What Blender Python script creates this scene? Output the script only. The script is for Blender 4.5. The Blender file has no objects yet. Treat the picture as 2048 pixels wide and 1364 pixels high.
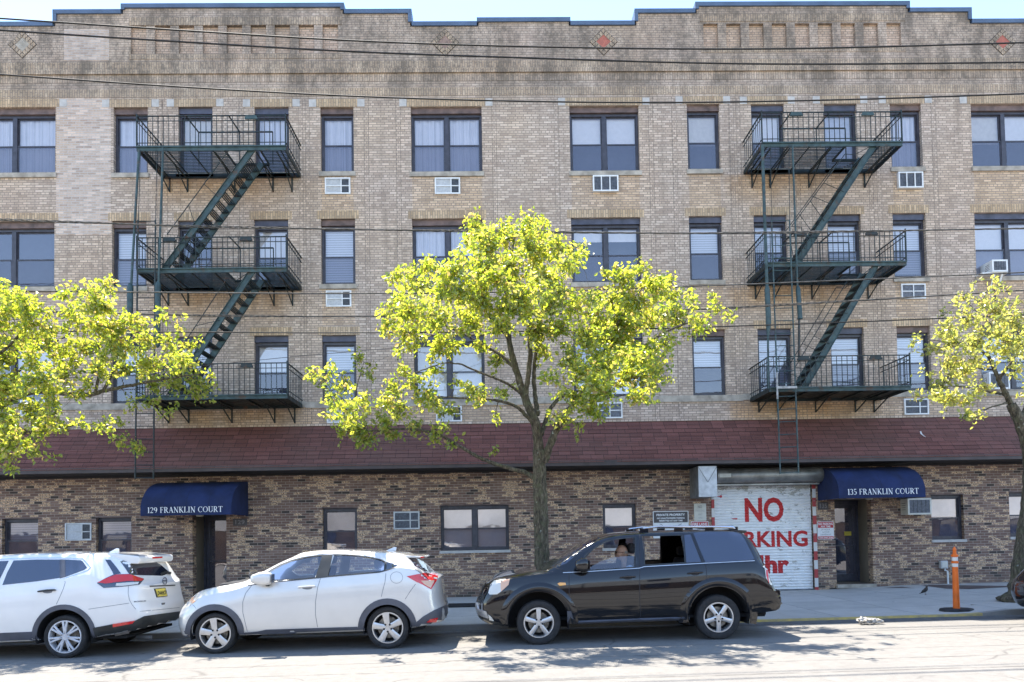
import bpy, bmesh, math, random
from mathutils import Vector, Matrix, geometry
from mathutils.bvhtree import BVHTree
random.seed(7)
SC = bpy.context.scene
COL = SC.collection
R = math.radians
# ------------------------------------------------------------------ camera
CAM_D, CAM_H, FPX, HOR = 19.0, 1.7, 1480.0, 1070.0
YAW, PITCH, ROLL = R(-1.0587), R(1.8688), R(0.9747)
Rcam = (Matrix.Rotation(YAW, 3, 'Z') @ Matrix.Rotation(PITCH, 3, 'X') @ Matrix.Rotation(ROLL, 3, 'Y'))
PPY = HOR - FPX * math.tan(PITCH)            # principal point row
cam = bpy.data.cameras.new('camera')
camo = bpy.data.objects.new('camera', cam); COL.objects.link(camo)
camo.matrix_world = Matrix.Translation((0, -CAM_D, CAM_H)) @ (Rcam @ Matrix.Rotation(R(90), 3, 'X')).to_4x4()
cam.sensor_width = 36; cam.lens = FPX / 2048 * 36
cam.shift_y = (PPY - 682.0) / 2048.0
cam.clip_start = 0.1; cam.clip_end = 2000
SC.camera = camo
CO = Vector((0, -CAM_D, CAM_H))
def ray(px, py):
    return Rcam @ Vector(((px - 1024) / FPX, 1, -(py - PPY) / FPX))
def at(px, py, Y=0.0):
    d = ray(px, py); return CO + d * ((Y + CAM_D) / d.y)
def atz(px, py, Z):
    d = ray(px, py); return CO + d * ((Z - CAM_H) / d.z)
def gz(x):                                   # the street climbs gently to the right
    return 0.05 + 0.0088 * x
def ground_at(px, py, dz=0.0):
    d = ray(px, py); k = 0.0088
    t = (0.05 + dz + k * CO.x - CO.z) / (d.z - k * d.x); return CO + d * t
# ------------------------------------------------------------------ light
SUN = Vector((-0.28, 0.43, 1.0)).normalized()
w = bpy.data.worlds.new("World"); SC.world = w; w.use_nodes = True
nt = w.node_tree; bg = nt.nodes['Background']
sky = nt.nodes.new('ShaderNodeTexSky'); sky.sky_type = 'NISHITA'; sky.sun_disc = False
sky.sun_elevation = math.asin(SUN.z); sky.sun_rotation = math.atan2(SUN.x, SUN.y)
sky.air_density = 1.0; sky.dust_density = 0.0; sky.ozone_density = 2.0; sky.altitude = 10
hz = nt.nodes.new('ShaderNodeMix'); hz.data_type = 'RGBA'; hz.blend_type = 'MULTIPLY'; hz.inputs[0].default_value = 1.0; hz.inputs[7].default_value = (1.04, 0.99, 0.96, 1)
nt.links.new(sky.outputs[0], hz.inputs[6]); nt.links.new(hz.outputs[2], bg.inputs[0]); bg.inputs[1].default_value = 0.13
sl = bpy.data.lights.new('sun', 'SUN'); so = bpy.data.objects.new('sun', sl); COL.objects.link(so)
sl.energy = 3.7; sl.angle = R(0.53); sl.color = (1.0, 0.94, 0.84)
so.rotation_euler = SUN.to_track_quat('Z', 'Y').to_euler(); so.location = (-6, 9, 30)
SC.view_settings.view_transform = 'Standard'; SC.view_settings.look = 'None'
SC.view_settings.exposure = 2.03; SC.view_settings.gamma = 1.0
SC.render.engine = 'CYCLES'
SC.cycles.max_bounces = 8; SC.cycles.transparent_max_bounces = 16
SC.cycles.caustics_reflective = False; SC.cycles.caustics_refractive = False
# ------------------------------------------------------------------ object helpers
def wloc(o):
    v = Vector((0, 0, 0))
    while o is not None: v += o.location; o = o.parent
    return v
def tag(o, label=None, cat=None, group=None, kind=None):
    if label: o['label'] = label
    if cat: o['category'] = cat
    if group: o['group'] = group
    if kind: o['kind'] = kind
    return o
def empty(name, loc, label=None, cat=None, group=None):
    o = bpy.data.objects.new(name, None); o.empty_display_size = 0.2
    COL.objects.link(o); o.location = loc
    return tag(o, label, cat, group)
class MB:
    def __init__(s): s.v = []; s.f = []
    def add(s, vs, fs):
        n = len(s.v); s.v += [tuple(a) for a in vs]; s.f += [tuple(i + n for i in f) for f in fs]; return s
    def box(s, x0, x1, y0, y1, z0, z1):
        x0, x1 = sorted((x0, x1)); y0, y1 = sorted((y0, y1)); z0, z1 = sorted((z0, z1))
        return s.add([(x0,y0,z0),(x1,y0,z0),(x1,y1,z0),(x0,y1,z0),(x0,y0,z1),(x1,y0,z1),(x1,y1,z1),(x0,y1,z1)],
                     [(0,3,2,1),(4,5,6,7),(0,1,5,4),(1,2,6,5),(2,3,7,6),(3,0,4,7)])
    def bar(s, p, q, wd, h=None, up=(0,0,1)):    # rectangular bar p->q
        p, q = Vector(p), Vector(q); h = h or wd
        d = (q - p).normalized(); u = Vector(up)
        if abs(d.dot(u)) > 0.98: u = Vector((0, 1, 0))
        a = d.cross(u).normalized(); b = a.cross(d).normalized()
        vs = []
        for c in (p, q):
            for i, j in ((-1,-1),(1,-1),(1,1),(-1,1)): vs.append(c + a * (i * wd / 2) + b * (j * h / 2))
        return s.add(vs, [(0,1,2,3),(7,6,5,4),(0,4,5,1),(1,5,6,2),(2,6,7,3),(3,7,4,0)])
    def tube(s, pts, r, seg=6, cap=True):
        pts = [Vector(p) for p in pts]; n = len(pts); rs = r if isinstance(r, (list, tuple)) else [r] * n
        base = len(s.v); up = None
        for i, p in enumerate(pts):
            d = (pts[min(i + 1, n - 1)] - pts[max(i - 1, 0)])
            d = d.normalized() if d.length > 1e-9 else Vector((0, 0, 1))
            if up is None:
                up = Vector((0, 0, 1)) if abs(d.z) < 0.9 else Vector((1, 0, 0))
            a = d.cross(up)
            if a.length < 1e-4: up = Vector((0, 1, 0)); a = d.cross(up)
            a.normalize(); b = a.cross(d).normalized(); up = b
            for k in range(seg):
                t = 2 * math.pi * k / seg
                s.v.append(tuple(p + (a * math.cos(t) + b * math.sin(t)) * rs[i]))
        for i in range(n - 1):
            for k in range(seg):
                k2 = (k + 1) % seg
                s.f.append((base + i * seg + k, base + (i + 1) * seg + k, base + (i + 1) * seg + k2, base + i * seg + k2))
        if cap:
            s.f.append(tuple(base + k for k in range(seg)))
            s.f.append(tuple(base + (n - 1) * seg + k for k in reversed(range(seg))))
        return s
    def lathe(s, prof, c, axis='z', seg=24, ry=1.0, cap=False):   # prof: (r, h) pairs
        base = len(s.v); n = len(prof)
        for r_, h in prof:
            for k in range(seg):
                t = 2 * math.pi * k / seg; a, b = r_ * math.cos(t), r_ * math.sin(t) * ry
                if axis == 'z': s.v.append((c[0] + a, c[1] + b, c[2] + h))
                elif axis == 'y': s.v.append((c[0] + a, c[1] + h, c[2] + b))
                else: s.v.append((c[0] + h, c[1] + a, c[2] + b))
        for i in range(n - 1):
            for k in range(seg):
                k2 = (k + 1) % seg
                s.f.append((base + i * seg + k, base + i * seg + k2, base + (i + 1) * seg + k2, base + (i + 1) * seg + k))
        if cap and prof[0][0] > 1e-6: s.f.append(tuple(base + k for k in reversed(range(seg))))
        if cap and prof[-1][0] > 1e-6: s.f.append(tuple(base + (n - 1) * seg + k for k in range(seg)))
        return s
    def prism(s, poly, y0, y1):                   # poly in (x,z) extruded along y
        n = len(poly)
        s.add([(x, y0, z) for x, z in poly] + [(x, y1, z) for x, z in poly],
              [tuple(range(n)), tuple(range(2 * n - 1, n - 1, -1))] + [(i, i + n, (i + 1) % n + n, (i + 1) % n) for i in range(n)])
        return s
    def quad(s, a, b, c, d): return s.add([a, b, c, d], [(0, 1, 2, 3)])
    def build(s, name, m, parent=None, smooth=False, bevel=0, label=None, fix=True):
        me = bpy.data.meshes.new(name)
        o_ = wloc(parent) if parent else Vector((0, 0, 0))
        me.from_pydata([(a[0] - o_.x, a[1] - o_.y, a[2] - o_.z) for a in s.v], [], s.f)
        if fix:
            bm = bmesh.new(); bm.from_mesh(me); bmesh.ops.recalc_face_normals(bm, faces=bm.faces); bm.to_mesh(me); bm.free()
        me.materials.append(m); me.update()
        o = bpy.data.objects.new(name, me); COL.objects.link(o)
        if parent: o.parent = parent
        if smooth: me.shade_smooth()
        if smooth == 'auto':
            me.set_sharp_from_angle(angle=R(35))
        if bevel:
            b = o.modifiers.new('bevel', 'BEVEL'); b.width = bevel; b.segments = 2; b.limit_method = 'ANGLE'
        if label: o['label'] = label
        return o
def rebase(o):                                     # a top-level mesh gets its origin at its own base
    me = o.data; xs = [v.co for v in me.vertices]
    c = Vector((sum(v.x for v in xs) / len(xs), sum(v.y for v in xs) / len(xs), min(v.z for v in xs)))
    me.transform(Matrix.Translation(-c)); o.location = o.location + c; return o
# ------------------------------------------------------------------ material helpers
class NT:
    def __init__(s, name):
        s.m = bpy.data.materials.new(name); s.m.use_nodes = True; s.t = s.m.node_tree
        s.p = s.t.nodes['Principled BSDF']; s.out = s.t.nodes['Material Output']
    def n(s, typ, **kw):
        nd = s.t.nodes.new('ShaderNode' + typ)
        for k, v in kw.items():
            if k in ('inp',):
                for a, b in v.items():
                    if isinstance(b, bpy.types.NodeSocket): s.t.links.new(b, nd.inputs[a])
                    else: nd.inputs[a].default_value = b
            else: setattr(nd, k, v)
        return nd
    def L(s, a, b): s.t.links.new(a, b)
    def coord(s, kind='Object'): return s.n('TexCoord').outputs[kind]
    def noise(s, vec, scale, detail=3, rough=0.55, out='Fac'):
        return s.n('TexNoise', inp={'Vector': vec, 'Scale': scale, 'Detail': detail, 'Roughness': rough}).outputs[out]
    def ramp(s, fac, stops, interp='LINEAR'):
        nd = s.n('ValToRGB'); s.L(fac, nd.inputs[0]); cr = nd.color_ramp; cr.interpolation = interp
        while len(cr.elements) < len(stops): cr.elements.new(0.5)
        for e, (p, c) in zip(cr.elements, stops):
            e.position = p; e.color = (c, c, c, 1) if isinstance(c, (int, float)) else (*c, 1)
        return nd.outputs[0]
    def mix(s, fac, a, b, mode='MIX'):
        nd = s.n('Mix', data_type='RGBA', blend_type=mode)
        for sock, v in ((nd.inputs[0], fac), (nd.inputs[6], a), (nd.inputs[7], b)):
            if isinstance(v, bpy.types.NodeSocket): s.L(v, sock)
            elif isinstance(v, (int, float)): sock.default_value = v
            else: sock.default_value = (*v, 1)
        return nd.outputs[2]
    def math(s, op, a, b=0.0, clamp=False):
        nd = s.n('Math', operation=op, use_clamp=clamp)
        for sock, v in ((nd.inputs[0], a), (nd.inputs[1], b)):
            if isinstance(v, bpy.types.NodeSocket): s.L(v, sock)
            else: sock.default_value = v
        return nd.outputs[0]
    def bump(s, h, strength=0.3, dist=0.01):
        nd = s.n('Bump', inp={'Height': h, 'Strength': strength, 'Distance': dist}); s.L(nd.outputs[0], s.p.inputs['Normal'])
    def set(s, **kw):
        names = dict(color='Base Color', rough='Roughness', metal='Metallic', ior='IOR', coat='Coat Weight', coatr='Coat Roughness', trans='Transmission Weight', alpha='Alpha', spec='Specular IOR Level', sheen='Sheen Weight')
        for k, v in kw.items():
            sock = s.p.inputs[names[k]]
            if isinstance(v, bpy.types.NodeSocket): s.L(v, sock)
            elif isinstance(v, (tuple, list)): sock.default_value = (*v, 1)
            else: sock.default_value = v
        return s
def mat(name, c, rough=0.6, metal=0.0, var=0.12, scale=9.0, coat=0.0, bump=0.0, c2=None, spec=None):
    t = NT(name); co = t.coord(); nz = t.noise(co, scale, 4)
    c2 = c2 or tuple(x * (1 - 2.2 * var) for x in c)
    c1 = tuple(min(1, x * (1 + var)) for x in c)
    t.set(color=t.ramp(nz, [(0.3, c2), (0.7, c1)]), rough=rough, metal=metal, coat=coat)
    if spec is not None: t.set(spec=spec)
    if bump: t.bump(t.noise(co, scale * 6, 3), bump, 0.01)
    return t.m
def wallvec(t, swap=False, sx=1.0):
    """(x+y, z) so that front faces and reveals both carry the courses"""
    sep = t.n('SeparateXYZ'); t.L(t.coord(), sep.inputs[0])
    s_ = t.math('ADD', sep.outputs[0], sep.outputs[1])
    c = t.n('CombineXYZ')
    if swap: t.L(sep.outputs[2], c.inputs[0]); t.L(s_, c.inputs[1])
    else: t.L(s_, c.inputs[0]); t.L(sep.outputs[2], c.inputs[1])
    return c.outputs[0], sep
def buff_brick(name, swap=False, tone=(1, 1, 1), grime=1.0, mortar=(0.25, 0.20, 0.165), bw=0.207, rh=0.0635, light=0.0, sq=6):
    t = NT(name); v, sep = wallvec(t, swap)
    b = t.n('TexBrick', offset=0.5, offset_frequency=2, squash=(0.5 if sq else 1.0), squash_frequency=sq or 1,
            inp={'Vector': v, 'Color1': (0, 0, 0, 1), 'Color2': (1, 1, 1, 1), 'Mortar': (0.5, 0.5, 0.5, 1), 'Scale': 1.0,
                 'Mortar Size': 0.0085, 'Mortar Smooth': 0.2, 'Bias': 0.0, 'Brick Width': bw, 'Row Height': rh})
    rnd = b.outputs['Color']; mo = b.outputs['Fac']
    T = lambda c: tuple(a * k * w_ for a, k, w_ in zip(c, tone, (1.12, 1.09, 1.08)))
    base = t.ramp(rnd, [(0.0, T((0.29, 0.225, 0.18))), (0.22, T((0.41, 0.33, 0.265))), (0.6, T((0.49, 0.40, 0.325))), (1.0, T((0.70, 0.59, 0.49)))])
    co = t.coord()
    # large drifts between pinkish grey and yellow buff
    big = t.noise(co, 0.35, 3, 0.6)
    base = t.mix(t.ramp(big, [(0.40, 0.0), (0.62, 0.55)]), base, t.mix(1.0, base, (1.10, 0.98, 0.78), 'MULTIPLY'))
    base = t.mix(t.ramp(t.noise(co, 0.6, 2), [(0.45, 0.0), (0.7, 0.6)]), base, t.mix(1.0, base, (1.0, 0.93, 0.93), 'MULTIPLY'))
    fine = t.noise(co, 24.0, 3, 0.7)
    base = t.mix(0.30, base, t.ramp(fine, [(0.25, T((0.22, 0.17, 0.13))), (0.75, T((0.74, 0.61, 0.50)))]))
    col = t.mix(t.math('MULTIPLY', mo, 0.92), base, mortar)
    # soot and lichen: streaky, heavier on the parapet
    mp = t.n('Mapping', inp={'Vector': co, 'Scale': (1.1, 1.1, 0.42)})
    st = t.noise(mp.outputs[0], 1.5, 7, 0.72)
    hi = t.n('MapRange', inp={'Value': sep.outputs[2], 'From Min': 12.6, 'From Max': 13.6, 'To Min': 0.10, 'To Max': 0.90}).outputs[0]
    hi2 = t.math('MULTIPLY', hi, grime)
    st2 = t.math('ADD', st, t.math('MULTIPLY', t.math('SUBTRACT', rnd, 0.5), 0.16)); st2 = t.math('ADD', st2, t.math('MULTIPLY', t.math('SUBTRACT', t.noise(co, 7.0, 5, 0.75), 0.5), 0.5))
    g = t.math('MULTIPLY', t.ramp(st2, [(0.37, 0.0), (0.62, 0.92)]), hi2)
    col = t.mix(g, col, (0.115, 0.092, 0.072))
    mp2 = t.n('Mapping', inp={'Vector': co, 'Scale': (2.6, 2.6, 0.22)})
    g2 = t.math('MULTIPLY', t.ramp(t.noise(mp2.outputs[0], 1.7, 4, 0.6), [(0.52, 0.0), (0.78, 0.5)]), grime)
    col = t.mix(g2, col, (0.17, 0.13, 0.10))
    # rusty run-off below the fire escape platforms
    for xa, xb in ((-8.9, -5.2), (5.9, 9.4)):
        for zt in (11.08, 8.12, 5.08):
            fx = t.math('MULTIPLY', t.math('MULTIPLY', t.math('SUBTRACT', sep.outputs[0], xa), 2.5, True), t.math('MULTIPLY', t.math('SUBTRACT', xb, sep.outputs[0]), 2.5, True), True)
            fz = t.math('MULTIPLY', t.math('MULTIPLY', t.math('SUBTRACT', sep.outputs[2], zt - .95), 1.5, True), t.math('MULTIPLY', t.math('SUBTRACT', zt, sep.outputs[2]), 9.0, True), True)
            k = t.math('MULTIPLY', t.math('MULTIPLY', fx, fz), t.ramp(st, [(0.35, 0.15), (0.6, 0.75)]))
            col = t.mix(k, col, t.mix(1.0, col, (0.92, 0.70, 0.42), 'MULTIPLY'))
    t.set(color=col, rough=0.9)
    h = t.math('SUBTRACT', t.math('MULTIPLY', fine, 0.35), mo)
    t.bump(h, 0.5, 0.006)
    return t.m
def brown_brick():
    t = NT('dark mixed brick'); v, sep = wallvec(t)
    b = t.n('TexBrick', offset=0.5, offset_frequency=2, squash=1.0,
            inp={'Vector': v, 'Color1': (0, 0, 0, 1), 'Color2': (1, 1, 1, 1), 'Mortar': (0.5, 0.5, 0.5, 1), 'Scale': 1.0,
                 'Mortar Size': 0.006, 'Mortar Smooth': 0.15, 'Bias': 0.0, 'Brick Width': 0.205, 'Row Height': 0.0672})
    co = t.coord()
    cl = t.noise(v, 1.9, 3, 0.6); raw = b.outputs['Color']
    rnd = t.math('ADD', t.math('MULTIPLY', raw, 0.55), cl)
    dark = t.ramp(raw, [(0.0, (0.055, 0.040, 0.034)), (0.07, (0.17, 0.100, 0.076)), (0.40, (0.205, 0.125, 0.095)), (0.65, (0.25, 0.157, 0.120))], 'CONSTANT')
    ispale = t.math('MULTIPLY', t.math('GREATER_THAN', rnd, 0.86), t.math('GREATER_THAN', raw, 0.07))
    dark = t.mix(ispale, dark, (0.60, 0.475, 0.375))
    # crimped face on the pale bricks
    wv = t.n('TexNoise', noise_dimensions='2D', inp={'Vector': v, 'Scale': 34.0, 'Detail': 2.0, 'Distortion': 0.6})
    crimp = t.ramp(wv.outputs[0], [(0.40, (0.30, 0.22, 0.17)), (0.50, (0.85, 0.72, 0.56)), (0.62, (1.15, 1.0, 0.82))])
    col = t.mix(ispale, dark, t.mix(1.0, dark, crimp, 'MULTIPLY'))
    fine = t.noise(co, 20, 4, 0.7)
    col = t.mix(0.5, col, t.mix(1.0, col, t.ramp(fine, [(0.3, 0.72), (0.7, 1.35)]), 'MULTIPLY'))
    col = t.mix(b.outputs['Fac'], col, t.ramp(t.noise(co, 1.2, 4), [(0.3, (0.28, 0.225, 0.185)), (0.7, (0.40, 0.33, 0.27))]))
    lowg = t.n('MapRange', inp={'Value': sep.outputs[2], 'From Min': 0.15, 'From Max': 0.9, 'To Min': 0.55, 'To Max': 0.0}).outputs[0]
    col = t.mix(t.math('MULTIPLY', lowg, t.ramp(t.noise(co, 2.5, 5, 0.7), [(0.35, 0.0), (0.6, 1.0)])), col, (0.10, 0.085, 0.07))
    t.set(color=col, rough=0.82)
    t.bump(t.math('SUBTRACT', t.math('MULTIPLY', t.math('MULTIPLY', wv.outputs[0], ispale), 0.9), b.outputs['Fac']), 0.6, 0.008)
    return t.m
def shingle():
    t = NT('dark red asphalt shingle'); sep = t.n('SeparateXYZ'); t.L(t.coord(), sep.inputs[0])
    c = t.n('CombineXYZ'); t.L(sep.outputs[0], c.inputs[0]); t.L(sep.outputs[2], c.inputs[1])
    dist = t.n('TexNoise', inp={'Vector': t.coord(), 'Scale': 1.5, 'Detail': 2.0})
    v = t.n('Vector' + 'Math', operation='MULTIPLY_ADD', inp={0: dist.outputs['Color'], 1: (0.10, 0.03, 0.0), 2: c.outputs[0]}).outputs[0]
    b = t.n('TexBrick', offset=0.37, offset_frequency=3, squash=1.0,
            inp={'Vector': v, 'Color1': (0, 0, 0, 1), 'Color2': (1, 1, 1, 1), 'Mortar': (0, 0, 0, 1), 'Scale': 1.0, 'Mortar Size': 0.006,
                 'Mortar Smooth': 0.6, 'Brick Width': 0.31, 'Row Height': 0.118})
    base = t.ramp(b.outputs['Color'], [(0.0, (0.135, 0.058, 0.047)), (0.5, (0.165, 0.070, 0.056)), (1.0, (0.20, 0.084, 0.068))])
    sp = t.noise(t.coord(), 90, 2, 0.8)
    base = t.mix(0.55, base, t.mix(1.0, base, t.ramp(sp, [(0.3, 0.35), (0.7, 1.9)]), 'MULTIPLY'))
    base = t.mix(t.ramp(t.noise(t.coord(), 0.35, 5, 0.6), [(0.42, 0.0), (0.7, 0.7)]), base, (0.15, 0.092, 0.075))
    t.set(color=t.mix(b.outputs['Fac'], base, (0.04, 0.022, 0.024)), rough=0.95, spec=0.25)
    t.bump(t.math('SUBTRACT', t.math('MULTIPLY', sp, 0.3), b.outputs['Fac']), 0.6, 0.006)
    return t.m
def glass(name, tint=(0.55, 0.62, 0.75), refl=0.16, opac=0.25, rough=0.015):
    """window pane: clear part shows the blind behind, the rest mirrors the sky"""
    t = NT(name)
    tr = t.n('BsdfTransparent', inp={'Color': (*tint, 1)})
    gl = t.n('BsdfGlossy', inp={'Color': (1.0, 0.95, 0.96, 1), 'Roughness': rough})
    df = t.n('BsdfDiffuse', inp={'Color': (0.15, 0.16, 0.24, 1)})
    a = t.n('MixShader', inp={0: opac, 1: tr.outputs[0], 2: df.outputs[0]})
    nz = t.noise(t.coord(), 1.6, 2)
    bp = t.n('Bump', inp={'Height': nz, 'Strength': 0.10, 'Distance': 0.02}); t.L(bp.outputs[0], gl.inputs['Normal'])
    lw = t.n('LayerWeight', inp={'Blend': 0.35})
    f = t.math('ADD', t.math('MULTIPLY', lw.outputs['Fresnel'], 0.5), refl, clamp=True)
    b = t.n('MixShader', inp={0: f, 1: a.outputs[0], 2: gl.outputs[0]})
    t.L(b.outputs[0], t.out.inputs[0]); return t.m
def leaf_mat(name, hue=0.0):
    t = NT(name); g = t.n('NewGeometry'); r_ = g.outputs['Random Per Island']
    c = t.ramp(r_, [(0.0, (0.07, 0.11, 0.02)), (0.3, (0.12, 0.17, 0.03)), (0.6, (0.19, 0.235, 0.045)), (0.88, (0.28, 0.29, 0.07)), (1.0, (0.32, 0.21, 0.08))])
    c2 = t.ramp(r_, [(0.0, (0.34, 0.48, 0.03)), (0.3, (0.56, 0.66, 0.04)), (0.6, (0.78, 0.80, 0.06)), (0.88, (0.92, 0.86, 0.12)), (1.0, (0.82, 0.58, 0.20))])
    if hue:
        c = t.mix(hue, c, (0.24, 0.21, 0.08)); c2 = t.mix(hue, c2, (0.80, 0.66, 0.28))
    d = t.n('BsdfDiffuse', inp={'Color': c}); tl = t.n('BsdfTranslucent', inp={'Color': c2})
    m1 = t.n('MixShader', inp={0: 0.62, 1: d.outputs[0], 2: tl.outputs[0]})
    gl = t.n('BsdfGlossy', inp={'Roughness': 0.38, 'Color': (1, 1, 0.95, 1)})
    m2 = t.n('MixShader', inp={0: 0.06, 1: m1.outputs[0], 2: gl.outputs[0]})
    t.L(m2.outputs[0], t.out.inputs[0]); return t.m
def rusty(name, c, c2, k):
    t = NT(name); co = t.coord(); base = t.ramp(t.noise(co, 7, 4), [(0.3, c2), (0.7, c)])
    base = t.mix(t.ramp(t.noise(co, 4.5, 6, 0.75), [(0.56, 0.0), (0.66, k)]), base, (0.13, 0.055, 0.025))
    t.set(color=base, rough=t.ramp(t.noise(co, 9, 4), [(0.3, 0.4), (0.7, 0.75)])); return t.m
def bark_mat():
    t = NT('lichened bark'); co = t.coord()
    mp = t.n('Mapping', inp={'Vector': co, 'Scale': (1, 1, 0.28)})
    n1 = t.noise(mp.outputs[0], 26, 5, 0.7)
    c = t.ramp(n1, [(0.35, (0.028, 0.021, 0.014)), (0.5, (0.090, 0.070, 0.045)), (0.7, (0.22, 0.18, 0.125))])
    c = t.mix(t.ramp(t.noise(co, 9, 5, 0.7), [(0.48, 0.0), (0.66, 0.7)]), c, (0.10, 0.105, 0.05))
    c = t.mix(t.ramp(t.noise(co, 14, 3, 0.6), [(0.66, 0.0), (0.72, 0.8)]), c, (0.36, 0.38, 0.32))
    t.set(color=c, rough=0.95); t.bump(n1, 0.9, 0.03); return t.m
def asphalt():
    t = NT('worn grey asphalt'); co = t.coord()
    f = t.noise(co, 130, 2, 0.8); m_ = t.noise(co, 8, 5, 0.65)
    c = t.ramp(f, [(0.25, (0.11, 0.10, 0.09)), (0.5, (0.205, 0.19, 0.17)), (0.78, (0.36, 0.335, 0.30))])
    c = t.mix(0.55, c, t.ramp(m_, [(0.3, (0.165, 0.155, 0.145)), (0.7, (0.245, 0.235, 0.215))]))
    c = t.mix(t.ramp(t.noise(co, 0.5, 4, 0.6), [(0.5, 0.0), (0.72, 0.5)]), c, (0.16, 0.15, 0.14))
    # tar lines and paving seams that run along the street
    sep = t.n('SeparateXYZ'); t.L(co, sep.inputs[0])
    wob = t.n('TexNoise', noise_dimensions='1D', inp={'W': sep.outputs[0], 'Scale': 0.7, 'Detail': 6.0})
    yy = t.math('ADD', sep.outputs[1], t.math('MULTIPLY', t.math('SUBTRACT', wob.outputs[0], 0.5), 0.10))
    brk = t.noise(co, 1.6, 5, 0.75)
    vo = t.n('TexVoronoi', feature='DISTANCE_TO_EDGE', inp={'Vector': t.n('Vector' + 'Math', operation='MULTIPLY_ADD', inp={0: t.n('TexNoise', inp={'Vector': co, 'Scale': 2.0, 'Detail': 4.0}).outputs['Color'], 1: (.5, .5, 0), 2: co}).outputs[0], 'Scale': 0.42})
    c = t.mix(t.math('MULTIPLY', t.ramp(vo.outputs['Distance'], [(0.0, 0.6), (0.012, 0.0)]), t.ramp(t.noise(co, 0.9, 3), [(0.45, 0.0), (0.6, 1.0)])), c, (0.05, 0.046, 0.042))
    c = t.mix(t.ramp(t.noise(co, 1.3, 6, 0.7), [(0.62, 0.0), (0.74, 0.5)]), c, (0.13, 0.115, 0.095))
    for y0, wd, k in ((-7.35, 0.012, 0.55), (-8.32, 0.022, 0.6), (-9.12, 0.028, 0.75), (-9.85, 0.035, 0.8), (-6.95, 0.010, 0.5), (-10.6, 0.05, 0.7), (-12.4, 0.03, 0.7)):
        d = t.math('ABSOLUTE', t.math('SUBTRACT', yy, y0))
        msk = t.math('MULTIPLY', t.math('SUBTRACT', 1.0, t.math('DIVIDE', d, wd), clamp=True), t.ramp(brk, [(0.36, 0.0), (0.55, k)]))
        c = t.mix(msk, c, (0.045, 0.042, 0.04))
    t.set(color=c, rough=0.93, spec=0.3); t.bump(f, 0.5, 0.006); return t.m
def concrete(name='grey concrete', base=(0.50, 0.465, 0.42), joints=True):
    t = NT(name); co = t.coord()
    c = t.mix(0.5, t.ramp(t.noise(co, 60, 3, 0.8), [(0.25, tuple(a * 0.7 for a in base)), (0.75, tuple(a * 1.3 for a in base))]),
              t.ramp(t.noise(co, 2.2, 6, 0.7), [(0.3, tuple(a * 0.72 for a in base)), (0.7, tuple(a * 1.15 for a in base))]))
    # gum spots and stains
    vor = t.n('TexVoronoi', inp={'Vector': co, 'Scale': 3.2, 'Randomness': 1.0})
    c = t.mix(t.ramp(vor.outputs['Distance'], [(0.05, 0.75), (0.09, 0.0)]), c, (0.10, 0.098, 0.095))
    if joints:
        b = t.n('TexBrick', offset=0.0, squash=1.0, inp={'Vector': co, 'Color1': (0, 0, 0, 1), 'Color2': (1, 1, 1, 1), 'Scale': 1.0,
                'Mortar Size': 0.008, 'Mortar Smooth': 0.3, 'Brick Width': 1.52, 'Row Height': 1.5})
        c = t.mix(0.16, c, t.mix(1.0, c, b.outputs['Color'], 'MULTIPLY'))
        c = t.mix(b.outputs['Fac'], c, (0.12, 0.115, 0.11)); t.bump(t.math('SUBTRACT', t.noise(co, 60, 3), b.outputs['Fac']), 0.5, 0.006)
    t.set(color=c, rough=0.9); return t.m
M = {}
M['buff'] = buff_brick('buff brick')
M['buff_soldier'] = buff_brick('buff brick on end', swap=True, tone=(0.98, 0.95, 0.86), sq=0)
M['lintel'] = buff_brick('buff lintel brick', swap=True, tone=(0.90, 0.83, 0.68), grime=0.6, sq=0, mortar=(0.26, 0.21, 0.155))
M['spandrel'] = buff_brick('yellow buff brick', tone=(1.02, 0.96, 0.86), grime=0.8)
M['repair'] = buff_brick('repointed brick', tone=(1.0, 0.98, 0.99), grime=0.35, mortar=(0.50, 0.46, 0.43), sq=0)
M['niche'] = buff_brick('niche brick', tone=(1.08, 1.0, 0.95), grime=0.45)
M['brown'] = brown_brick()
M['shingle'] = shingle()
M['stone'] = mat('buff stone', (0.44, 0.385, 0.32), 0.85, var=0.15, scale=5, bump=0.3, c2=(0.25, 0.22, 0.18))
M['pale_stone'] = mat('pale stone block', (0.50, 0.47, 0.44), 0.85, var=0.1, scale=6, bump=0.2)
M['coping'] = mat('blue metal coping', (0.085, 0.125, 0.20), 0.5, var=0.12, scale=2)
M['frame'] = mat('dark bronze frame', (0.050, 0.048, 0.064), 0.4, var=0.2, scale=8)
M['frame_brown'] = mat('brown painted panel', (0.16, 0.105, 0.09), 0.6, var=0.25, scale=5)
M['frame_blue'] = mat('blue-black painted panel', (0.075, 0.078, 0.115), 0.5, var=0.2, scale=5)
M['glass'] = glass('window glass', (0.93, 0.93, 0.96), 0.15, 0.05)
M['screen'] = glass('screened window glass', (0.60, 0.60, 0.66), 0.10, 0.28)
M['dark_glass'] = glass('dark ground-floor glass', (0.5, 0.53, 0.6), 0.14, 0.25)
M['gglass'] = glass('ground-floor glass', (0.93, 0.93, 0.93), 0.30, 0.03)
M['gscreen'] = glass('ground-floor screened glass', (0.66, 0.66, 0.70), 0.14, 0.25)
M['blind'] = None
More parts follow.
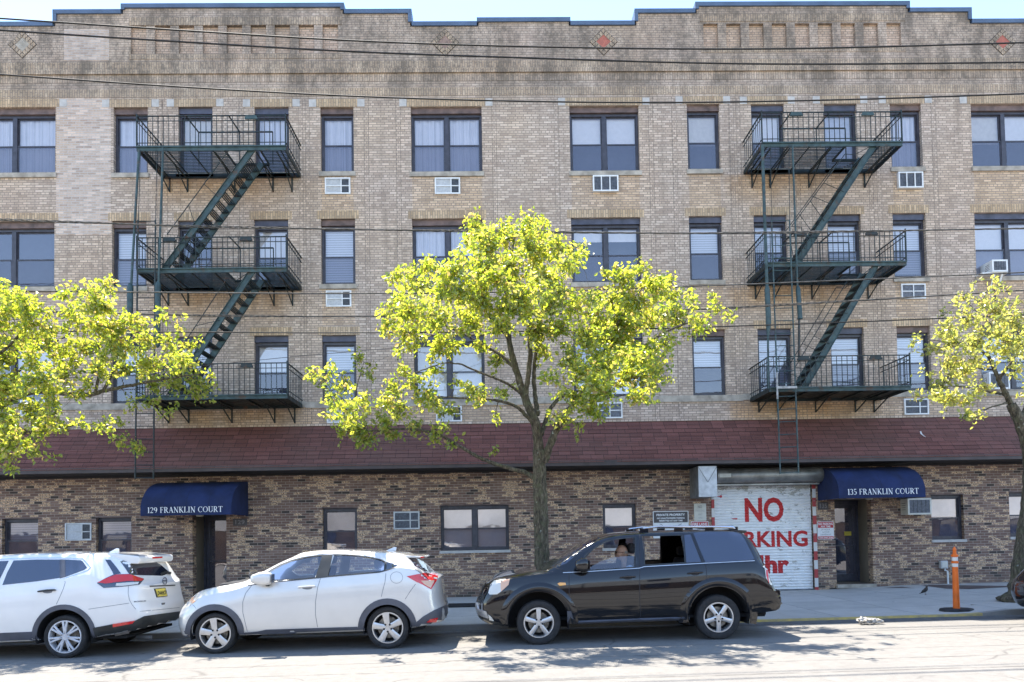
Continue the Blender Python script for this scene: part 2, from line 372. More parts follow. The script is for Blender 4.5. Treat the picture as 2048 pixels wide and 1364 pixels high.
def blind_mat(name, c, gap=True):
    t = NT(name); sep = t.n('SeparateXYZ'); t.L(t.coord(), sep.inputs[0])
    if gap:
        wv = t.math('FRACT', t.math('MULTIPLY', sep.outputs[2], 1 / 0.062))
        k = t.ramp(wv, [(0.0, 0.25), (0.16, 0.85), (0.8, 1.0), (0.97, 0.55)])
    else:
        wv = t.n('TexNoise', noise_dimensions='1D', inp={'W': sep.outputs[0], 'Scale': 15.0, 'Detail': 2.0}).outputs[0]
        wv2 = t.noise(t.coord(), 3.0, 2); k = t.ramp(t.math('ADD', t.math('MULTIPLY', wv, .75), t.math('MULTIPLY', wv2, .25)), [(0.3, 0.66), (0.55, 1.0)])
    t.set(color=t.mix(1.0, c, k, 'MULTIPLY'), rough=0.8); return t.m
M['blind'] = blind_mat('white slatted blind', (0.80, 0.82, 0.84))
M['curtain'] = blind_mat('pale curtain', (0.80, 0.80, 0.84), False)
M['shade'] = mat('plain roller shade', (0.88, 0.87, 0.86), 0.8, var=0.03)
M['shade2'] = mat('cream roller shade', (0.72, 0.68, 0.60), 0.8, var=0.05); M['shade3'] = mat('grey roller shade', (0.55, 0.57, 0.62), 0.8, var=0.06)
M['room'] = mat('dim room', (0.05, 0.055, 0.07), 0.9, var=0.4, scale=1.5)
M['iron'] = rusty('green painted iron', (0.014, 0.028, 0.028), (0.007, 0.013, 0.014), 0.7)
M['iron_pale'] = rusty('faded green painted iron', (0.050, 0.090, 0.092), (0.020, 0.040, 0.042), 0.6)
M['iron_bare'] = mat('bare worn iron', (0.42, 0.40, 0.38), 0.5, var=0.25, scale=12)
M['white'] = mat('white painted metal', (0.74, 0.74, 0.73), 0.45, var=0.06, scale=5)
M['grille'] = mat('grey grille', (0.17, 0.19, 0.24), 0.5, var=0.2, scale=20)
M['grille_dark'] = mat('dark grille', (0.05, 0.055, 0.065), 0.5, var=0.3, scale=20)
M['grille_pale'] = mat('pale grille', (0.42, 0.46, 0.53), 0.5, var=0.15, scale=20)
M['awning'] = mat('navy blue canvas', (0.010, 0.021, 0.080), 0.85, var=0.22, scale=2.2, bump=0.35)
M['letter'] = mat('white lettering', (0.80, 0.80, 0.80), 0.6, var=0.02)
M['steel'] = mat('brushed grey steel', (0.30, 0.29, 0.265), 0.42, metal=0.55, var=0.2, scale=3, bump=0.05)
M['galv'] = mat('galvanised sheet', (0.52, 0.53, 0.54), 0.5, metal=0.3, var=0.14, scale=6)
M['galv_dark'] = mat('galvanised sheet side', (0.17, 0.175, 0.18), 0.55, var=0.2, scale=6)  # dark copy of the sheet; on the motor box it puts side shade into colour
M['red'] = mat('red sign paint', (0.48, 0.035, 0.04), 0.55, var=0.08, scale=10)
M['redtext'] = mat('red brushed paint', (0.58, 0.035, 0.035), 0.7, var=0.15, scale=14)
M['black'] = mat('black rubber', (0.02, 0.02, 0.022), 0.7, var=0.3, scale=9)
M['signdark'] = mat('charcoal sign face', (0.075, 0.065, 0.065), 0.55, var=0.1)
M['signwhite'] = mat('white sign face', (0.72, 0.72, 0.72), 0.5, var=0.04)
M['signfade'] = mat('faded cream sign face', (0.62, 0.60, 0.53), 0.6, var=0.08, scale=4)
M['fadetext'] = mat('faded grey lettering', (0.22, 0.20, 0.20), 0.7, var=0.1)
M['palefade'] = mat('pale rubbed lettering', (0.42, 0.40, 0.39), 0.7, var=0.1)
M['orange'] = mat('safety orange plastic', (0.85, 0.16, 0.012), 0.45, var=0.10, scale=5)
M['reflect'] = mat('white reflective band', (0.80, 0.74, 0.66), 0.5, var=0.08, scale=12)
M['bark'] = bark_mat()
M['leaf'] = leaf_mat('yellow green leaves'); M['leaf2'] = leaf_mat('rusting leaves', 0.30)
M['asphalt'] = asphalt(); M['concrete'] = concrete()
M['kerb'] = concrete('kerb concrete', (0.27, 0.255, 0.23), False)
M['kerb_yellow'] = mat('worn yellow kerb paint', (0.48, 0.34, 0.09), 0.8, var=0.25, scale=6, c2=(0.30, 0.25, 0.14))
M['patch'] = mat('dark asphalt patch', (0.085, 0.083, 0.085), 0.9, var=0.25, scale=20, bump=0.3)
M['steelplate'] = mat('rusty brown cellar plate', (0.12, 0.085, 0.075), 0.7, var=0.2, scale=5)
M['soil'] = mat('bare soil', (0.075, 0.06, 0.042), 1.0, var=0.4, scale=14, bump=0.6)
M['tan'] = mat('tan painted wall', (0.22, 0.175, 0.125), 0.7, var=0.1, scale=2)
def stripes(name):
    t = NT(name); sep = t.n('SeparateXYZ'); t.L(t.coord(), sep.inputs[0])
    f = t.math('FRACT', t.math('MULTIPLY', sep.outputs[2], 1 / 0.46)); c = t.ramp(f, [(0.0, (0.38, 0.045, 0.045)), (0.5, (0.62, 0.60, 0.57))], 'CONSTANT')
    c = t.mix(t.ramp(t.noise(t.coord(), 12, 4, 0.7), [(0.6, 0.0), (0.66, 0.7)]), c, (0.35, 0.33, 0.30)); t.set(color=c, rough=0.6); return t.m
M['stripe'] = stripes('red and white banded paint')
M['wire'] = mat('black cable', (0.035, 0.032, 0.03), 0.7, var=0.2, spec=.2)
M['wirep'] = mat('grey weathered cable', (0.12, 0.11, 0.10), 0.8, var=0.3, spec=.2)
# ================================================================== ground
def sheet(name, x0, x1, y0, y1, dz, m, kind='structure', label=None, cat=None, nx=2):
    b = MB()
    for i in range(nx):
        xa, xb = x0 + (x1 - x0) * i / nx, x0 + (x1 - x0) * (i + 1) / nx
        b.quad((xa, y0, gz(xa) + dz), (xb, y0, gz(xb) + dz), (xb, y1, gz(xb) + dz), (xa, y1, gz(xa) + dz))
    o = b.build(name, m); tag(o, label, cat, None, kind); return o
KERB_Y = -6.0
sheet('ground', -400, 400, -400, 400, -0.05, M['soil'], label='wide flat earth under the street and the building', cat='ground')
sheet('road', -60, 60, -45, KERB_Y + 0.01, 0.0, M['asphalt'], label='sunlit worn asphalt road in front of the parked cars', cat='road', nx=8)
# pavement: slab with a dropped part in front of the garage
DR0, DR1 = 4.6, 8.35
def walk_z(x, y=0.0):
    """height of the pavement top"""
    full = 0.095
    dip = 0.0
    if DR0 - 1.2 < x < DR1 + 0.7:
        if x < DR0: dip = (x - DR0 + 1.2) / 1.2
        elif x > DR1: dip = 1 - (x - DR1) / 0.7
        else: dip = 1.0
    k = max(0.0, min(1.0, (-y - 1.5) / 4.3))
    back = 0.062 * max(0.0, min(1.0, (x - 4.0) / 2.0)) * max(0.0, min(1.0, (10.5 - x) / 2.0)) * (1 - k)
    return gz(x) + full - dip * 0.065 * k - back
pv = MB(); xs = [-60, -40, -20] + [-16 + 0.5 * i for i in range(64)] + [20, 40, 60]; ys = [0.0, -1.5, -3.0, -4.5, KERB_Y + 0.15]
PITS = [(-11.1, -9.6), (0.0, 1.35), (10.1, 11.75)]      # tree pits
idx = {}
for i, x in enumerate(xs):
    for j, y in enumerate(ys): idx[i, j] = len(pv.v); pv.v.append((x, y, walk_z(x, y)))
for i in range(len(xs) - 1):
    for j in range(len(ys) - 1): pv.f.append((idx[i, j], idx[i + 1, j], idx[i + 1, j + 1], idx[i, j + 1]))
tag(pv.build('sidewalk', M['concrete']), 'shaded grey concrete pavement between kerb and building', 'sidewalk', None, 'structure')
def kerb(name, xa, xb, m, label):
    b = MB(); n = max(1, int((xb - xa) / 0.25)); y0, y1 = KERB_Y, KERB_Y + 0.15
    for i in range(n):
        a, c = xa + (xb - xa) * i / n, xa + (xb - xa) * (i + 1) / n
        za, zc = walk_z(a, y0) + 0.004, walk_z(c, y0) + 0.004
        b.quad((a, y0 + .02, za), (c, y0 + .02, zc), (c, y1, zc), (a, y1, za))
        b.quad((a, y0, gz(a) - .05), (c, y0, gz(c) - .05), (c, y0 + .02, zc), (a, y0 + .02, za))
    tag(b.build(name, m), label, 'kerb', None, 'structure')
kerb('kerb', -60, 3.6, M['kerb'], 'grey kerb behind the parked cars')
kerb('painted_kerb', 3.6, 8.55, M['kerb_yellow'], 'worn yellow painted kerb by the garage driveway')
kerb('kerb', 8.55, 60, M['kerb'], 'grey kerb right of the orange post')
sheet('gutter', -60, 60, KERB_Y - 0.42, KERB_Y - 0.0, 0.004, mat('gutter asphalt', (0.115, 0.112, 0.11), 0.9, var=0.2, scale=12, bump=0.3), label='darker strip of asphalt along the kerb', cat='gutter', nx=8)
def ground_patch(name, pts, dz, m, label, cat, kind='structure', thick=0.0):
    b = MB(); q = [(p.x, p.y, walk_z(p.x, p.y) + dz) for p in pts]; b.add(q, [tuple(range(len(q)))])
    return tag(b.build(name, m), label, cat, None, kind)
for (a, c), lb in zip(PITS, ('bare earth tree pit at the far left', 'bare earth tree pit of the middle tree', 'bare earth tree pit at the foot of the right tree')):
    ground_patch('tree_pit', [Vector(v) for v in ((a, -5.5, 0), (c, -5.5, 0), (c, -4.2, 0), (a, -4.2, 0))], 0.006, M['soil'], lb, 'tree pit')
cp = ground_patch('cellar_plate', [Vector(v) for v in ((11.05, -0.25, 0), (12.6, -1.35, 0), (11.0, -1.75, 0), (9.7, -0.45, 0))], 0.006, M['steelplate'], 'rust brown steel cellar plate set in the pavement', 'cellar plate', None)
gp = MB(); g0 = ground_at(885, 1216, 0.1); 
for i in range(9):
    y = -2.75 + i * 0.09; gp.box(-1.25, -0.1, y, y + 0.05, walk_z(-0.7) + 0.004, walk_z(-0.7) + 0.022)
gp.box(-1.27, -0.08, -2.78, -1.95, walk_z(-0.7) + 0.001, walk_z(-0.7) + 0.008)
tag(gp.build('pavement_grate', M['black']), 'black iron grate in the pavement between the silver and black cars', 'grate')
pt = MB()
for (px, py, sx, sy) in ((1715, 1242, 1.0, .22),): pass
# ================================================================== building
BX0, BX1 = -20.0, 17.0
bld = empty('apartment_building', (0, 0, 0), 'four storey buff brick apartment building with dark brick ground floor and red shingle pent roof', 'building')
def P(px, py, Y=0.0): v = at(px, py, Y); return v.x, v.z
# --- windows: name, px0, px1, top y, bottom y, header, double, upper, lower
WIN = [
 ('A4', -62, 111, 214.6, 347, 'brown', 2, 'curtain', 'curtainlow'), ('B4', 227, 295.6, 214.6, 347, 'brown', 1, 'curtain', 'curtainlow'),
 ('C4', 356.5, 425, 213.6, 346, 'blue', 1, 'shade', 'curtainlow'), ('D4', 509, 577.6, 214, 346, 'blue', 1, 'curtain', 'curtainlow'),
 ('E4', 641, 707.4, 214, 344, 'brown', 1, 'curtain', 'curtainlow'), ('G4', 822, 964, 213, 344.5, 'brown', 2, 'curtain', 'curtainlow'),
 ('H4', 1139.8, 1278.5, 211, 343, 'brown', 2, 'shade', 'dark'), ('I4', 1374.7, 1440, 208, 339.5, 'brown', 1, 'shade', 'dark'),
 ('J4', 1503.5, 1569.5, 208.5, 339, 'blue', 1, 'shade', 'curtainlow'), ('K4', 1649.5, 1714.8, 207.5, 338, 'blue', 1, 'shade', 'curtainlow'),
 ('L4', 1781.4, 1844, 207, 335, 'brown', 1, 'curtain', 'curtainlow'), ('M4', 1943.4, 2080, 207, 333.5, 'brown', 2, 'shade', 'dark'),
 ('A3', -64, 108.7, 443, 575, 'brown', 2, 'none', 'dark'), ('B3', 224, 293, 441.7, 574, 'brown', 1, 'blind', 'blind'),
 ('C3', 356, 425, 441, 572, 'blue', 1, 'none', 'blind'), ('D3', 508, 576.8, 439, 571, 'blue', 1, 'shade', 'dark'),
 ('E3', 642, 710.6, 437.5, 569, 'brown', 1, 'blind', 'blind'), ('G3', 824.7, 966, 437, 567, 'brown', 2, 'curtain', 'dark'),
 ('H3', 1143.2, 1282, 435, 565, 'blue', 2, 'halfshade', 'dark'), ('I3', 1379, 1445.4, 432, 561, 'blue', 1, 'blind', 'dark'),
 ('J3', 1508.6, 1575.3, 430.2, 559.5, 'blue', 1, 'blind', 'dark'), ('K3', 1656.3, 1723, 428.5, 557.5, 'blue', 1, 'blind', 'blind'),
 ('L3', 1787, 1853, 426, 555, 'blue', 1, 'blind', 'blind'), ('M3', 1950.6, 2088, 424.5, 552.8, 'blue', 2, 'shade', 'screenpale'),
 ('A2', -66, 106, 676, 809, 'blue', 2, 'shade', 'dark'), ('B2', 222, 291, 674, 807, 'brown', 1, 'blind', 'dark'),
 ('C2', 356, 425, 673, 805, 'blue', 1, 'curtain', 'dark'), ('D2', 508.3, 577.6, 671, 803, 'blue', 1, 'shade', 'dark'),
 ('E2', 644.2, 712.6, 670, 803, 'blue', 1, 'blind', 'dark'), ('G2', 827.8, 969.3, 669.7, 799, 'blue', 2, 'shade', 'shade'),
 ('H2', 1147, 1286.6, 664, 793, 'blue', 2, 'shade', 'shade'), ('I2', 1385, 1451.6, 659, 790.7, 'brown', 1, 'blind', 'dark'),
 ('J2', 1516.5, 1584.5, 657, 787, 'blue', 1, 'blind', 'blind'), ('K2', 1662.4, 1729, 654.6, 784, 'blue', 1, 'blind', 'blind'),
 ('L2', 1795, 1861.7, 652.2, 781, 'brown', 1, 'blind', 'blind'), ('M2', 1962, 2100, 650, 779, 'blue', 2, 'blind', 'dark')]
GWIN = [('a', 4, 76, 1036, 1124, None, 1, 'leafy', 'dark'), ('b', 192, 263, 1033.6, 1122, None, 1, 'leafy', 'dark'),
 ('c', 645, 714.3, 1014.6, 1106, None, 1, 'none', 'dark'), ('d', 881, 1018, 1009, 1100.5, None, 2, 'shade', 'screenpale'),
 ('e', 1206, 1273, 1006, 1096, None, 1, 'shade', 'dark'), ('f', 1863, 1928, 988, 1079, None, 1, 'shade', 'dark'),
 ('g', 2019, 2090, 983, 1073, None, 1, 'shade', 'dark')]
holes_up, holes_low = [], []
for w_ in WIN + GWIN:
    xm = (w_[1] + w_[2]) / 2
    x0, x1 = at(w_[1], (w_[3] + w_[4]) / 2).x, at(w_[2], (w_[3] + w_[4]) / 2).x
    z1, z0 = at(xm, w_[3]).z, at(xm, w_[4]).z
    (holes_up if w_ in WIN else holes_low).append((x0, x1, z0, z1))
# stepped parapet (x from, x to, top of brick)
PAR = [(BX0, -11.30, 15.10), (-11.30, -9.55, 15.42), (-9.55, -3.86, 15.57), (-3.86, -2.10, 15.40), (-2.10, -0.31, 15.06), (-0.31, 2.06, 15.16),
       (2.06, 3.84, 15.06), (3.84, 5.45, 15.38), (5.45, 11.08, 15.56), (11.08, 12.73, 15.38), (12.73, BX1, 15.07)]
def partop(x):
    for a, b, z in PAR:
        if a <= x < b: return z
    return 15.0
niches = []
for i in range(9):
    a, b = at(261.5 + 47.95 * i, 78), at(292.5 + 47.95 * i, 78); niches.append((a.x, b.x, at(400, 107).z, at(400, 50).z))
for i in range(9):
    a, b = at(1407 + 45.8 * i, 72), at(1436 + 45.8 * i, 72); niches.append((a.x, b.x, at(1600, 98).z, at(1600, 46.5).z))
def wall(name, m, z0, top, holes, pock, x0=BX0, x1=BX1, depth=0.24, extra_x=(), zb=None):
    xs = sorted({x0, x1, *extra_x, *[h[0] for h in holes + pock], *[h[1] for h in holes + pock]})
    zs = sorted({z0, *[h[2] for h in holes + pock], *[h[3] for h in holes + pock], *([p[2] for p in PAR] if top is None else [top])})
    b = MB()
    def inside(x, z, L): return any(h[0] < x < h[1] and h[2] < z < h[3] for h in L)
    for i in range(len(xs) - 1):
        xm = (xs[i] + xs[i + 1]) / 2; tp = partop(xm) if top is None else top
        for j in range(len(zs) - 1):
            zm = (zs[j] + zs[j + 1]) / 2
            if zm > tp or inside(xm, zm, holes) or inside(xm, zm, pock): continue
            b.quad((xs[i], 0, zs[j]), (xs[i + 1], 0, zs[j]), (xs[i + 1], 0, zs[j + 1]), (xs[i], 0, zs[j + 1]))
    for L, d in ((holes, depth), (pock, 0.085)):
        for a, c, e, f in L:
            b.quad((a, 0, e), (a, d, e), (a, d, f), (a, 0, f)); b.quad((c, 0, e), (c, 0, f), (c, d, f), (c, d, e))
            b.quad((a, 0, f), (a, d, f), (c, d, f), (c, 0, f)); b.quad((a, 0, e), (c, 0, e), (c, d, e), (a, d, e))
    return b.build(name, m, bld, fix=False)
ROOF_TOP, ROOF_EAVE, SOFFIT = 4.585, 3.50, 3.37
wall('upper_wall', M['buff'], ROOF_TOP - 0.3, None, holes_up, niches, extra_x=[p[0] for p in PAR[1:]])
# door and shutter openings of the ground floor
def R4(px0, px1, y0, y1): xm = (px0 + px1) / 2; ym = (y0 + y1) / 2; return (at(px0, ym).x, at(px1, ym).x, at(xm, y1).z, at(xm, y0).z)
D129 = R4(385, 453, 1031, 1187); D135 = R4(1671, 1745, 998, 1168); SHUT = R4(1429, 1628, 960, 1182)
SHUT = (SHUT[0], SHUT[1], gz(SHUT[0]) - .1, SHUT[3]); D129 = (D129[0], D129[1], 0.1, D129[3] + .1)
wall('ground_floor_wall', M['brown'], -0.4, ROOF_TOP - 0.3, holes_low + [D129, D135, SHUT], [])
# niche backs, parapet tops and cheeks, the body behind
for a, c, e, f in niches: nb = MB(); nb.quad((a, 0.085, e), (c, 0.085, e), (c, 0.085, f), (a, 0.085, f)); nb.build('niche_back', M['niche'], bld, fix=False)
body = MB()
for a, c, z in PAR:
    body.quad((a, 0, z), (c, 0, z), (c, 0.32, z), (a, 0.32, z)); body.quad((a, 0.32, 13.9), (a, 0.32, z), (c, 0.32, z), (c, 0.32, 13.9))
for (a, c, z), (a2, c2, z2) in zip(PAR, PAR[1:]):
    body.quad((c, 0, min(z, z2)), (c, 0.32, min(z, z2)), (c, 0.32, max(z, z2)), (c, 0, max(z, z2)))
body.quad((BX0, 0.32, 14.6), (BX1, 0.32, 14.6), (BX1, 15, 14.6), (BX0, 15, 14.6))
body.quad((BX0, 15, -.5), (BX0, 15, 14.6), (BX1, 15, 14.6), (BX1, 15, -.5))
for x in (BX0, BX1): body.quad((x, 0, -.5), (x, 15, -.5), (x, 15, 14.6), (x, 0, 14.6)); body.quad((x, 0, 14.6), (x, .32, 14.6), (x, .32, 15.07), (x, 0, 15.07))
body.build('parapet_and_body', M['buff'], bld, fix=False)
# metal coping
cpb = MB(); y0, y1 = -0.045, 0.36
for k, (a, c, z) in enumerate(PAR):
    l = PAR[k - 1][2] if k else 0; r_ = PAR[k + 1][2] if k < len(PAR) - 1 else 0
    cpb.box(a - (0.045 if l < z else -0.0455), c + (0.045 if r_ < z else -0.0455), y0, y1, z - 0.005, z + 0.105)
    if k and l < z: cpb.box(a - 0.044, a + 0.05, y0 + .002, y1 - .002, l + 0.10, z - 0.0052)
    if k < len(PAR) - 1 and r_ < z: cpb.box(c - 0.05, c + 0.044, y0 + .002, y1 - .002, r_ + 0.10, z - 0.0052)
cpb.build('coping', M['coping'], bld)
M['basket'] = buff_brick('alternating brick blocks', swap=True, bw=0.30, rh=0.0635, sq=2, tone=(.98, .96, .92))
# decorative bands of brick on end and projecting ledge
zat = lambda y: at(1024, y - 1).z
def band(name, ya, yb, m, proud, x0=BX0, x1=BX1): b = MB(); b.box(x0, x1, -proud, 0.05, zat(yb), zat(ya)); return b.build(name, m, bld)
band('soldier_band', 122, 137, M['buff_soldier'], 0.012)
band('ledge_course', 138, 146.5, M['buff_soldier'], 0.045)
band('soldier_band', 175.5, 191, M['buff_soldier'], 0.008)
band('basket_band', 147.5, 162, M['basket'], 0.006)
for ya, yb, nn in ((106.8, 116, (255, 700)),): 
    for (pa, pb, q) in ((258, 684, 0), (1402, 1812, -8.5)):
        b = MB(); b.box(at(pa, 110).x, at(pb, 110).x, -0.01, 0.04, zat(yb + q), zat(ya + q)); b.build('niche_sill_course', M['buff_soldier'], bld)
        b = MB(); b.box(at(pa, 110).x, at(pb, 110).x, -0.012, 0.04, zat(49 + q * .35), zat(33 + q * .2)); b.build('niche_head_course', M['buff_soldier'], bld)
# diamonds
def ring(b, cx, cz, r0, r1, y0, y1):
    o_ = [(cx, cz - r1), (cx + r1, cz), (cx, cz + r1), (cx - r1, cz)]; i_ = [(cx, cz - r0), (cx + r0, cz), (cx, cz + r0), (cx - r0, cz)]
    vs = [(x, y0, z) for x, z in o_] + [(x, y0, z) for x, z in i_] + [(x, y1, z) for x, z in o_]
    b.add(vs, [(k, (k + 1) % 4, 4 + (k + 1) % 4, 4 + k) for k in range(4)] + [(k, 8 + k, 8 + (k + 1) % 4, (k + 1) % 4) for k in range(4)])
M['terra'] = mat('red terracotta tile', (0.42, 0.13, 0.09), 0.7, var=0.1); M['terra2'] = mat('dusty terracotta tile', (0.30, 0.20, 0.16), 0.8, var=0.15)
dgroove = mat('dark raked joint', (0.06, 0.05, 0.042), 0.95)
for px, py, m in ((45, 89, M['stone']), (890, 85, M['terra2']), (1207, 83.5, M['terra']), (2005, 84, M['terra'])):
    c = at(px, py); b = MB(); ring(b, c.x, c.z, 0.355, 0.375, -0.004, 0.03); b.build('diamond_joint', dgroove, bld)
    b = MB(); ring(b, c.x, c.z, 0.19, 0.354, -0.014, 0.03); b.build('diamond_frame', M['buff_soldier'], bld)
    b = MB(); b.add([(c.x, -.006, c.z - .19), (c.x + .19, -.006, c.z), (c.x, -.006, c.z + .19), (c.x - .19, -.006, c.z)], [(0, 1, 2, 3)]); b.build('diamond_tile', m, bld, fix=False)
    # bricks of the frame are laid across it: thin raked joints
    b = MB()
    for sx, sz in ((1, 1), (1, -1), (-1, 1), (-1, -1)):
        for k in range(1, 5):
            t = k / 5; p = Vector((c.x + sx * .354 * t, -.0155, c.z + sz * .354 * (1 - t))); q = p + Vector((-sx * .08, 0, -sz * .08)); b.bar(p, q, 0.009, 0.004, up=(0, 1, 0))
    b.build('diamond_joints', dgroove, bld)
# repointed pale brick at upper left
b = MB(); xa, xb = at(113, 300).x, at(222, 300).x
b.box(xa, xb, -0.005, 0.03, at(160, 470).z, at(160, 196).z); b.build('repointed_brick', M['repair'], bld)
b = MB(); b.box(at(128, 90).x, at(218, 90).x, -0.004, 0.03, at(160, 121).z, at(160, 58).z)
b.build('repointed_brick', M['repair'], bld)
# stacked header strips beside each column of windows
b = MB()
for px0, px1 in ((227, 294), (356, 425), (509, 577.5), (642, 709), (824, 966), (1142, 1281), (1378, 1443), (1507, 1573), (1654, 1720), (1786, 1850)):
    for px, s_ in ((px0, -1), (px1, 1)):
        x = at(px, 450).x + s_ * 0.33; b.box(x - 0.052, x + 0.052, -0.003, 0.02, ROOF_TOP, zat(196))
M['stack'] = buff_brick('stacked header brick', bw=0.104, sq=0, grime=0.9)
b.build('header_strips', M['stack'], bld)
b = MB()
for px0, px1 in ((227, 294), (356, 425), (509, 577.5), (642, 709), (824, 966), (1142, 1281), (1378, 1443), (1507, 1573), (1654, 1720), (1786, 1850)):
    for px, s_ in ((px0, -1), (px1, 1)):
        x = at(px, 450).x + s_ * 0.33
        for e_ in (-.056, .056): b.box(x + e_ - .0045, x + e_ + .0045, -.0042, .02, ROOF_TOP, zat(196))
b.build('raked_joints', mat('weathered raked joint', (.25, .20, .165), .95, var=.3, scale=3), bld)
# --- window construction
def make_window(x0, x1, z0, z1, header, dbl, up, low, ground=False):
    yf = 0.11; W = x1 - x0; H = z1 - z0
    hh = 0.16 if header else 0.02
    fm = M['frame']
    f = MB(); zt = z1 - hh; fr = 0.055
    # outer frame
    e_ = 0.001
    f.box(x0 + e_, x0 + fr, yf, yf + .09, z0 + e_, zt); f.box(x1 - fr, x1 - e_, yf, yf + .09, z0 + e_, zt)
    f.box(x0 + fr, x1 - fr, yf + .002, yf + .088, zt - fr * 1.3, zt); f.box(x0 + fr, x1 - fr, yf + .002, yf + .088, z0 + e_, z0 + fr)
    win = f.build('window', fm, bld)
    if header:
        h = MB(); h.box(x0 + e_, x1 - e_, yf - .045, yf + .08, zt + .001, z1 - .002); h.box(x0 + e_, x1 - e_, yf - .06, yf - .0455, zt + .001, zt + .02)
        h.build('header_panel', M['frame_brown'] if header == 'brown' else M['frame_blue'], win)
    bays = [(x0 + fr, x1 - fr)]
    if dbl == 2:
        xm = (x0 + x1) / 2; m_ = MB(); m_.box(xm - .055, xm + .055, yf - .004, yf + .086, z0 + fr, zt - fr * 1.3); m_.build('mullion', fm, win)
        bays = [(x0 + fr, xm - .055), (xm + .055, x1 - fr)]
    za, zb = z0 + fr, zt - fr * 1.3; zm = za + (zb - za) * 0.485
    for bi, (a, c) in enumerate(bays):
        s = MB(); t_ = 0.028
        # upper sash sits behind, lower sash in front
        for (p, q, y) in ((zm - .012, zb, yf + .045), (za, zm + .022, yf + .012)):
            s.box(a + .001, a + t_, y, y + .028, p, q); s.box(c - t_, c - .001, y, y + .028, p, q)
            s.box(a + t_, c - t_, y + .001, y + .027, q - t_ * 1.2, q); s.box(a + t_, c - t_, y + .001, y + .027, p, p + t_ * 1.2)
        s.build('sash', fm, win)
        g = MB(); g.quad((a + t_, yf + .06, zm), (c - t_, yf + .06, zm), (c - t_, yf + .06, zb - t_), (a + t_, yf + .06, zb - t_)); g.build('pane', M['dark_glass'] if up in ('none', 'leafy') else (M['gglass'] if ground else M['glass']), win, fix=False)
        lm = M['glass'] if low in ('shade',) else M['screen']
        if ground: lm = M['dark_glass'] if low == 'dark' else M['gscreen']
        g = MB(); g.quad((a + t_, yf + .027, za + t_), (c - t_, yf + .027, za + t_), (c - t_, yf + .027, zm), (a + t_, yf + .027, zm)); g.build('pane', lm, win, fix=False)
        vr = random.Random(int(a * 977) + int(z0 * 31)); drop = vr.choice((0, 0, 0, .12, .25, .4)); lowdrop = vr.choice((0, 0, .15, .35))
        def hang(nm, m, zlo, zhi, wavy=False):
            b = MB(); y = yf + .115
            if wavy:
                n = 26
                for i in range(n):
                    u0, u1 = i / n, (i + 1) / n
                    xx0, xx1 = a + (c - a) * u0, a + (c - a) * u1
                    fw = lambda q: .014 * math.sin(q * 21 + x0) + .010 * math.sin(q * 47 + x0 * 3); w0, w1 = fw(u0), fw(u1)
                    b.quad((xx0, y + w0, zlo), (xx1, y + w1, zlo), (xx1, y + w1, zhi), (xx0, y + w0, zhi))
            else: b.box(a + .01, c - .01, y, y + .006, zlo, zhi)
            b.build(nm, m, win, fix=False)
        if up == 'shade': hang('roller_shade', M[vr.choice(('shade', 'shade', 'shade2', 'shade3'))] if not ground else M['shade'], zm - .02 + (zb - zm) * (drop if low == 'dark' else 0), zb)
        elif up == 'halfshade': hang('roller_shade', M['shade'], zm + (zb - zm) * .55, zb)
        elif up == 'blind' or up == 'leafy': hang('slatted_blind', M['blind'], zm - .02 + (zb - zm) * (drop * .5 if low == 'dark' else 0), zb)
        elif up == 'curtain': hang('curtain', M['curtain'], zm - .02, zb, True)
        if low in ('shade', 'screenpale'): hang('roller_shade', M['shade'], za, zm - .022)
        elif low == 'blind': hang('slatted_blind', M['blind'], za + (zm - za) * lowdrop, zm - .022)
        elif low == 'curtainlow': hang('curtain', M['curtain'], za, zm - .022, True)
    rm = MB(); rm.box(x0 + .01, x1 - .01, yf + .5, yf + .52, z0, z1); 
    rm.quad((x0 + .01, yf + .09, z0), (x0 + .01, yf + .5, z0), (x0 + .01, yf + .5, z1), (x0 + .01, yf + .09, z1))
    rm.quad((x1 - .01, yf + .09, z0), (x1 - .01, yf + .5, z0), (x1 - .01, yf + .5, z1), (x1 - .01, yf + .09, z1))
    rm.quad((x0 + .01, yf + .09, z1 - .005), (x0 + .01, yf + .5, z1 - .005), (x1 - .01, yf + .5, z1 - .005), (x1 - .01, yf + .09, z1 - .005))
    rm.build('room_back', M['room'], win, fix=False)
    return win
sband = []
for w_, h in zip(WIN, holes_up):
    x0, x1, z0, z1 = h; win = make_window(*h, w_[5], w_[6], w_[7], w_[8])
    if w_[0][1] != '2':
        s = MB(); s.box(x0 - .04, x1 + .04, -.05, .112, z0 - .12, z0 - .001); s.build('sill', M['stone'], win)
        if w_[0][0] not in 'CJK' : pass
    # lintel of brick on end, with pale corner blocks on the top storey
    l = MB(); l.box(x0 - .10, x1 + .10, -.007, .04, z1 + .002, z1 + .215); l.build('lintel', M['lintel'], win)
    if w_[0][1] == '4':
        for xx in (x0 - .29, x1 + .105): s = MB(); s.box(xx, xx + .185, -.012, .04, z1 + .004, z1 + .20); s.build('corner_block', M['pale_stone'], win)
    if w_[0][0] in 'EGHLIM' and w_[0][1] != '2':   # yellower panel under the window
        s = MB(); zt = z0 - .122; zb = zt - 0.92; s.box(x0 + .02, x1 - .02, -.004, .03, zb, zt); s.build('spandrel', M['spandrel'], bld)
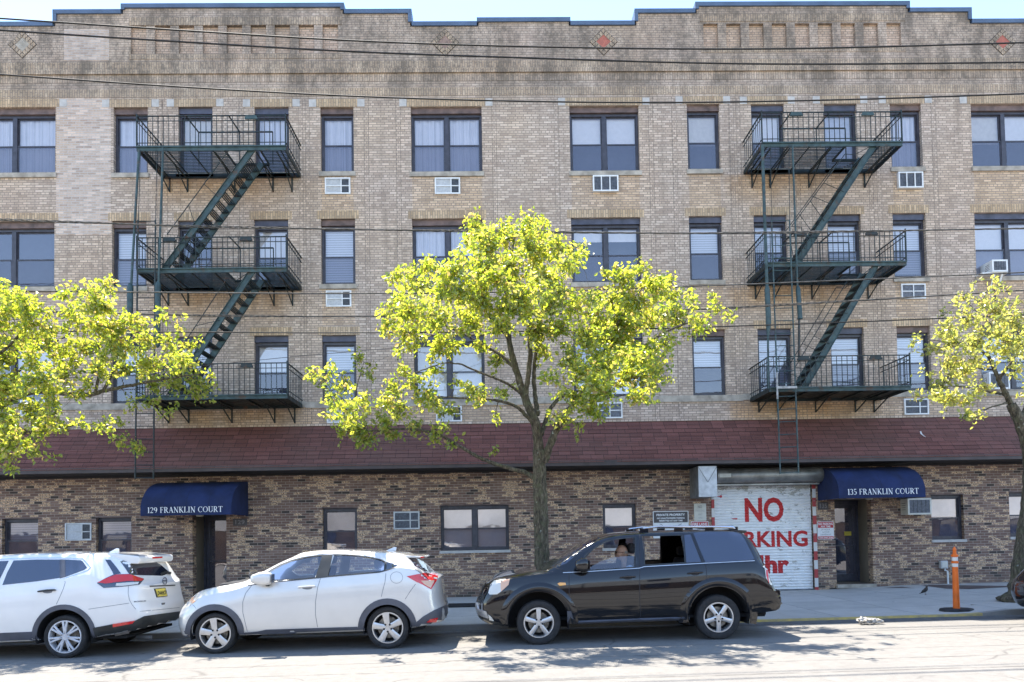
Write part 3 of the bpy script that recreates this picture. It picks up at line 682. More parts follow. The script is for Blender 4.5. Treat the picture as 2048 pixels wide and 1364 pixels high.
# sill course of the first upper storey: one long course following the windows' sills
sc = MB(); segs = [(w_, h) for w_, h in zip(WIN, holes_up) if w_[0][1] == '2']
xprev = BX0
for k, (w_, h) in enumerate(segs):
    xn = (h[1] + segs[k + 1][1][0]) / 2 if k < len(segs) - 1 else BX1
    sc.box(xprev, xn, -.035 - .0004 * k, .10, h[2] - .165, h[2] - .001); xprev = xn
sc.build('sill_course', M['stone'], bld)
for w_, h in zip(GWIN, holes_low):
    x0, x1, z0, z1 = h; win = make_window(*h, None, w_[6], w_[7], w_[8], True)
    s = MB(); s.box(x0 - .03, x1 + .03, -.05, .112, z0 - .07, z0 - .001); s.build('sill', M['pale_stone'], win)
    l = MB(); l.box(x0 - .01, x1 + .01, -.012, .10, z1 - .0185, z1 + .012); l.build('head_trim', M['frame_brown'], win)
# lower band of yellow brick above the pent roof on the right
b = MB(); b.box(at(590, 830).x, at(1130, 830).x, -.004, .03, ROOF_TOP, holes_up[-6][2] - .17)
b.build('yellow_brick_band', M['spandrel'], bld); b = MB(); b.box(at(1460, 830).x, at(1960, 830).x, -.004, .03, ROOF_TOP, holes_up[-2][2] - .17); b.build('yellow_brick_band', M['spandrel'], bld)
# --- pent roof
EY = -0.92
pr = MB(); th = .03
pr.add([(BX0, .0, ROOF_TOP), (BX1, .0, ROOF_TOP), (BX1, EY, ROOF_EAVE), (BX0, EY, ROOF_EAVE)], [(0, 1, 2, 3)])
pr.add([(BX0, .0, ROOF_TOP - .04), (BX1, .0, ROOF_TOP - .04), (BX1, EY, ROOF_EAVE - .04), (BX0, EY, ROOF_EAVE - .04)], [(3, 2, 1, 0)])
roof = pr.build('pent_roof', M['shingle'], bld, fix=False)
# shingle courses as real laps
lap = MB(); n = 11
for k in range(n):
    t = (k + .5) / n; y = EY * t; z = ROOF_TOP + (ROOF_EAVE - ROOF_TOP) * t; random.seed(k)
    x = BX0 + random.random()
    while x < BX1 - 1.2:
        L_ = random.choice((.62, 1.24, 1.86, 2.48)); g = .003 + .004 * random.random()
        ny, nz = -.76 * g - .002, .65 * g + .002
        dy, dz = EY / n, (ROOF_EAVE - ROOF_TOP) / n
        lap.quad((x, y + ny * .2, z + nz * .2), (x + L_, y + ny * .2, z + nz * .2), (x + L_, y + dy * .98 + ny, z + dz * .98 + nz), (x, y + dy * .98 + ny, z + dz * .98 + nz))
        lap.quad((x, y + dy * .98 + ny, z + dz * .98 + nz), (x + L_, y + dy * .98 + ny, z + dz * .98 + nz), (x + L_, y + dy * .98, z + dz * .98), (x, y + dy * .98, z + dz * .98))
        x += L_ + (.31 if random.random() < .12 else .003)
lap.build('shingle_laps', M['shingle'], roof, fix=False)
M['fascia'] = mat('dark brown fascia', (0.075, 0.055, 0.052), 0.6, var=0.15, scale=3); M['soffit'] = mat('black soffit', (0.025, 0.022, 0.022), 0.8)
b = MB(); b.box(BX0, BX1, EY - .03, EY + .01, SOFFIT, ROOF_EAVE - .005); b.build('fascia', M['fascia'], roof)
b = MB(); b.box(BX0, BX1, EY + .011, -.002, SOFFIT + .01, SOFFIT + .03); b.box(BX0, BX1, -.03, -.001, SOFFIT - .05, SOFFIT + .009); b.build('soffit', M['soffit'], roof)
b = MB(); b.box(BX0, BX1, -.035, .0, ROOF_TOP - .01, ROOF_TOP + .045); b.build('roof_flashing', M['buff'], roof)
# --- doors
def door(rect, jamb_side, name):
    x0, x1, z0, z1 = rect; dd = .78
    f = MB(); X0, X1 = x0 + .002, x1 - .002
    fx0, fx1 = X0, X1
    if jamb_side < 0: fx0 = X0 + .004
    # passage lining
    ln = MB(); ln.quad((X0, .24, z0), (X0, dd, z0), (X0, dd, z1), (X0, .24, z1)); ln.quad((X1, .24, z0), (X1, .24, z1), (X1, dd, z1), (X1, dd, z0)); ln.quad((X0, .24, z1 - .002), (X0, dd, z1 - .002), (X1, dd, z1 - .002), (X1, .24, z1 - .002))
    ln.quad((X0, .24, z0 + .01), (X1, .24, z0 + .01), (X1, dd, z0 + .01), (X0, dd, z0 + .01))
    f.box(X0, X0 + .06, dd - .06, dd, z0 + .01, z1 - .01); f.box(X1 - .06, X1, dd - .06, dd, z0 + .01, z1 - .01); f.box(X0 + .06, X1 - .06, dd - .058, dd - .002, z1 - .12, z1 - .01)
    d = f.build('entrance_door', M['frame'], bld)
    ln.build('passage_lining', M['tan'], d, fix=False)
    l = MB(); a, c = X0 + .065, X1 - .065; zt = z1 - .125; y = dd - .045
    l.box(a, a + .07, y, y + .04, z0 + .02, zt); l.box(c - .07, c, y, y + .04, z0 + .02, zt); l.box(a + .07, c - .07, y + .001, y + .039, zt - .09, zt); l.box(a + .07, c - .07, y + .001, y + .039, z0 + .02, z0 + .22)
    lf = l.build('door_leaf', M['frame'], d)
    g = MB(); g.quad((a + .07, y + .02, z0 + .2), (c - .07, y + .02, z0 + .2), (c - .07, y + .02, zt - .08), (a + .07, y + .02, zt - .08)); g.build('pane', M['dark_glass'], d, fix=False)
    h = MB(); h.bar((a + .02, y - .03, (z0 + z1) / 2 - .12), (c - .02, y - .03, (z0 + z1) / 2 - .12), .025, .03); h.build('push_bar', M['frame'], d)
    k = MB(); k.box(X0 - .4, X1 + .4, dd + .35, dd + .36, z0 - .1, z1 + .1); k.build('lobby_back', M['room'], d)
    s = MB(); s.box(x0 - .02, x1 + .02, -.10, .26, z0 - .10, z0 - .001); s.build('step', M['stone'], d)
    return d, (a, c, y, z0, zt)
d129, i129 = door(D129, -1, '129'); d135, i135 = door(D135, 1, '135')
a, c, y, z0, zt = i135
b = MB(); p0 = at(1689, 1063, y - .01); p1 = at(1703, 1071, y - .01); b.box(p0.x, p1.x, y - .004, y + .001, p1.z, p0.z); b.build('notice', mat('yellow notice', (.55, .42, .04), .6), d135)
# --- roller shutter
x0, x1, z0, z1 = SHUT; zg = gz((x0 + x1) / 2) + .04
SY = .09; pitch = .074
def shut_y(z): return SY - .020 * abs(math.sin(math.pi * (z - zg) / pitch))
sh = MB(); zz = []; z = zg
while z < z1: zz.append(z); z += pitch / 6
for k in range(len(zz) - 1): sh.quad((x0 + .03, shut_y(zz[k]), zz[k]), (x1 - .03, shut_y(zz[k]), zz[k]), (x1 - .03, shut_y(zz[k + 1]), zz[k + 1]), (x0 + .03, shut_y(zz[k + 1]), zz[k + 1]))
t = NT('peeling white shutter paint'); co = t.coord()
mp = t.n('Mapping', inp={'Vector': co, 'Scale': (1.0, 1.0, 2.2)})
pe = t.noise(mp.outputs[0], 3.2, 8, 0.75); sep = t.n('SeparateXYZ'); t.L(co, sep.inputs[0])
topb = t.n('MapRange', inp={'Value': sep.outputs[2], 'From Min': 2.55, 'From Max': 2.95, 'To Min': 0.0, 'To Max': 0.12}).outputs[0]
rb = t.n('MapRange', inp={'Value': sep.outputs[0], 'From Min': 6.6, 'From Max': 8.2, 'To Min': 0.0, 'To Max': 0.06}).outputs[0]
pk = t.math('ADD', t.math('ADD', pe, topb), rb)
c = t.mix(t.ramp(pk, [(0.635, 0.0), (0.65, 1.0)]), t.ramp(t.noise(co, 6, 4), [(0.3, (0.76, 0.75, 0.73)), (0.7, (0.86, 0.85, 0.83))]), (0.50, 0.47, 0.41))
edge = t.math('SUBTRACT', t.ramp(pk, [(0.62, 0.0), (0.635, 1.0)]), t.ramp(pk, [(0.64, 0.0), (0.655, 1.0)]), clamp=True)
c = t.mix(t.math('MULTIPLY', edge, 0.75), c, (0.13, 0.11, 0.09)); fz = t.math('FRACT', t.math('MULTIPLY', t.math('SUBTRACT', sep.outputs[2], zg), 1 / pitch)); c = t.mix(t.ramp(fz, [(0.0, 0.35), (0.08, 0.0), (0.92, 0.0), (1.0, 0.35)]), c, (0.22, 0.20, 0.18)); t.set(color=c, rough=0.6); M['shutter'] = t.m
shut = sh.build('garage_shutter', M['shutter'], bld, smooth=True, fix=False)
b = MB(); b.box(x0, x1, SY - .02, SY + .03, zg - .03, zg + .03); b.box(x0, x1, .235, .245, zg - .1, z1); b.build('bottom_bar', M['galv_dark'], shut)
def striped(xa, xb, first):
    g = MB(); g.box(xa, xb, -.03, .0, zg, z1); g.build('guide_rail', M['stripe'], shut)
striped(x1 - .02, x1 + .065, 1); striped(x0 - .065, x0 + .01, 0)
# barrel housing and motor box
b = MB(); hx0, hx1 = at(1434, 948, -.35).x, at(1646, 948, -.35).x; c0, c1 = at(1540, 934, -.5).z, at(1540, 964, -.5).z; cz = (c0 + c1) / 2 + .0; rr = (c0 - c1) / 2 + .01
prof = [(rr * .96, 0), (rr, .03), (rr, hx1 - hx0 - .03), (rr * .96, hx1 - hx0)]
b.lathe([(0.001, 0)] + prof + [(0.001, hx1 - hx0)], (hx0, -rr - .03, cz), 'x', 28)
hs = b.build('barrel_housing', M['steel'], shut, smooth='auto')
b = MB(); b.box(hx0 + .02, hx1 - .06, -rr - .06, .05, cz - rr - .05, cz - rr - .012); b.build('housing_lip', M['steel'], hs)
b = MB(); p = at(1441, 947, -.5); q = at(1464, 954, -.5); b.box(p.x, q.x, -2 * rr - .036, -2 * rr - .022, q.z, p.z); b.build('rating_label', M['signfade'], hs)
mx0, mx1 = at(1397, 960, -.85).x, at(1434, 960, -.85).x; mz1, mz0 = at(1415, 932, -.85).z, at(1415, 993.5, -.85).z
b = MB(); b.box(mx0, mx1, -.852, -.85, mz0, mz1 - .005); mot = MB(); mot.box(mx0, mx1, -.85, -.002, mz0, mz1)
mo = mot.build('motor_box', M['galv_dark'], shut); f = b.build('front_panel', M['galv'], mo)
b = MB(); xm = (mx0 + mx1) / 2; b.bar((mx0, -.856, mz1 - .02), (xm, -.856, mz0 + .36), .012, .006, up=(0, 1, 0)); b.bar((mx1, -.856, mz1 - .02), (xm, -.8565, mz0 + .36), .012, .006, up=(0, 1, 0)); b.build('folded_seams', M['galv_dark'], mo)
b = MB(); b.lathe([(0.0, 0), (.03, .005), (.034, .03), (.02, .06), (0.0, .065)], (at(1441, 993, -.7).x, -.75, at(1441, 993, -.7).z), 'y', 12); b.bar((mx1 - .03, -.7, mz0 + .02), (at(1441, 993, -.7).x, -.72, at(1441, 993, -.7).z), .02); b.build('warning_lamp', M['red'], mo)
# sprayed peel flakes
b = MB()
for px, py, w2, h2 in ((1467, 1037, .19, .045), ): c = at(px, py, SY); b.add([(c.x - w2 / 2, SY - .03, c.z + h2 * .5), (c.x - w2 * .1, SY - .034, c.z + h2 * .1), (c.x + w2 / 2, SY - .03, c.z + h2 * .2), (c.x + w2 * .45, SY - .03, c.z - h2 * .6), (c.x - w2 * .05, SY - .03, c.z - h2 * .4)], [(0, 1, 2, 3, 4)])
b.build('red_paint_smear', M['redtext'], shut)
# ================================================================== text
def text_polys(s, bold=0.0, font_w=1.0):
    cu = bpy.data.curves.new('t', 'FONT'); cu.body = s; cu.size = 1.0; cu.offset = bold; cu.resolution_u = 3
    o = bpy.data.objects.new('t', cu); COL.objects.link(o)
    dg = bpy.context.evaluated_depsgraph_get(); dg.update()
    me = bpy.data.meshes.new_from_object(o.evaluated_get(dg))
    vs = [(v.co.x, v.co.y) for v in me.vertices]; fs = [tuple(p.vertices) for p in me.polygons]
    bpy.data.objects.remove(o); bpy.data.curves.remove(cu); bpy.data.meshes.remove(me)
    return vs, fs
def text_on(b, s, x0, x1, z0, z1, y, bold=0.0):
    vs, fs = text_polys(s, bold)
    if not vs: return
    a, c = min(v[0] for v in vs), max(v[0] for v in vs); e, f = min(v[1] for v in vs), max(v[1] for v in vs)
    yy = y if callable(y) else (lambda x, z: y)
    pts = [(x0 + (v[0] - a) / (c - a) * (x1 - x0), z0 + (v[1] - e) / (f - e) * (z1 - z0)) for v in vs]
    b.add([(p[0], yy(*p), p[1]) for p in pts], fs)
# serif capitals drawn as strokes: (x0,z0,x1,z1,width) in a 0..1 tall cell, arcs as ('a',cx,cz,rx,rz,t0,t1,wthick,wthin)
T_, H_ = .15, .055
def S_(*a): return a
GL = {
 'F': (.62, [(.16,0,.16,1,T_), (.03,1-H_/2,.56,1-H_/2,H_), (.16,.52,.44,.52,H_), (.03,H_/2,.32,H_/2,H_), (.56,1,.56,.80,H_), (.43,.62,.43,.42,H_)]),
 'R': (.78, [(.16,0,.16,1,T_), (.03,H_/2,.32,H_/2,H_), (.03,1-H_/2,.30,1-H_/2,H_), ('a',.30,.74,.25,.24,90,-90,T_,H_), (.16,1-H_/2,.32,1-H_/2,H_), (.16,.50,.32,.50,H_), (.34,.50,.66,.03,T_), (.58,H_/2,.80,H_/2,H_)]),
 'A': (.80, [(.38,1,.12,.02,H_), (.38,1,.68,.02,T_), (.22,.34,.56,.34,H_), (.0,H_/2,.26,H_/2,H_), (.54,H_/2,.82,H_/2,H_)]),
 'N': (.86, [(.16,0,.16,1,H_), (.12,1,.70,.0,T_), (.70,0,.70,1,H_), (.0,1-H_/2,.22,1-H_/2,H_), (.04,H_/2,.28,H_/2,H_), (.58,1-H_/2,.84,1-H_/2,H_)]),
 'K': (.80, [(.16,0,.16,1,T_), (.03,H_/2,.32,H_/2,H_), (.03,1-H_/2,.32,1-H_/2,H_), (.20,.46,.62,.96,H_), (.30,.56,.68,.02,T_), (.58,H_/2,.82,H_/2,H_), (.50,1-H_/2,.74,1-H_/2,H_)]),
 'L': (.66, [(.16,0,.16,1,T_), (.03,1-H_/2,.32,1-H_/2,H_), (.03,H_/2,.60,H_/2,H_), (.58,0,.62,.22,H_)]),
 'I': (.36, [(.17,0,.17,1,T_), (.03,H_/2,.31,H_/2,H_), (.03,1-H_/2,.31,1-H_/2,H_)]),
 'C': (.78, [('a',.42,.5,.34,.47,45,315,T_,H_), (.68,.98,.68,.72,H_)]),
 'O': (.88, [('a',.43,.5,.36,.47,0,360,T_,H_)]),
 'U': (.84, [(.16,1,.16,.34,T_), ('a',.42,.34,.26,.31,180,360,T_,H_), (.68,1,.68,.34,H_), (.02,1-H_/2,.31,1-H_/2,H_), (.56,1-H_/2,.80,1-H_/2,H_)]),
 'T': (.74, [(.37,0,.37,1,T_), (.04,1-H_/2,.70,1-H_/2,H_), (.04,1,.04,.80,H_), (.70,1,.70,.80,H_), (.24,H_/2,.50,H_/2,H_)]),
 '1': (.42, [(.22,0,.22,1,T_), (.08,H_/2,.36,H_/2,H_), (.06,.86,.20,.97,H_)]),
 '2': (.60, [('a',.28,.72,.21,.25,160,-35,T_,H_), (.46,.60,.08,.05,H_), (.06,.06,.52,.06,.12)]),
 '3': (.56, [('a',.24,.75,.19,.22,150,-90,T_,H_), ('a',.24,.27,.22,.25,90,-150,T_,H_)]),
 '5': (.58, [(.14,1,.14,.54,H_), (.12,.94,.48,.94,.12), ('a',.24,.31,.24,.29,120,-140,T_,H_)]),
 '9': (.60, [('a',.28,.68,.20,.27,0,360,T_,H_), ('a',.14,.62,.35,.60,5,-65,T_,H_)]), ' ': (.34, [])}
def serif_text(b, s, x0, x1, z0, z1, yf):
    W = sum(GL[c][0] + .05 for c in s); kx = (x1 - x0) / W; kz = z1 - z0; x = x0; lay = 0
    for c in s:
        adv, st = GL[c]
        for q in st:
            lay = (lay + 1) % 7; dy = .0004 * lay
            if q[0] == 'a':
                _, cx, cz, rx, rz, t0, t1, wt, wh = q; n = 14; vs = []
                for i in range(n + 1):
                    t = R(t0 + (t1 - t0) * i / n); w_ = wh + (wt - wh) * abs(math.cos(t)) ** 1.3
                    for sg in (-.5, .5): vs.append((x + (cx + (rx + sg * w_) * math.cos(t)) * kx, 0, z0 + (cz + (rz + sg * (wh + (w_ - wh) * .4)) * math.sin(t)) * kz))
                vs = [(v[0], yf(v[0], v[2]) - dy, v[2]) for v in vs]
                b.add(vs, [(2 * i, 2 * i + 1, 2 * i + 3, 2 * i + 2) for i in range(n)])
            else:
                a0, b0, a1, b1, w_ = q; d = Vector((a1 - a0, b1 - b0)); nrm = Vector((-d.y, d.x)).normalized() * w_ / 2
                vs = [(a0 + nrm.x, b0 + nrm.y), (a0 - nrm.x, b0 - nrm.y), (a1 - nrm.x, b1 - nrm.y), (a1 + nrm.x, b1 + nrm.y)]
                vs = [(x + v[0] * kx, z0 + v[1] * kz) for v in vs]; b.add([(v[0], yf(*v) - dy, v[1]) for v in vs], [(0, 1, 2, 3)])
        x += (adv + .05) * kx
# --- painted words on the shutter, following its corrugations
def on_shutter(b, s, px0, px1, py0, py1, bold):
    x0, x1, z1_, z0_ = at(px0, (py0 + py1) / 2, SY).x, at(px1, (py0 + py1) / 2, SY).x, at((px0 + px1) / 2, py0, SY).z, at((px0 + px1) / 2, py1, SY).z
    vs, fs = text_polys(s, bold); a, c = min(v[0] for v in vs), max(v[0] for v in vs); e, f = min(v[1] for v in vs), max(v[1] for v in vs)
    bm = bmesh.new(); bv = [bm.verts.new((x0 + (v[0] - a) / (c - a) * (x1 - x0), 0, z0_ + (v[1] - e) / (f - e) * (z1_ - z0_))) for v in vs]
    for q in fs:
        try: bm.faces.new([bv[i] for i in q])
        except ValueError: pass
    z = zg
    while z < z1_ + .1:
        if z > z0_ - .05: bmesh.ops.bisect_plane(bm, geom=bm.verts[:] + bm.edges[:] + bm.faces[:], plane_co=(0, 0, z), plane_no=(0, 0, 1))
        z += pitch / 6
    rnd = random.Random(5)
    for v in bm.verts: v.co.y = shut_y(v.co.z) - .0035; v.co.x += rnd.uniform(-.004, .004)
    bm.verts.index_update()
    b.add([tuple(v.co) for v in bm.verts], [tuple(v.index for v in f_.verts) for f_ in bm.faces]); bm.free()
b = MB()
on_shutter(b, 'NO', 1489, 1567, 995, 1044, .035); on_shutter(b, 'PARKING', 1437, 1615, 1062, 1094.5, .03); on_shutter(b, '24hr', 1478, 1578, 1110, 1147, .05)
b.build('painted_words', M['redtext'], shut, fix=False)
# ================================================================== awnings
M['seamcloth'] = mat('navy seam tape', (0.007, 0.014, 0.05), 0.8)
def awning(px0, px1, word, ptop, pbot, tx0, tx1, ty0, ty1, label):
    Y = -1.2; x0, x1 = at(px0, 1010, Y).x, at(px1, 1010, Y).x; xm = (x0 + x1) / 2; pm = (px0 + px1) / 2
    zb = at(pm, pbot, Y).z; zt = at(pm, ptop, -.45).z + .03; zv = zb + .16
    root = empty('door_awning', (xm, 0, zb), label, 'awning', 'navy awnings over the two doors')
    prof = [(Y * math.sin(R(90) * i / 12), zv + (zt - zv) * math.cos(R(90) * i / 12)) for i in range(13)] + [(Y, zb)]
    b = MB(); vs = []; nx = 14
    for i in range(nx + 1):
        x = x0 + (x1 - x0) * i / nx
        for k, (y, z) in enumerate(prof):
            sag = (.008 * math.sin(i / nx * math.pi * 8) + .004 * math.sin(i * 1.7 + k)) * (1 if 2 < k < 12 else 0)
            vs.append((x, y + sag - (0.002 if k else 0.004), z - sag))
    m_ = len(prof); b.add(vs, [(i * m_ + k, (i + 1) * m_ + k, (i + 1) * m_ + k + 1, i * m_ + k + 1) for i in range(nx) for k in range(m_ - 1)])
    b.build('canopy', M['awning'], root, smooth='auto', fix=False)
    for f_ in (.25, .5, .75):
        sm = MB(); xx = x0 + (x1 - x0) * f_
        for (ya, za), (yb, zb_) in zip(prof, prof[1:]): sm.quad((xx - .006, ya - .010, za + .004), (xx + .006, ya - .010, za + .004), (xx + .006, yb - .010, zb_ + .004), (xx - .006, yb - .010, zb_ + .004))
        sm.build('canvas_seam', M['seamcloth'], root, fix=False)
    for x in (x0 + .001, x1 - .001):
        s = MB(); poly = [(x, y, z) for y, z in prof] + [(x, -.004, zb)]; s.add([(x, -.004, zb)] + [(x, y, z) for y, z in prof], [(0, k + 1, k + 2) for k in range(len(prof) - 1)]); s.build('side_panel', M['awning'], root, fix=False)
    f = MB()
    for x in (x0 + .03, x1 - .03): f.bar((x, -.01, zb + .02), (x, Y + .03, zb + .02), .03)
    f.bar((x0 + .03, Y + .03, zb + .021), (x1 - .03, Y + .03, zb + .021), .03); f.build('canopy_frame', M['galv_dark'], root)
    t = MB()
    def yf(x, z):
        if z <= zv: return Y - .008
        s = min(1, (z - zv) / (zt - zv)); return Y * math.sqrt(max(0, 1 - s * s)) - .010
    def X(px, py): return at(px, py, Y).x
    serif_text(t, word, X(tx0, ty1), X(tx1, ty1), at((tx0 + tx1) / 2, ty1, Y).z, at((tx0 + tx1) / 2, ty0, Y).z, yf)
    t.build('lettering', M['letter'], root, fix=False)
    lm = MB(); lx = xm + (.15 if px0 < 1000 else -.1); lm.lathe([(.02, .10), (.06, .09), (.09, .02), (.075, 0), (0, 0)], (lx, -.75, zb - .02), 'z', 16)
    lm.bar((lx, -.75, zb + .07), (lx, -.01, zb + .07), .02); lm.build('entrance_lamp', mat('cream lamp', (.55, .48, .36), .5), root)
    return root
awning(281, 462.6, '129 FRANKLIN COURT', 965, 1030.5, 295, 446, 1013.5, 1025, 'navy blue canvas awning lettered 129 FRANKLIN COURT over the left door')
awning(1678.6, 1852, '135 FRANKLIN COURT', 934, 995.5, 1695, 1838, 977, 988.5, 'navy blue canvas awning lettered 135 FRANKLIN COURT right of the garage')
# ================================================================== signs and plaques
def plate(name, px0, px1, py0, py1, m, label, cat, y=-.02, group=None, lab=True, r=.02):
    xm, ym = (px0 + px1) / 2, (py0 + py1) / 2
    x0, x1, z1_, z0_ = at(px0, ym).x, at(px1, ym).x, at(xm, py0).z, at(xm, py1).z
    root = empty(name, ((x0 + x1) / 2, 0, z0_), label, cat, group)
    poly = []
    for cx, cz, a0 in ((x1 - r, z1_ - r, 0), (x0 + r, z1_ - r, 90), (x0 + r, z0_ + r, 180), (x1 - r, z0_ + r, 270)):
        for k in range(4): t = R(a0 + 30 * k); poly.append((cx + r * math.cos(t), cz + r * math.sin(t)))
    b = MB(); b.prism(poly[::-1], y, -.001); b.build('sign_plate', m, root)
    return root, (x0, x1, z0_, z1_)
def rectp(name, m, root, x0, x1, z0, z1, y): b = MB(); b.quad((x0, y, z0), (x1, y, z0), (x1, y, z1), (x0, y, z1)); b.build(name, m, root, fix=False)
def words(root, m, lines, y, bold=0.02):
    b = MB()
    for s, x0, x1, z0, z1 in lines: text_on(b, s, x0, x1, z0, z1, y, bold)
    b.build('lettering', m, root, fix=False)
root, (x0, x1, z0, z1) = plate('wall_sign', 1306, 1377, 1022, 1076, M['signwhite'], 'charcoal and white PRIVATE PROPERTY sign on the brick wall above the black car', 'sign')
W, H = x1 - x0, z1 - z0
rectp('dark_field', M['signdark'], root, x0 + .02, x1 - .02, z0 + H * .57, z1 - .02, -.0215)
words(root, M['letter'], [('PRIVATE PROPERTY', x0 + W * .10, x1 - W * .10, z1 - H * .185, z1 - H * .10), ('NO UNAUTHORIZED PARKING', x0 + W * .11, x1 - W * .11, z1 - H * .295, z1 - H * .235), ('PERMITTED AT ANY TIME', x0 + W * .17, x1 - W * .17, z1 - H * .39, z1 - H * .33)], -.0235, .03)
b = MB()   # towing logo: a pair of swept lines
xm = (x0 + x1) / 2
for s in (-1, 1):
    b.tube([(xm + s * W * .30, -.0225, z0 + H * .52), (xm + s * W * .15, -.0225, z0 + H * .42), (xm, -.0225, z0 + H * .38)], .006, 4); b.tube([(xm + s * W * .26, -.0225, z0 + H * .46), (xm + s * W * .12, -.0225, z0 + H * .36)], .005, 4)
b.build('swept_emblem', M['signdark'], root)
words(root, M['red'], [('VIOLATORS WILL BE TOWED', x0 + W * .12, x1 - W * .12, z0 + H * .12, z0 + H * .20)], -.0225) if False else None
root, (x0, x1, z0, z1) = plate('wall_sign', 1388, 1412, 1007, 1041.5, M['signfade'], 'faded cream NO PARKING ANY TIME sign beside the left shutter rail', 'sign')
W, H = x1 - x0, z1 - z0
words(root, M['fadetext'], [('NO', x0 + W * .32, x1 - W * .34, z1 - H * .27, z1 - H * .11)], -.0215, .01)
words(root, M['palefade'], [('PARKING', x0 + W * .12, x1 - W * .12, z1 - H * .48, z1 - H * .35), ('ANY', x0 + W * .32, x1 - W * .32, z1 - H * .69, z1 - H * .58), ('TIME', x0 + W * .30, x1 - W * .30, z1 - H * .90, z1 - H * .79)], -.0215, .0)
root, (x0, x1, z0, z1) = plate('wall_sign', 1382, 1417, 1042.5, 1085, M['signwhite'], 'red and white FIRE LANE sign just above the black car roof rails', 'sign')
W, H = x1 - x0, z1 - z0
rectp('red_field', M['red'], root, x0 + .015, x1 - .015, z1 - H * .23, z1 - .015, -.0215)
words(root, M['letter'], [('FIRE LANE', x0 + W * .08, x1 - W * .08, z1 - H * .20, z1 - H * .07)], -.0230, .02)
words(root, M['signdark'], [('NO', x0 + W * .36, x1 - W * .36, z1 - H * .42, z1 - H * .29)], -.0215, .02)
words(root, M['red'], [('PARKING', x0 + W * .14, x1 - W * .14, z1 - H * .62, z1 - H * .49)], -.0215, .02)
root, (x0, x1, z0, z1) = plate('wall_sign', 1634.5, 1667, 1043, 1078.5, M['signwhite'], 'red and white NO PARKING 24 hour driveway sign right of the shutter', 'sign')
W, H = x1 - x0, z1 - z0
rectp('red_field', M['red'], root, x0 + .012, x1 - .012, z1 - H * .36, z1 - .012, -.0215); rectp('red_field', M['red'], root, x0 + .012, x1 - .012, z0 + .012, z0 + H * .17, -.0215)
words(root, M['letter'], [('NO PARKING', x0 + W * .06, x1 - W * .06, z1 - H * .20, z1 - H * .07), ('ANY TIME', x0 + W * .2, x1 - W * .2, z1 - H * .33, z1 - H * .23), ('TOW AWAY ZONE', x0 + W * .08, x1 - W * .08, z0 + H * .05, z0 + H * .135)], -.0230, .02)
words(root, M['fadetext'], [('24 HOUR', x0 + W * .22, x1 - W * .22, z0 + H * .50, z0 + H * .59), ('ACTIVE', x0 + W * .28, x1 - W * .28, z0 + H * .36, z0 + H * .45), ('DRIVEWAY', x0 + W * .18, x1 - W * .18, z0 + H * .22, z0 + H * .31)], -.0215, .0)
for a, c, e, f, s, lb in ((467, 494.5, 1037, 1051.5, '129', 'small dark house number plaque reading 129 under the left awning'), (1635.5, 1656, 1004, 1019.5, '135', 'small dark house number plaque reading 135 under the right awning')):
    root, (x0, x1, z0, z1) = plate('number_plaque', a, c, e, f, M['signdark'], lb, 'number plaque', -.03, None, r=.008)
    words(root, M['fadetext'], [(s, x0 + (x1 - x0) * .16, x1 - (x1 - x0) * .16, z0 + (z1 - z0) * .2, z1 - (z1 - z0) * .2)], -.0315, .02)
# ================================================================== air conditioners in the wall
def sleeve(px0, px1, py0, py1, label, style='split', proud=.05, y_in=.0, grp='white air conditioner grilles under the windows', fm='white'):
    xm, ym = (px0 + px1) / 2, (py0 + py1) / 2
    x0, x1, z1_, z0_ = at(px0, ym, -proud).x, at(px1, ym, -proud).x, at(xm, py0, -proud).z, at(xm, py1, -proud).z
    root = empty('air_conditioner', ((x0 + x1) / 2, 0, z0_), label, 'air conditioner', grp)
    W, H = x1 - x0, z1_ - z0_; fr = .035; y = -proud
    b = MB(); b.box(x0, x0 + fr, y, -.001, z0_, z1_); b.box(x1 - fr, x1, y, -.001, z0_, z1_); b.box(x0 + fr, x1 - fr, y + .001, -.001, z1_ - fr, z1_); b.box(x0 + fr, x1 - fr, y + .001, -.001, z0_, z0_ + fr)
    if style == 'three':
        for k in (1, 2): xx = x0 + W * k / 3; b.box(xx - .014, xx + .014, y + .003, y + .02, z0_ + fr, z1_ - fr)
    else:
        xx = x0 + W * (.64 if style in ('split', 'dark') else .5); b.box(xx - .014, xx + .014, y + .003, y + .02, z0_ + fr, z1_ - fr)
        zz_ = (z0_ + z1_) / 2; b.box(x0 + fr, x1 - fr, y + .004, y + .021, zz_ - .012, zz_ + .012)
    b.build('housing', M[fm], root)
    gm = {'split': 'grille_pale', 'three': 'grille_dark', 'quad': 'grille', 'dark': 'grille_dark'}[style]
    g = MB(); g.box(x0 + fr, x1 - fr, y + .03, -.001, z0_ + fr, z1_ - fr); gr = g.build('grille', M[gm], root)
    l = MB(); z = z0_ + fr + .012
    while z < z1_ - fr - .01: l.box(x0 + fr + .002, x1 - fr - .002, y + .022, y + .0295, z, z + .007); z += .019
    l.build('louvres', M['grille' if gm != 'grille_pale' else 'white'], gr)
    if style == 'split':
        d = MB(); d.box(x0 + W * .66, x1 - fr - .01, y + .0215, y + .0292, z0_ + fr + .01, z1_ - fr - .01); d.build('vent', M['grille_dark'], gr)
    return root
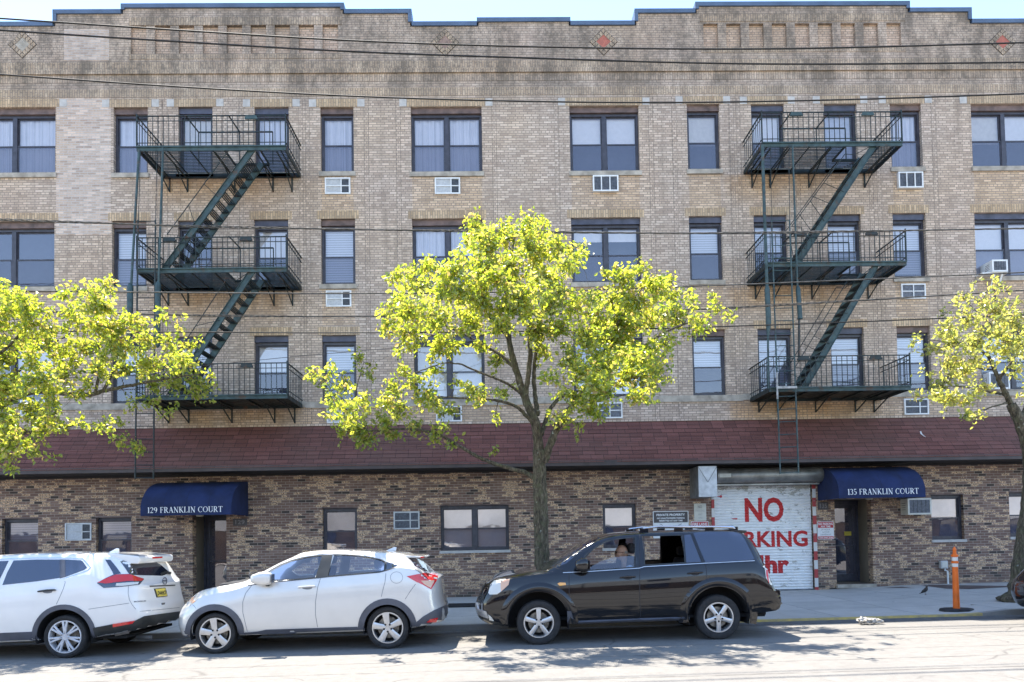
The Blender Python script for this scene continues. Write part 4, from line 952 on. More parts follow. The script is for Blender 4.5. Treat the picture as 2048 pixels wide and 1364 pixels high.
AC = [(649.6, 700.4, 354.7, 387.5, 'split', 'white wall air conditioner grille under the top narrow window right of the left fire escape'),
 (869.5, 920.3, 354.7, 387.5, 'split', 'white wall air conditioner grille under the top floor double window left of centre'),
 (1186, 1237, 350, 382, 'three', 'cream three-panel wall air conditioner under the top floor double window right of centre'),
 (1797.5, 1847, 343, 375, 'three', 'cream three-panel wall air conditioner at the top right end of the right fire escape'),
 (651.6, 702.4, 580.5, 613, 'split', 'white wall air conditioner grille under the middle row narrow window with slatted blinds'),
 (1803, 1852, 567, 597, 'quad', 'white wall air conditioner grille below the middle row window beside the right fire escape'),
 (1195, 1245, 804.5, 836.5, 'quad', 'white wall air conditioner grille just above the red roof right of the middle tree'),
 (653.5, 703, 816, 846, 'split', 'white wall air conditioner grille partly behind leaves above the red roof left of the tree'),
 (872, 924, 812, 843, 'split', 'white wall air conditioner grille low behind the middle tree branches above the red roof'),
 (1809, 1858, 797, 829, 'dark', 'white wall air conditioner grille above the red roof below the lowest right fire escape platform'),
 (40, 90, 800, 832, 'split', 'white wall air conditioner grille hidden behind the left tree above the red roof')]
for a, c, e, f, st_, lb in AC: sleeve(a, c, e, f, lb, st_, proud=.10 if st_ == 'three' else .045)
sleeve(129.5, 182.5, 1046, 1081, 'grey wall air conditioner grille between the two left ground floor windows', 'split', .03, fm='galv', grp='grey air conditioner grilles in the dark brick')
sleeve(787, 839, 1023, 1058.5, 'grey wall air conditioner grille in dark brick left of the wide ground floor window', 'dark', .03, fm='galv', grp='grey air conditioner grilles in the dark brick')
def window_ac(px0, px1, py0, py1, Y, label, m='white', side='signfade', braces=False):
    xm, ym = (px0 + px1) / 2, (py0 + py1) / 2
    x0, x1, z1_, z0_ = at(px0, ym, Y).x, at(px1, ym, Y).x, at(xm, py0, Y).z, at(xm, py1, Y).z
    root = empty('air_conditioner', ((x0 + x1) / 2, 0, z0_), label, 'air conditioner')
    b = MB(); b.box(x0, x1, Y + .004, .15, z0_, z1_); body_ = b.build('housing', M[m], root, bevel=.008)
    W, H = x1 - x0, z1_ - z0_
    f = MB(); fr = .04; f.box(x0 - .002, x0 + fr, Y - .012, Y + .0035, z0_ - .002, z1_ + .002); f.box(x1 - fr, x1 + .002, Y - .012, Y + .0035, z0_ - .002, z1_ + .002)
    f.box(x0 + fr, x1 - fr, Y - .0115, Y + .0035, z1_ - fr, z1_ + .002); f.box(x0 + fr, x1 - fr, Y - .0115, Y + .0035, z0_ - .002, z0_ + fr)
    f.build('rear_frame', M[m], root)
    g = MB(); g.box(x0 + fr, x1 - fr, Y - .002, Y + .003, z0_ + fr, z1_ - fr); g.build('grille', M['grille'], root)
    l = MB(); z = z0_ + fr + .015
    while z < z1_ - fr - .01: l.box(x0 + fr, x1 - fr, Y - .008, Y - .0025, z, z + .006); z += .02
    for k in range(1, 5): xx = x0 + fr + (W - 2 * fr) * k / 5; l.box(xx - .005, xx + .005, Y - .0095, Y - .0082, z0_ + fr, z1_ - fr)
    l.build('wire_guard', M['grille_dark'], root)
    s = MB()
    for k in range(4):
        zz_ = z0_ + H * (.3 + .13 * k)
        for xx in (x0 - .0015, x1 + .0015): s.box(min(xx, xx - .001), max(xx, xx + .001), Y + .1, -.05, zz_, zz_ + .012)
    s.build('side_louvres', M['grille_dark'], root)
    if braces:
        a = MB(); a.box(x0 - .25, x1 + .03, Y * .9, -.05, z0_ - .035, z0_ - .003)
        for xx in (x0 + W * .25, x0 + W * .75): a.bar((xx, Y * .8, z0_ - .03), (xx, -.055, z0_ - .42), .045, .02)
        a.build('support_bracket', M['white'], root)
    return root
window_ac(1984, 2015, 519.5, 543.5, -.32, 'white window air conditioner on a bracket in the middle row window at the right edge', braces=True)
window_ac(1815.5, 1862.5, 996.5, 1029, -.34, 'beige boxy air conditioner sticking out beside the right awning', 'signfade')
window_ac(1978, 2019, 744, 778, -.20, 'white window air conditioner behind the right tree in the lowest upper row')
# ================================================================== fire escapes
def fire_escape(side, label):
    L = side == 'L'
    Y = -1.4
    if L:
        X0, X1 = at(273, 297, Y).x, at(571, 297, Y).x; zs = [5.04, 8.09, 11.05]
        br = [([338, 378, 464.5, 550, 590], 846.5), ([337.6, 376.7, 470, 548.6, 585.7], 612), ([339.6, 375.7, 470, 546.6, 584.7], 384.6)]
        st = [((507, 543), (342, 790)), ((507, 303), (331, 541))]
        hr = [((452, 560), (300, 790)), ((457, 301), (334, 469))]
    else:
        X0, X1 = at(1525, 290, Y).x, at(1805, 287, Y).x; zs = [5.04, 8.085, 11.04]
        br = [([1517.5, 1554.8, 1631, 1710.5, 1748], 825), ([1511, 1548, 1623.6, 1736], 599), ([1504, 1540, 1617.4, 1729], 376)]
        st = [((1751, 530), (1607, 777)), ((1747, 288), (1593, 532))]
        hr = [((1698, 556), (1590, 735)), ((1690, 308), (1583, 453))]
    root = empty('fire_escape', ((X0 + X1) / 2, 0, zs[0]), label, 'fire escape', 'green iron fire escapes on the brick front')
    iron, pale = M['iron'], M['iron_pale']
    for lv, zu in enumerate(zs):
        zf = zu + .10
        p = MB()
        if lv == 0:
            p.box(X0 + .02, X1 - .02, Y + .035, -.02, zf - .035, zf - .01)
            for k in range(5): xx = X0 + (X1 - X0) * (k + .5) / 5; p.box(xx - .02, xx + .02, Y + .036, -.021, zf - .075, zf - .0355)
        else:
            y = Y + .06
            hx0, hx1 = (X1 - 1.15, X1 - .45) if False else ((at(st[lv - 1][0][0], 0, Y).x - .75, at(st[lv - 1][0][0], 0, Y).x + .1))
            while y < -.03:
                # stair well left open near the front
                if y < -.62:
                    p.box(X0 + .02, hx0, y, y + .016, zf - .03, zf - .012) if hx0 > X0 + .1 else None
                    p.box(hx1, X1 - .02, y, y + .016, zf - .03, zf - .012)
                else: p.box(X0 + .02, X1 - .02, y, y + .016, zf - .03, zf - .012)
                y += .072
            for k in range(7):
                xx = X0 + .15 + (X1 - X0 - .3) * k / 6
                y0_ = Y + .05 if not (hx0 < xx < hx1) else -.6
                p.box(xx - .008, xx + .008, y0_, -.021, zf - .06, zf - .031)
            p.bar((hx0, Y + .04, zf - .03), (hx0, -.56, zf - .03), .02, .06); p.bar((hx1, Y + .04, zf - .03), (hx1, -.56, zf - .03), .02, .06); p.bar((hx0, -.56, zf - .031), (hx1, -.56, zf - .031), .02, .06)
        plat = p.build('platform', iron, root)
        e = MB(); e.box(X0, X1, Y, Y + .03, zu, zf + .01); e.box(X0, X1, Y - .03, Y - .0005, zf - .02, zf + .01); e.build('front_beam', pale, plat)
        e = MB(); 
        for xx in (X0, X1 - .03): e.box(xx, xx + .03, Y + .0305, -.01, zu + .001, zf + .009)
        e.box(X0 + .03, X1 - .03, -.05, -.011, zu + .001, zf + .001); e.build('side_beams', iron, plat)
        # railing
        r_ = MB(); yt = Y + .015; zt, z2, zl = zf + .755, zf + .635, zf + .10
        for zz_, wd in ((zt, .028), (z2, .018), (zl, .018)):
            r_.bar((X0, yt, zz_), (X1, yt, zz_), wd, wd * .8)
            for xx in (X0, X1): r_.bar((xx, yt, zz_), (xx, -.01, zz_), wd, wd * .8)
        n = int((X1 - X0) / .125)
        for k in range(n + 1):
            xx = X0 + (X1 - X0) * k / n; thick = .03 if k in (0, n) else .013
            r_.bar((xx, yt, zf), (xx, yt, zt + (.05 if k in (0, n) else 0)), thick)
        for xx in (X0, X1):
            for k in range(1, 10): yy = yt + (-.01 - yt) * k / 10; r_.bar((xx, yy, zf), (xx, yy, zt), .012)
        r_.build('railing', iron, plat)
        if lv:      # guard rail round the stair well
            g = MB(); a_, c_ = (X1 - 2.4, X1 - .55); zz_ = zf + .80
            if not L: a_, c_ = X0 + .75, X1 - 1.0
            g.bar((a_, -.58, zz_), (c_, -.58, zz_), .03); g.bar((a_, -.58, zf + .35), (c_, -.58, zf + .35), .018)
            for xx in (a_, (a_ + c_) / 2 + .1, c_): g.bar((xx, -.58, zf - .02), (xx, -.58, zz_), .022)
            s_ = -1 if L else 1
            for xx in (a_, (a_ + c_) / 2 + .1): g.bar((xx, -.58, zz_), (xx, yt + .02, zz_ - .02), .025)
            g.build('well_guard', iron, plat)
        for fx in ((.18, .69) if lv != 2 or not L else (.73,)): xx = X0 + (X1 - X0) * (fx + (0 if L else .02)); pl = MB(); pl.box(xx, xx + .30, yt - .06, yt - .02, z2 + .01, z2 + .06); pl.box(xx + .02, xx + .28, yt - .055, yt - .022, z2 + .0595, z2 + .095); pl.build('maker_plate', pale if lv == 2 else iron, plat)
        # wall brackets
        for px in br[lv][0]:
            q = at(px, br[lv][1]); k = MB(); x = q.x
            k.bar((x, -.015, zu), (x, -.015, q.z), .03, .045); k.bar((x, -.02, q.z + .015), (x, -.80, zu - .012), .02, .028); k.bar((x, -.02, zu - .012), (x, Y + .05, zu - .012), .03, .022)
            k.build('bracket', iron, root)
    # flights
    for (tp, bt), (h0, h1) in zip(st, hr):
        lv = 2 if tp[1] < 400 else 1
        z1_, z0_ = zs[lv] + .06, zs[lv - 1] + .11
        xt, xb = at(tp[0], tp[1], -1.3).x, at(bt[0], bt[1], -1.3).x
        f = MB(); sx = 1 if xb < xt else -1
        for y in (-1.33, -.66):
            d = (Vector((xt, 0, z1_)) - Vector((xb, 0, z0_))).normalized()
            f.bar((xb, y, z0_), (xt, y, z1_), .17, .02, up=(0, 1, 0)) if False else None
            nrm = Vector((-d.z, 0, d.x)) * .070
            a_, c_ = Vector((xb, y, z0_)), Vector((xt, y, z1_)); vs = []
            for yy in (y - .012, y + .012):
                for pt_, s2 in ((a_, -1), (c_, -1), (c_, 1), (a_, 1)): v = pt_ + nrm * s2; vs.append((v.x, yy, v.z))
            f.add(vs, [(0, 1, 2, 3), (7, 6, 5, 4), (0, 4, 5, 1), (1, 5, 6, 2), (2, 6, 7, 3), (3, 7, 4, 0)])
            for s2 in (-1, 1):  # flanges of the channel
                v0, v1 = a_ + nrm * s2, c_ + nrm * s2; yy = y - .02 if y < -1 else y + .02
                f.bar((v0.x, yy, v0.z), (v1.x, yy, v1.z), .045, .008, up=(d.z, 0, -d.x))
        fl = f.build('stair_stringers', pale, root)
        t = MB(); n = int((z1_ - z0_) / .207)
        for k in range(1, n):
            u = k / n; x = xb + (xt - xb) * u; z = z0_ + (z1_ - z0_) * u
            for j in range(4): xx = x + (j - 1.5) * .052; t.box(xx - .010, xx + .010, -1.317, -.673, z - .012 + j * .0005, z + .012)
            for y in (-1.31, -.68): t.bar((x - .09, y, z - .016), (x + .09, y, z - .016), .012, .03)
        t.build('treads', iron, fl)
        h = MB(); A, B = at(h0[0], h0[1], -1.35), at(h1[0], h1[1], -1.35)
        for y in (-1.35, -.66):
            fwd = (A - B).normalized()
            h.tube([(A.x, y, A.z), (B.x, y, B.z)], .011, 6)
            # returns to the stringer
            for P0, u in ((A, .98), (B, .10)):
                h.tube([(P0.x, y, P0.z), (P0.x + (xt - xb) * .12, y, P0.z - .02), (xb + (xt - xb) * u, y, z0_ + (z1_ - z0_) * u + .05)], .009, 5)
            for u in (.35, .6): xx = xb + (xt - xb) * u; zz_ = z0_ + (z1_ - z0_) * u; m_ = B + (A - B) * u; h.tube([(xx, y, zz_), (m_.x, y, m_.z)], .008, 5)
        h.build('handrail', M['iron'], fl)
    # counterweight pipes
    def pipe(pts, rad, m, nm='counterweight_pipe'):
        b = MB(); b.tube([at(px, py, -1.5) for px, py in pts], rad, 10); return b.build(nm, m, root, smooth='auto')
    if L:
        w1 = pipe([(278, 300), (262.5, 568)], .028, pale); w2 = pipe([(326, 296), (317, 566)], .026, pale)
        pipe([(260.5, 566), (260.5, 572), (258.5, 700), (258.5, 705)], [.03, .07, .07, .03], pale, 'counterweight'); pipe([(316.5, 562), (316, 569), (314.5, 690), (314.5, 695)], [.03, .066, .066, .03], pale, 'counterweight')
        lad = [((276, 440), (270.5, 958)), ((311, 440), (307, 958))]; worn = None; hangers = [((281, 300), (276, 470)), ((314, 300), (311, 450))]
    else:
        w1 = pipe([(1524.5, 290), (1534, 574)], .038, pale); w2 = pipe([(1585, 290), (1595, 574)], .022, pale)
        pipe([(1534, 572), (1534.5, 580), (1537, 640), (1537, 645), (1536, 674)], [.04, .062, .062, .066, .026], pale, 'counterweight'); pipe([(1595.4, 572), (1596, 578), (1600, 632), (1600, 638)], [.03, .056, .056, .066], pale, 'counterweight')
        pipe([(1536, 672), (1536.5, 778)], .024, pale); pipe([(1598, 638), (1598, 712)], .022, iron)
        lad = [((1543, 440), (1560.5, 948)), ((1579, 440), (1597, 946))]; worn = 774; hangers = [((1541, 290), (1543, 445)), ((1578, 290), (1579, 445))]
    b = MB(); A0, A1 = at(*lad[0][0], -1.52), at(*lad[0][1], -1.52); B0, B1 = at(*lad[1][0], -1.52), at(*lad[1][1], -1.52)
    b.tube([A0, A1], .019, 6); b.tube([B0, B1], .019, 6); n = int((A0.z - A1.z) / .305)
    for k in range(n + 1):
        u = k * .305 / (A0.z - A1.z) + .004; u = 1 - u
        if u < 0: break
        b.tube([A0.lerp(A1, u), B0.lerp(B1, u)], .011, 5)
    ld = b.build('drop_ladder', iron if L else pale, root)
    for p0, p1 in hangers: h = MB(); h.tube([at(*p0, -1.5), at(*p1, -1.52)], .008, 5); h.build('ladder_hanger', iron, ld)
    if worn:
        h = MB(); h.box(at(1553, 774, -1.55).x, at(1594, 774, -1.55).x, -1.56, -1.53, at(1570, 777, -1.55).z, at(1570, 772.5, -1.55).z)
        h.tube([at(1553.5, 745, -1.545), at(1555, 798, -1.545)], .022, 6); h.build('worn_crossbar', M['iron_bare'], ld)
fire_escape('L', 'dark green three level fire escape above the 129 awning')
fire_escape('R', 'faded green three level fire escape above the garage shutter')
# ================================================================== cables over the street
def cable(pts, rad, Y, label, m='wire', twist=False):
    vs = [at(px, py, Y) for px, py in pts]
    # Catmull-Rom through the points
    out = []
    n = len(vs)
    for i in range(n - 1):
        p0, p1, p2, p3 = vs[max(i - 1, 0)], vs[i], vs[i + 1], vs[min(i + 2, n - 1)]
        for k in range(10):
            t = k / 10; out.append(0.5 * ((2 * p1) + (p2 - p0) * t + (2 * p0 - 5 * p1 + 4 * p2 - p3) * t * t + (3 * p1 - p0 - 3 * p2 + p3) * t ** 3))
    out.append(vs[-1])
    out = [Vector((out[0].x - 12, out[0].y, out[0].z + (out[0].z - out[1].z) * 4))] + out + [Vector((out[-1].x + 12, out[-1].y, out[-1].z + (out[-1].z - out[-2].z) * 4))]
    b = MB()
    if twist:
        fine = []
        for a, c in zip(out[1:-1], out[2:]): fine += [a.lerp(c, k / 8) for k in range(8)]
        for s in (0, 1, 2):
            q = []
            for i, p in enumerate(fine):
                t = i * .32 + s * 2.094 + .5 * math.sin(i * .07); am = rad * (1.0 + .5 * math.sin(i * .045))
                q.append(p + Vector((0, math.cos(t), math.sin(t))) * am)
            b.tube(q, rad * .75, 5)
    else: b.tube(out, rad, 6)
    o = b.build('cable', M[m], None, smooth=True); tag(o, label, 'cable', 'overhead cables across the front'); rebase(o)
cable([(-40, 34), (350, 60), (700, 81), (1024, 92.5), (1400, 98), (1700, 95), (2090, 84)], .014, -6.5, 'topmost thin black overhead cable crossing the parapet')
cable([(-40, 58), (350, 83), (700, 103), (1024, 115), (1400, 126), (1700, 128), (2090, 124)], .014, -6.6, 'second black overhead cable crossing just below the parapet niches')
cable([(-40, 146), (350, 173), (700, 192), (1024, 202), (1348, 205), (1700, 199), (2090, 186)], .013, -6.6, 'third overhead cable passing above the top windows')
cable([(-40, 438), (200, 446), (400, 453), (700, 458.5), (1024, 463.5), (1400, 466.5), (1700, 463), (2090, 456)], .013, -4.7, 'thick twisted overhead cable crossing the middle row windows', 'wirep', True)
cable([(-40, 581), (350, 585), (700, 587), (1024, 584), (1348, 574), (1700, 560), (2090, 543)], .013, -4.65, 'straight grey overhead cable just under the middle row windows', 'wirep')
cable([(-40, 620), (200, 626), (400, 631), (700, 633), (1024, 629), (1348, 621), (1700, 602), (2090, 578)], .011, -4.6, 'slack twisted overhead cable between the middle and lowest upper rows', 'wirep', True)
cable([(-40, 661), (350, 664), (700, 665.5), (1024, 663), (1348, 656), (1700, 644), (2090, 628)], .012, -4.7, 'lowest black overhead cable crossing above the lowest upper windows')
# thin service line that drops from the pole side to the facade
b = MB(); pts = [(1700 - 1700 - 60, 772), (300, 742), (600, 712), (800, 695), (960, 681), (1100, 668)]
q = [at(px, py, Y_) for (px, py), Y_ in zip(pts, (-5.4, -4.2, -3.0, -2.0, -1.0, -.05))]; b.tube(q, .006, 5)
o = b.build('cable', M['wirep'], None, smooth=True); tag(o, 'thin pale service wire running up to the wall behind the middle tree', 'cable'); rebase(o)
# ================================================================== street things
def post():
    p = ground_at(1913, 1214, .10); x, y = p.x, KERB_Y + .55; p = at(1913, 1214, y); x = p.x; z = walk_z(x, y)
    root = empty('delineator_post', (x, y, z), 'orange plastic delineator post with two white bands on a black base by the kerb', 'traffic post')
    top = at(1908, 1093, y).z - z
    b = MB(); b.lathe([(0.001, .045), (.06, .045), (.058, .1), (.05, top * .60), (.047, top * .84), (.062, top * .845), (.062, top * .872), (.047, top * .875), (.035, top * .885), (.028, top * .93), (.034, top * .945), (.034, top * .955), (.012, top * .99), (.001, top)], (x, y, z), 'z', 20)
    b.lathe([(.058, top * .742), (.062, top * .745), (.062, top * .768), (.058, top * .77)], (x, y, z), 'z', 20); b.build('post', M['orange'], root, smooth='auto')
    b = MB(); b.lathe([(.0495, top * .685), (.0515, top * .686), (.0505, top * .738), (.0485, top * .739)], (x, y, z), 'z', 20); b.lathe([(.0485, top * .778), (.0500, top * .779), (.0490, top * .835), (.0475, top * .836)], (x, y, z), 'z', 20); b.build('reflective_bands', M['reflect'], root, smooth='auto')
    b = MB(); pts = []
    for k in range(8): t = R(45 * k + 22.5); pts.append((.31 * math.cos(t), .24 * math.sin(t)))
    b.add([(x + a, y + c, z + .002) for a, c in pts] + [(x + a * .93, y + c * .93, z + .05) for a, c in pts], [tuple(range(7, -1, -1)), tuple(range(8, 16))] + [(k, (k + 1) % 8, 8 + (k + 1) % 8, 8 + k) for k in range(8)]); b.build('base', M['black'], root, bevel=.008)
post()
# outlet box with conduit
p = at(1885, 1129, 0); root = empty('outlet_box', (p.x, 0, gz(p.x) + .05), 'grey electrical outlet box on a white conduit beside the orange post', 'outlet box')
b = MB(); b.box(p.x - .10, p.x + .085, -.10, -.001, p.z - .10, p.z + .10); b.build('box', M['galv'], root, bevel=.006)
b = MB(); b.box(p.x - .075, p.x + .06, -.115, -.101, p.z - .07, p.z + .075); b.build('cover', M['signfade'], root, bevel=.004)
b = MB(); b.tube([(p.x + .03, -.05, p.z - .10), (p.x + .03, -.05, p.z - .15), (p.x + .095, -.05, p.z - .17), (p.x + .10, -.05, walk_z(p.x) + .0)], .021, 8); b.build('conduit', M['white'], root, smooth='auto')
# sparrow on the pavement
def bird():
    y = -2.6; p = at(1851, 1199, y); x = p.x; z = walk_z(x, y)
    root = empty('bird', (x, y, z), 'small dark bird standing upright on the pavement', 'bird')
    bm_ = mat('brown feathers', (.06, .045, .035), .8, var=.3, scale=60); b = MB()
    b.tube([(x - .13, y, z + .035), (x - .07, y, z + .055), (x - .03, y, z + .085), (x + .01, y, z + .115), (x + .03, y, z + .145), (x + .035, y, z + .165), (x + .04, y, z + .195), (x + .052, y, z + .205), (x + .075, y, z + .198)], [.006, .012, .032, .042, .036, .024, .024, .017, .003], 10)
    b.build('body', bm_, root, smooth=True)
    w_ = MB()
    for s in (-1, 1): w_.tube([(x + .02, y + s * .032, z + .135), (x - .03, y + s * .036, z + .095), (x - .09, y + s * .012, z + .055)], [.010, .018, .003], 6)
    w_.build('wings', M['black'], root, smooth=True)
    l = MB()
    for s in (-1, 1): l.tube([(x + .005, y + s * .015, z + .085), (x + .0, y + s * .016, z + .04), (x + .008, y + s * .016, z + .004)], .003, 4); l.tube([(x - .012, y + s * .016, z + .003), (x + .028, y + s * .02, z + .003)], .0025, 4)
    l.build('legs', M['black'], root)
bird()
# crumpled litter and small scraps
def scrap(name, px, py, s, m, label, cat, seed, flat=.5, dz=.0, walk=False, pos=None):
    rnd = random.Random(seed); p = pos or ground_at(px, py, .1 if walk else 0)
    bm = bmesh.new(); bmesh.ops.create_icosphere(bm, subdivisions=3, radius=s)
    for v in bm.verts:
        k = rnd.uniform(.55, 1.15) * (1 + .35 * math.sin(v.co.x / s * 5 + seed) * math.cos(v.co.y / s * 4)); v.co = Vector((v.co.x * k * 1.25, v.co.y * k * .9, v.co.z * k * flat))
    mn = min(v.co.z for v in bm.verts); base = walk_z(p.x, p.y) if walk else gz(p.x) + .004
    if pos: base = pos.z
    bmesh.ops.translate(bm, verts=bm.verts, vec=(0, 0, -mn))
    me = bpy.data.meshes.new(name); bm.to_mesh(me); bm.free(); me.materials.append(m); o = bpy.data.objects.new(name, me); COL.objects.link(o)
    o.location = (p.x, p.y, base + dz); return tag(o, label, cat)
M['paper'] = mat('dirty crumpled paper', (.52, .49, .44), .9, var=.35, scale=25, bump=.5, c2=(.10, .09, .08))
scrap('litter', 1727, 1249, .10, M['paper'], 'crumpled dirty white rag in the gutter, left one of the pair by the driveway', 'litter', 3)
scrap('litter', 1751, 1248, .09, M['paper'], 'crumpled dirty white rag in the gutter, right one of the pair by the driveway', 'litter', 8)
scrap('litter', 1945, 1208.5, .035, M['paper'], 'scrap of white paper on the pavement right of the orange post', 'litter', 4, .15, walk=True)
scrap('litter', 1788, 1198, .04, M['paper'], 'flat pale scrap on the pavement left of the bird', 'litter', 5, .12, walk=True)
def roof_pt(px, py):
    best = None
    for i in range(200):
        t = i / 199; y = EY * t; z = ROOF_TOP + (ROOF_EAVE - ROOF_TOP) * t; q = at(px, py, y)
        if best is None or abs(q.z - z) < best[0]: best = (abs(q.z - z), q, y, z)
    return Vector((best[1].x, best[2], best[3] + .01))
q = roof_pt(1843, 871); b = MB(); b.add([(q.x - .05, q.y - .02, q.z + .09), (q.x - .02, q.y - .02, q.z + .10), (q.x + .0, q.y - .04, q.z + .02), (q.x + .07, q.y - .07, q.z - .06), (q.x + .02, q.y - .05, q.z - .03), (q.x - .04, q.y - .03, q.z + .03)], [(0, 1, 2, 5), (5, 2, 3, 4)])
o = b.build('litter', M['white'], None); tag(o, 'white curled scrap lying on the red shingle roof above the 135 awning', 'litter'); rebase(o)
# ================================================================== cars
def paint(name, c, flake=0.0, rough=0.35, coat=1.0):
    t = NT(name); co = t.coord(); n = t.noise(co, 2.5, 4)
    t.set(color=t.ramp(n, [(0.3, tuple(a * .93 for a in c)), (0.7, c)]), rough=rough, metal=flake, coat=coat, coatr=0.03)
    # road dust low on the doors
    sep = t.n('SeparateXYZ'); t.L(co, sep.inputs[0])
    return t.m
M['white_paint'] = paint('white car paint', (.84, .81, .765)); M['silver_paint'] = paint('pearl silver car paint', (.70, .68, .645), .25, .30)
M['black_paint'] = paint('black car paint', (.006, .006, .008), 0.0, .12, 1.0)
for n_ in M['black_paint'].node_tree.nodes:
    if n_.type == 'BSDF_PRINCIPLED': n_.inputs['Specular IOR Level'].default_value = 0.15; n_.inputs['Coat IOR'].default_value = 1.55
M['cladding'] = mat('dark grey plastic cladding', (.085, .09, .11), .5, var=.1, scale=6); M['cladblack'] = mat('black plastic bumper', (.025, .028, .028), .45, var=.2, scale=5)
M['carglass'] = None
t = NT('tinted car glass'); t.set(color=(.012, .016, .03), rough=.03, spec=.9, coat=1.0, coatr=.01); M['tint'] = t.m
t = NT('lighter tinted car glass'); t.set(color=(.022, .032, .065), rough=.04, spec=.9, coat=1.0, coatr=.01); M['tint2'] = t.m
M['clear'] = glass('clear car glass', (.80, .88, .90), .11, .04, .01)
M['tyre'] = mat('tyre rubber', (.03, .029, .029), .85, var=.2, scale=20, bump=.2)
M['alloy'] = mat('alloy wheel', (.60, .60, .60), .32, metal=.75, var=.05, scale=10); M['hubcap'] = mat('silver hubcap', (.62, .63, .66), .4, metal=.3, var=.05)
M['well'] = mat('wheel well', (.012, .012, .013), .95); M['disc'] = mat('brake disc', (.30, .27, .23), .5, metal=.5, var=.3, scale=20)
M['seam'] = mat('panel gap', (.03, .03, .035), .8); M['seam2'] = mat('soft panel gap', (.22, .23, .25), .7)
t = NT('red lamp lens'); t.set(color=(.62, .012, .015), rough=.12, coat=1.0); M['redlens'] = t.m
t = NT('clear lamp lens'); t.set(color=(.62, .60, .54), rough=.12, coat=1.0); M['clearlens'] = t.m
t = NT('amber lamp lens'); t.set(color=(.85, .36, .03), rough=.15, coat=1.0); M['amber'] = t.m
t = NT('peach lamp lens'); t.set(color=(.72, .42, .26), rough=.2, coat=1.0); M['peach'] = t.m
M['chrome'] = mat('bright chrome', (.75, .75, .76), .15, metal=1.0, var=.03)
M['seat'] = mat('dark seat cloth', (.035, .035, .04), .9, var=.2); M['seatgrey'] = mat('grey seat cloth', (.10, .11, .13), .9, var=.2)
def lerpf(pts):
    pts = sorted(pts)
    def f(x):
        if x <= pts[0][0]: return pts[0][1]
        if x >= pts[-1][0]: return pts[-1][1]
        for (a, b), (c, d) in zip(pts, pts[1:]):
            if x <= c:
                t = (x - a) / max(1e-9, c - a); return b + (d - b) * t
    return f
def smoothf(pts, r=.05):
    f = lerpf(pts)
    return lambda x: sum(f(x + k * r / 3) for k in range(-3, 4)) / 7
def car_body(C):
    """half sections lofted along x, mirrored about the centre plane"""
    x0, x1, Wd, Yc = C['x0'], C['x1'], C['W'], C['Yc']
    T, S, B = smoothf(C['top'], .04), smoothf(C['belt'], .06), smoothf(C['bot'], .08)
    Wf = smoothf(C['plan'], .03); Rf = smoothf(C['roofw'], .08); xf, xr = smoothf(C['xf'], .03), smoothf(C['xr'], .03)
    N = 84; secs = []
    xs = [x0 + (x1 - x0) * (0.5 - 0.5 * math.cos(math.pi * i / N)) * .35 + (x1 - x0) * i / N * .65 for i in range(N + 1)]
    for x in xs:
        t, s, b, w_ = T(x), S(x), B(x), Wf(x) * Wd; rw = Rf(x) * Wd
        s = min(s, t - .07); rw = min(rw, w_ * .93)
        up = t - s
        key = [(0, b), (.80 * w_, b), (.93 * w_, b + .02), (.975 * w_, b + .10), (.995 * w_, b + .33 * (s - b)), (w_, b + .52 * (s - b)), (.990 * w_, b + .78 * (s - b)), (.958 * w_, s - .035), (.940 * w_, s + min(.01, up * .1)),
               (.940 * w_ + (rw - .940 * w_) * .42 + .012, s + up * .34), (.940 * w_ + (rw - .940 * w_) * .78 + .012, s + up * .66), (rw, s + up * .86), (rw * .90, s + up * .955), (rw * .55, s + up * .992), (0, t)]
        # Catmull-Rom resample
        out = []
        for i in range(len(key) - 1):
            p0, p1, p2, p3 = key[max(i - 1, 0)], key[i], key[i + 1], key[min(i + 2, len(key) - 1)]
            for k in range(3):
                u = k / 3
                out.append(tuple(.5 * (2 * p1[j] + (p2[j] - p0[j]) * u + (2 * p0[j] - 5 * p1[j] + 4 * p2[j] - p3[j]) * u * u + (3 * p1[j] - p0[j] - 3 * p2[j] + p3[j]) * u ** 3) for j in (0, 1)))
        out.append(key[-1])
        sec = []
        wfr = max(0, 1 - (x - x0) / .5) ** 1.6; wre = max(0, 1 - (x1 - x) / .45) ** 1.6
        for y, z in out:
            sec.append((x + (xf(z) - x0) * wfr + (xr(z) - x1) * wre, max(0, y), z))
        secs.append(sec)
    b = MB(); n = len(secs[0])
    for sg in (-1, 1):
        base = len(b.v)
        for sec in secs: b.v += [(x, Yc + sg * y, z) for x, y, z in sec]
        for i in range(N):
            for k in range(n - 1):
                q = (base + i * n + k, base + (i + 1) * n + k, base + (i + 1) * n + k + 1, base + i * n + k + 1)
                b.f.append(q if sg < 0 else q[::-1])
        for i, flip in ((0, False), (N, True)):
            cb = len(b.v); b.v += [(x, Yc, z) for x, y, z in secs[i]]
            for k in range(n - 1):
                q = (base + i * n + k, base + i * n + k + 1, cb + k + 1, cb + k)
                b.f.append(q if (sg < 0) != flip else q[::-1])
    bm = bmesh.new()
    vs = [bm.verts.new(v) for v in b.v]
    for f in b.f:
        try: bm.faces.new([vs[i] for i in f])
        except ValueError: pass
    bmesh.ops.remove_doubles(bm, verts=bm.verts, dist=.0006)
    bmesh.ops.dissolve_degenerate(bm, edges=bm.edges, dist=.0003)
    bmesh.ops.recalc_face_normals(bm, faces=bm.faces)
    return bm
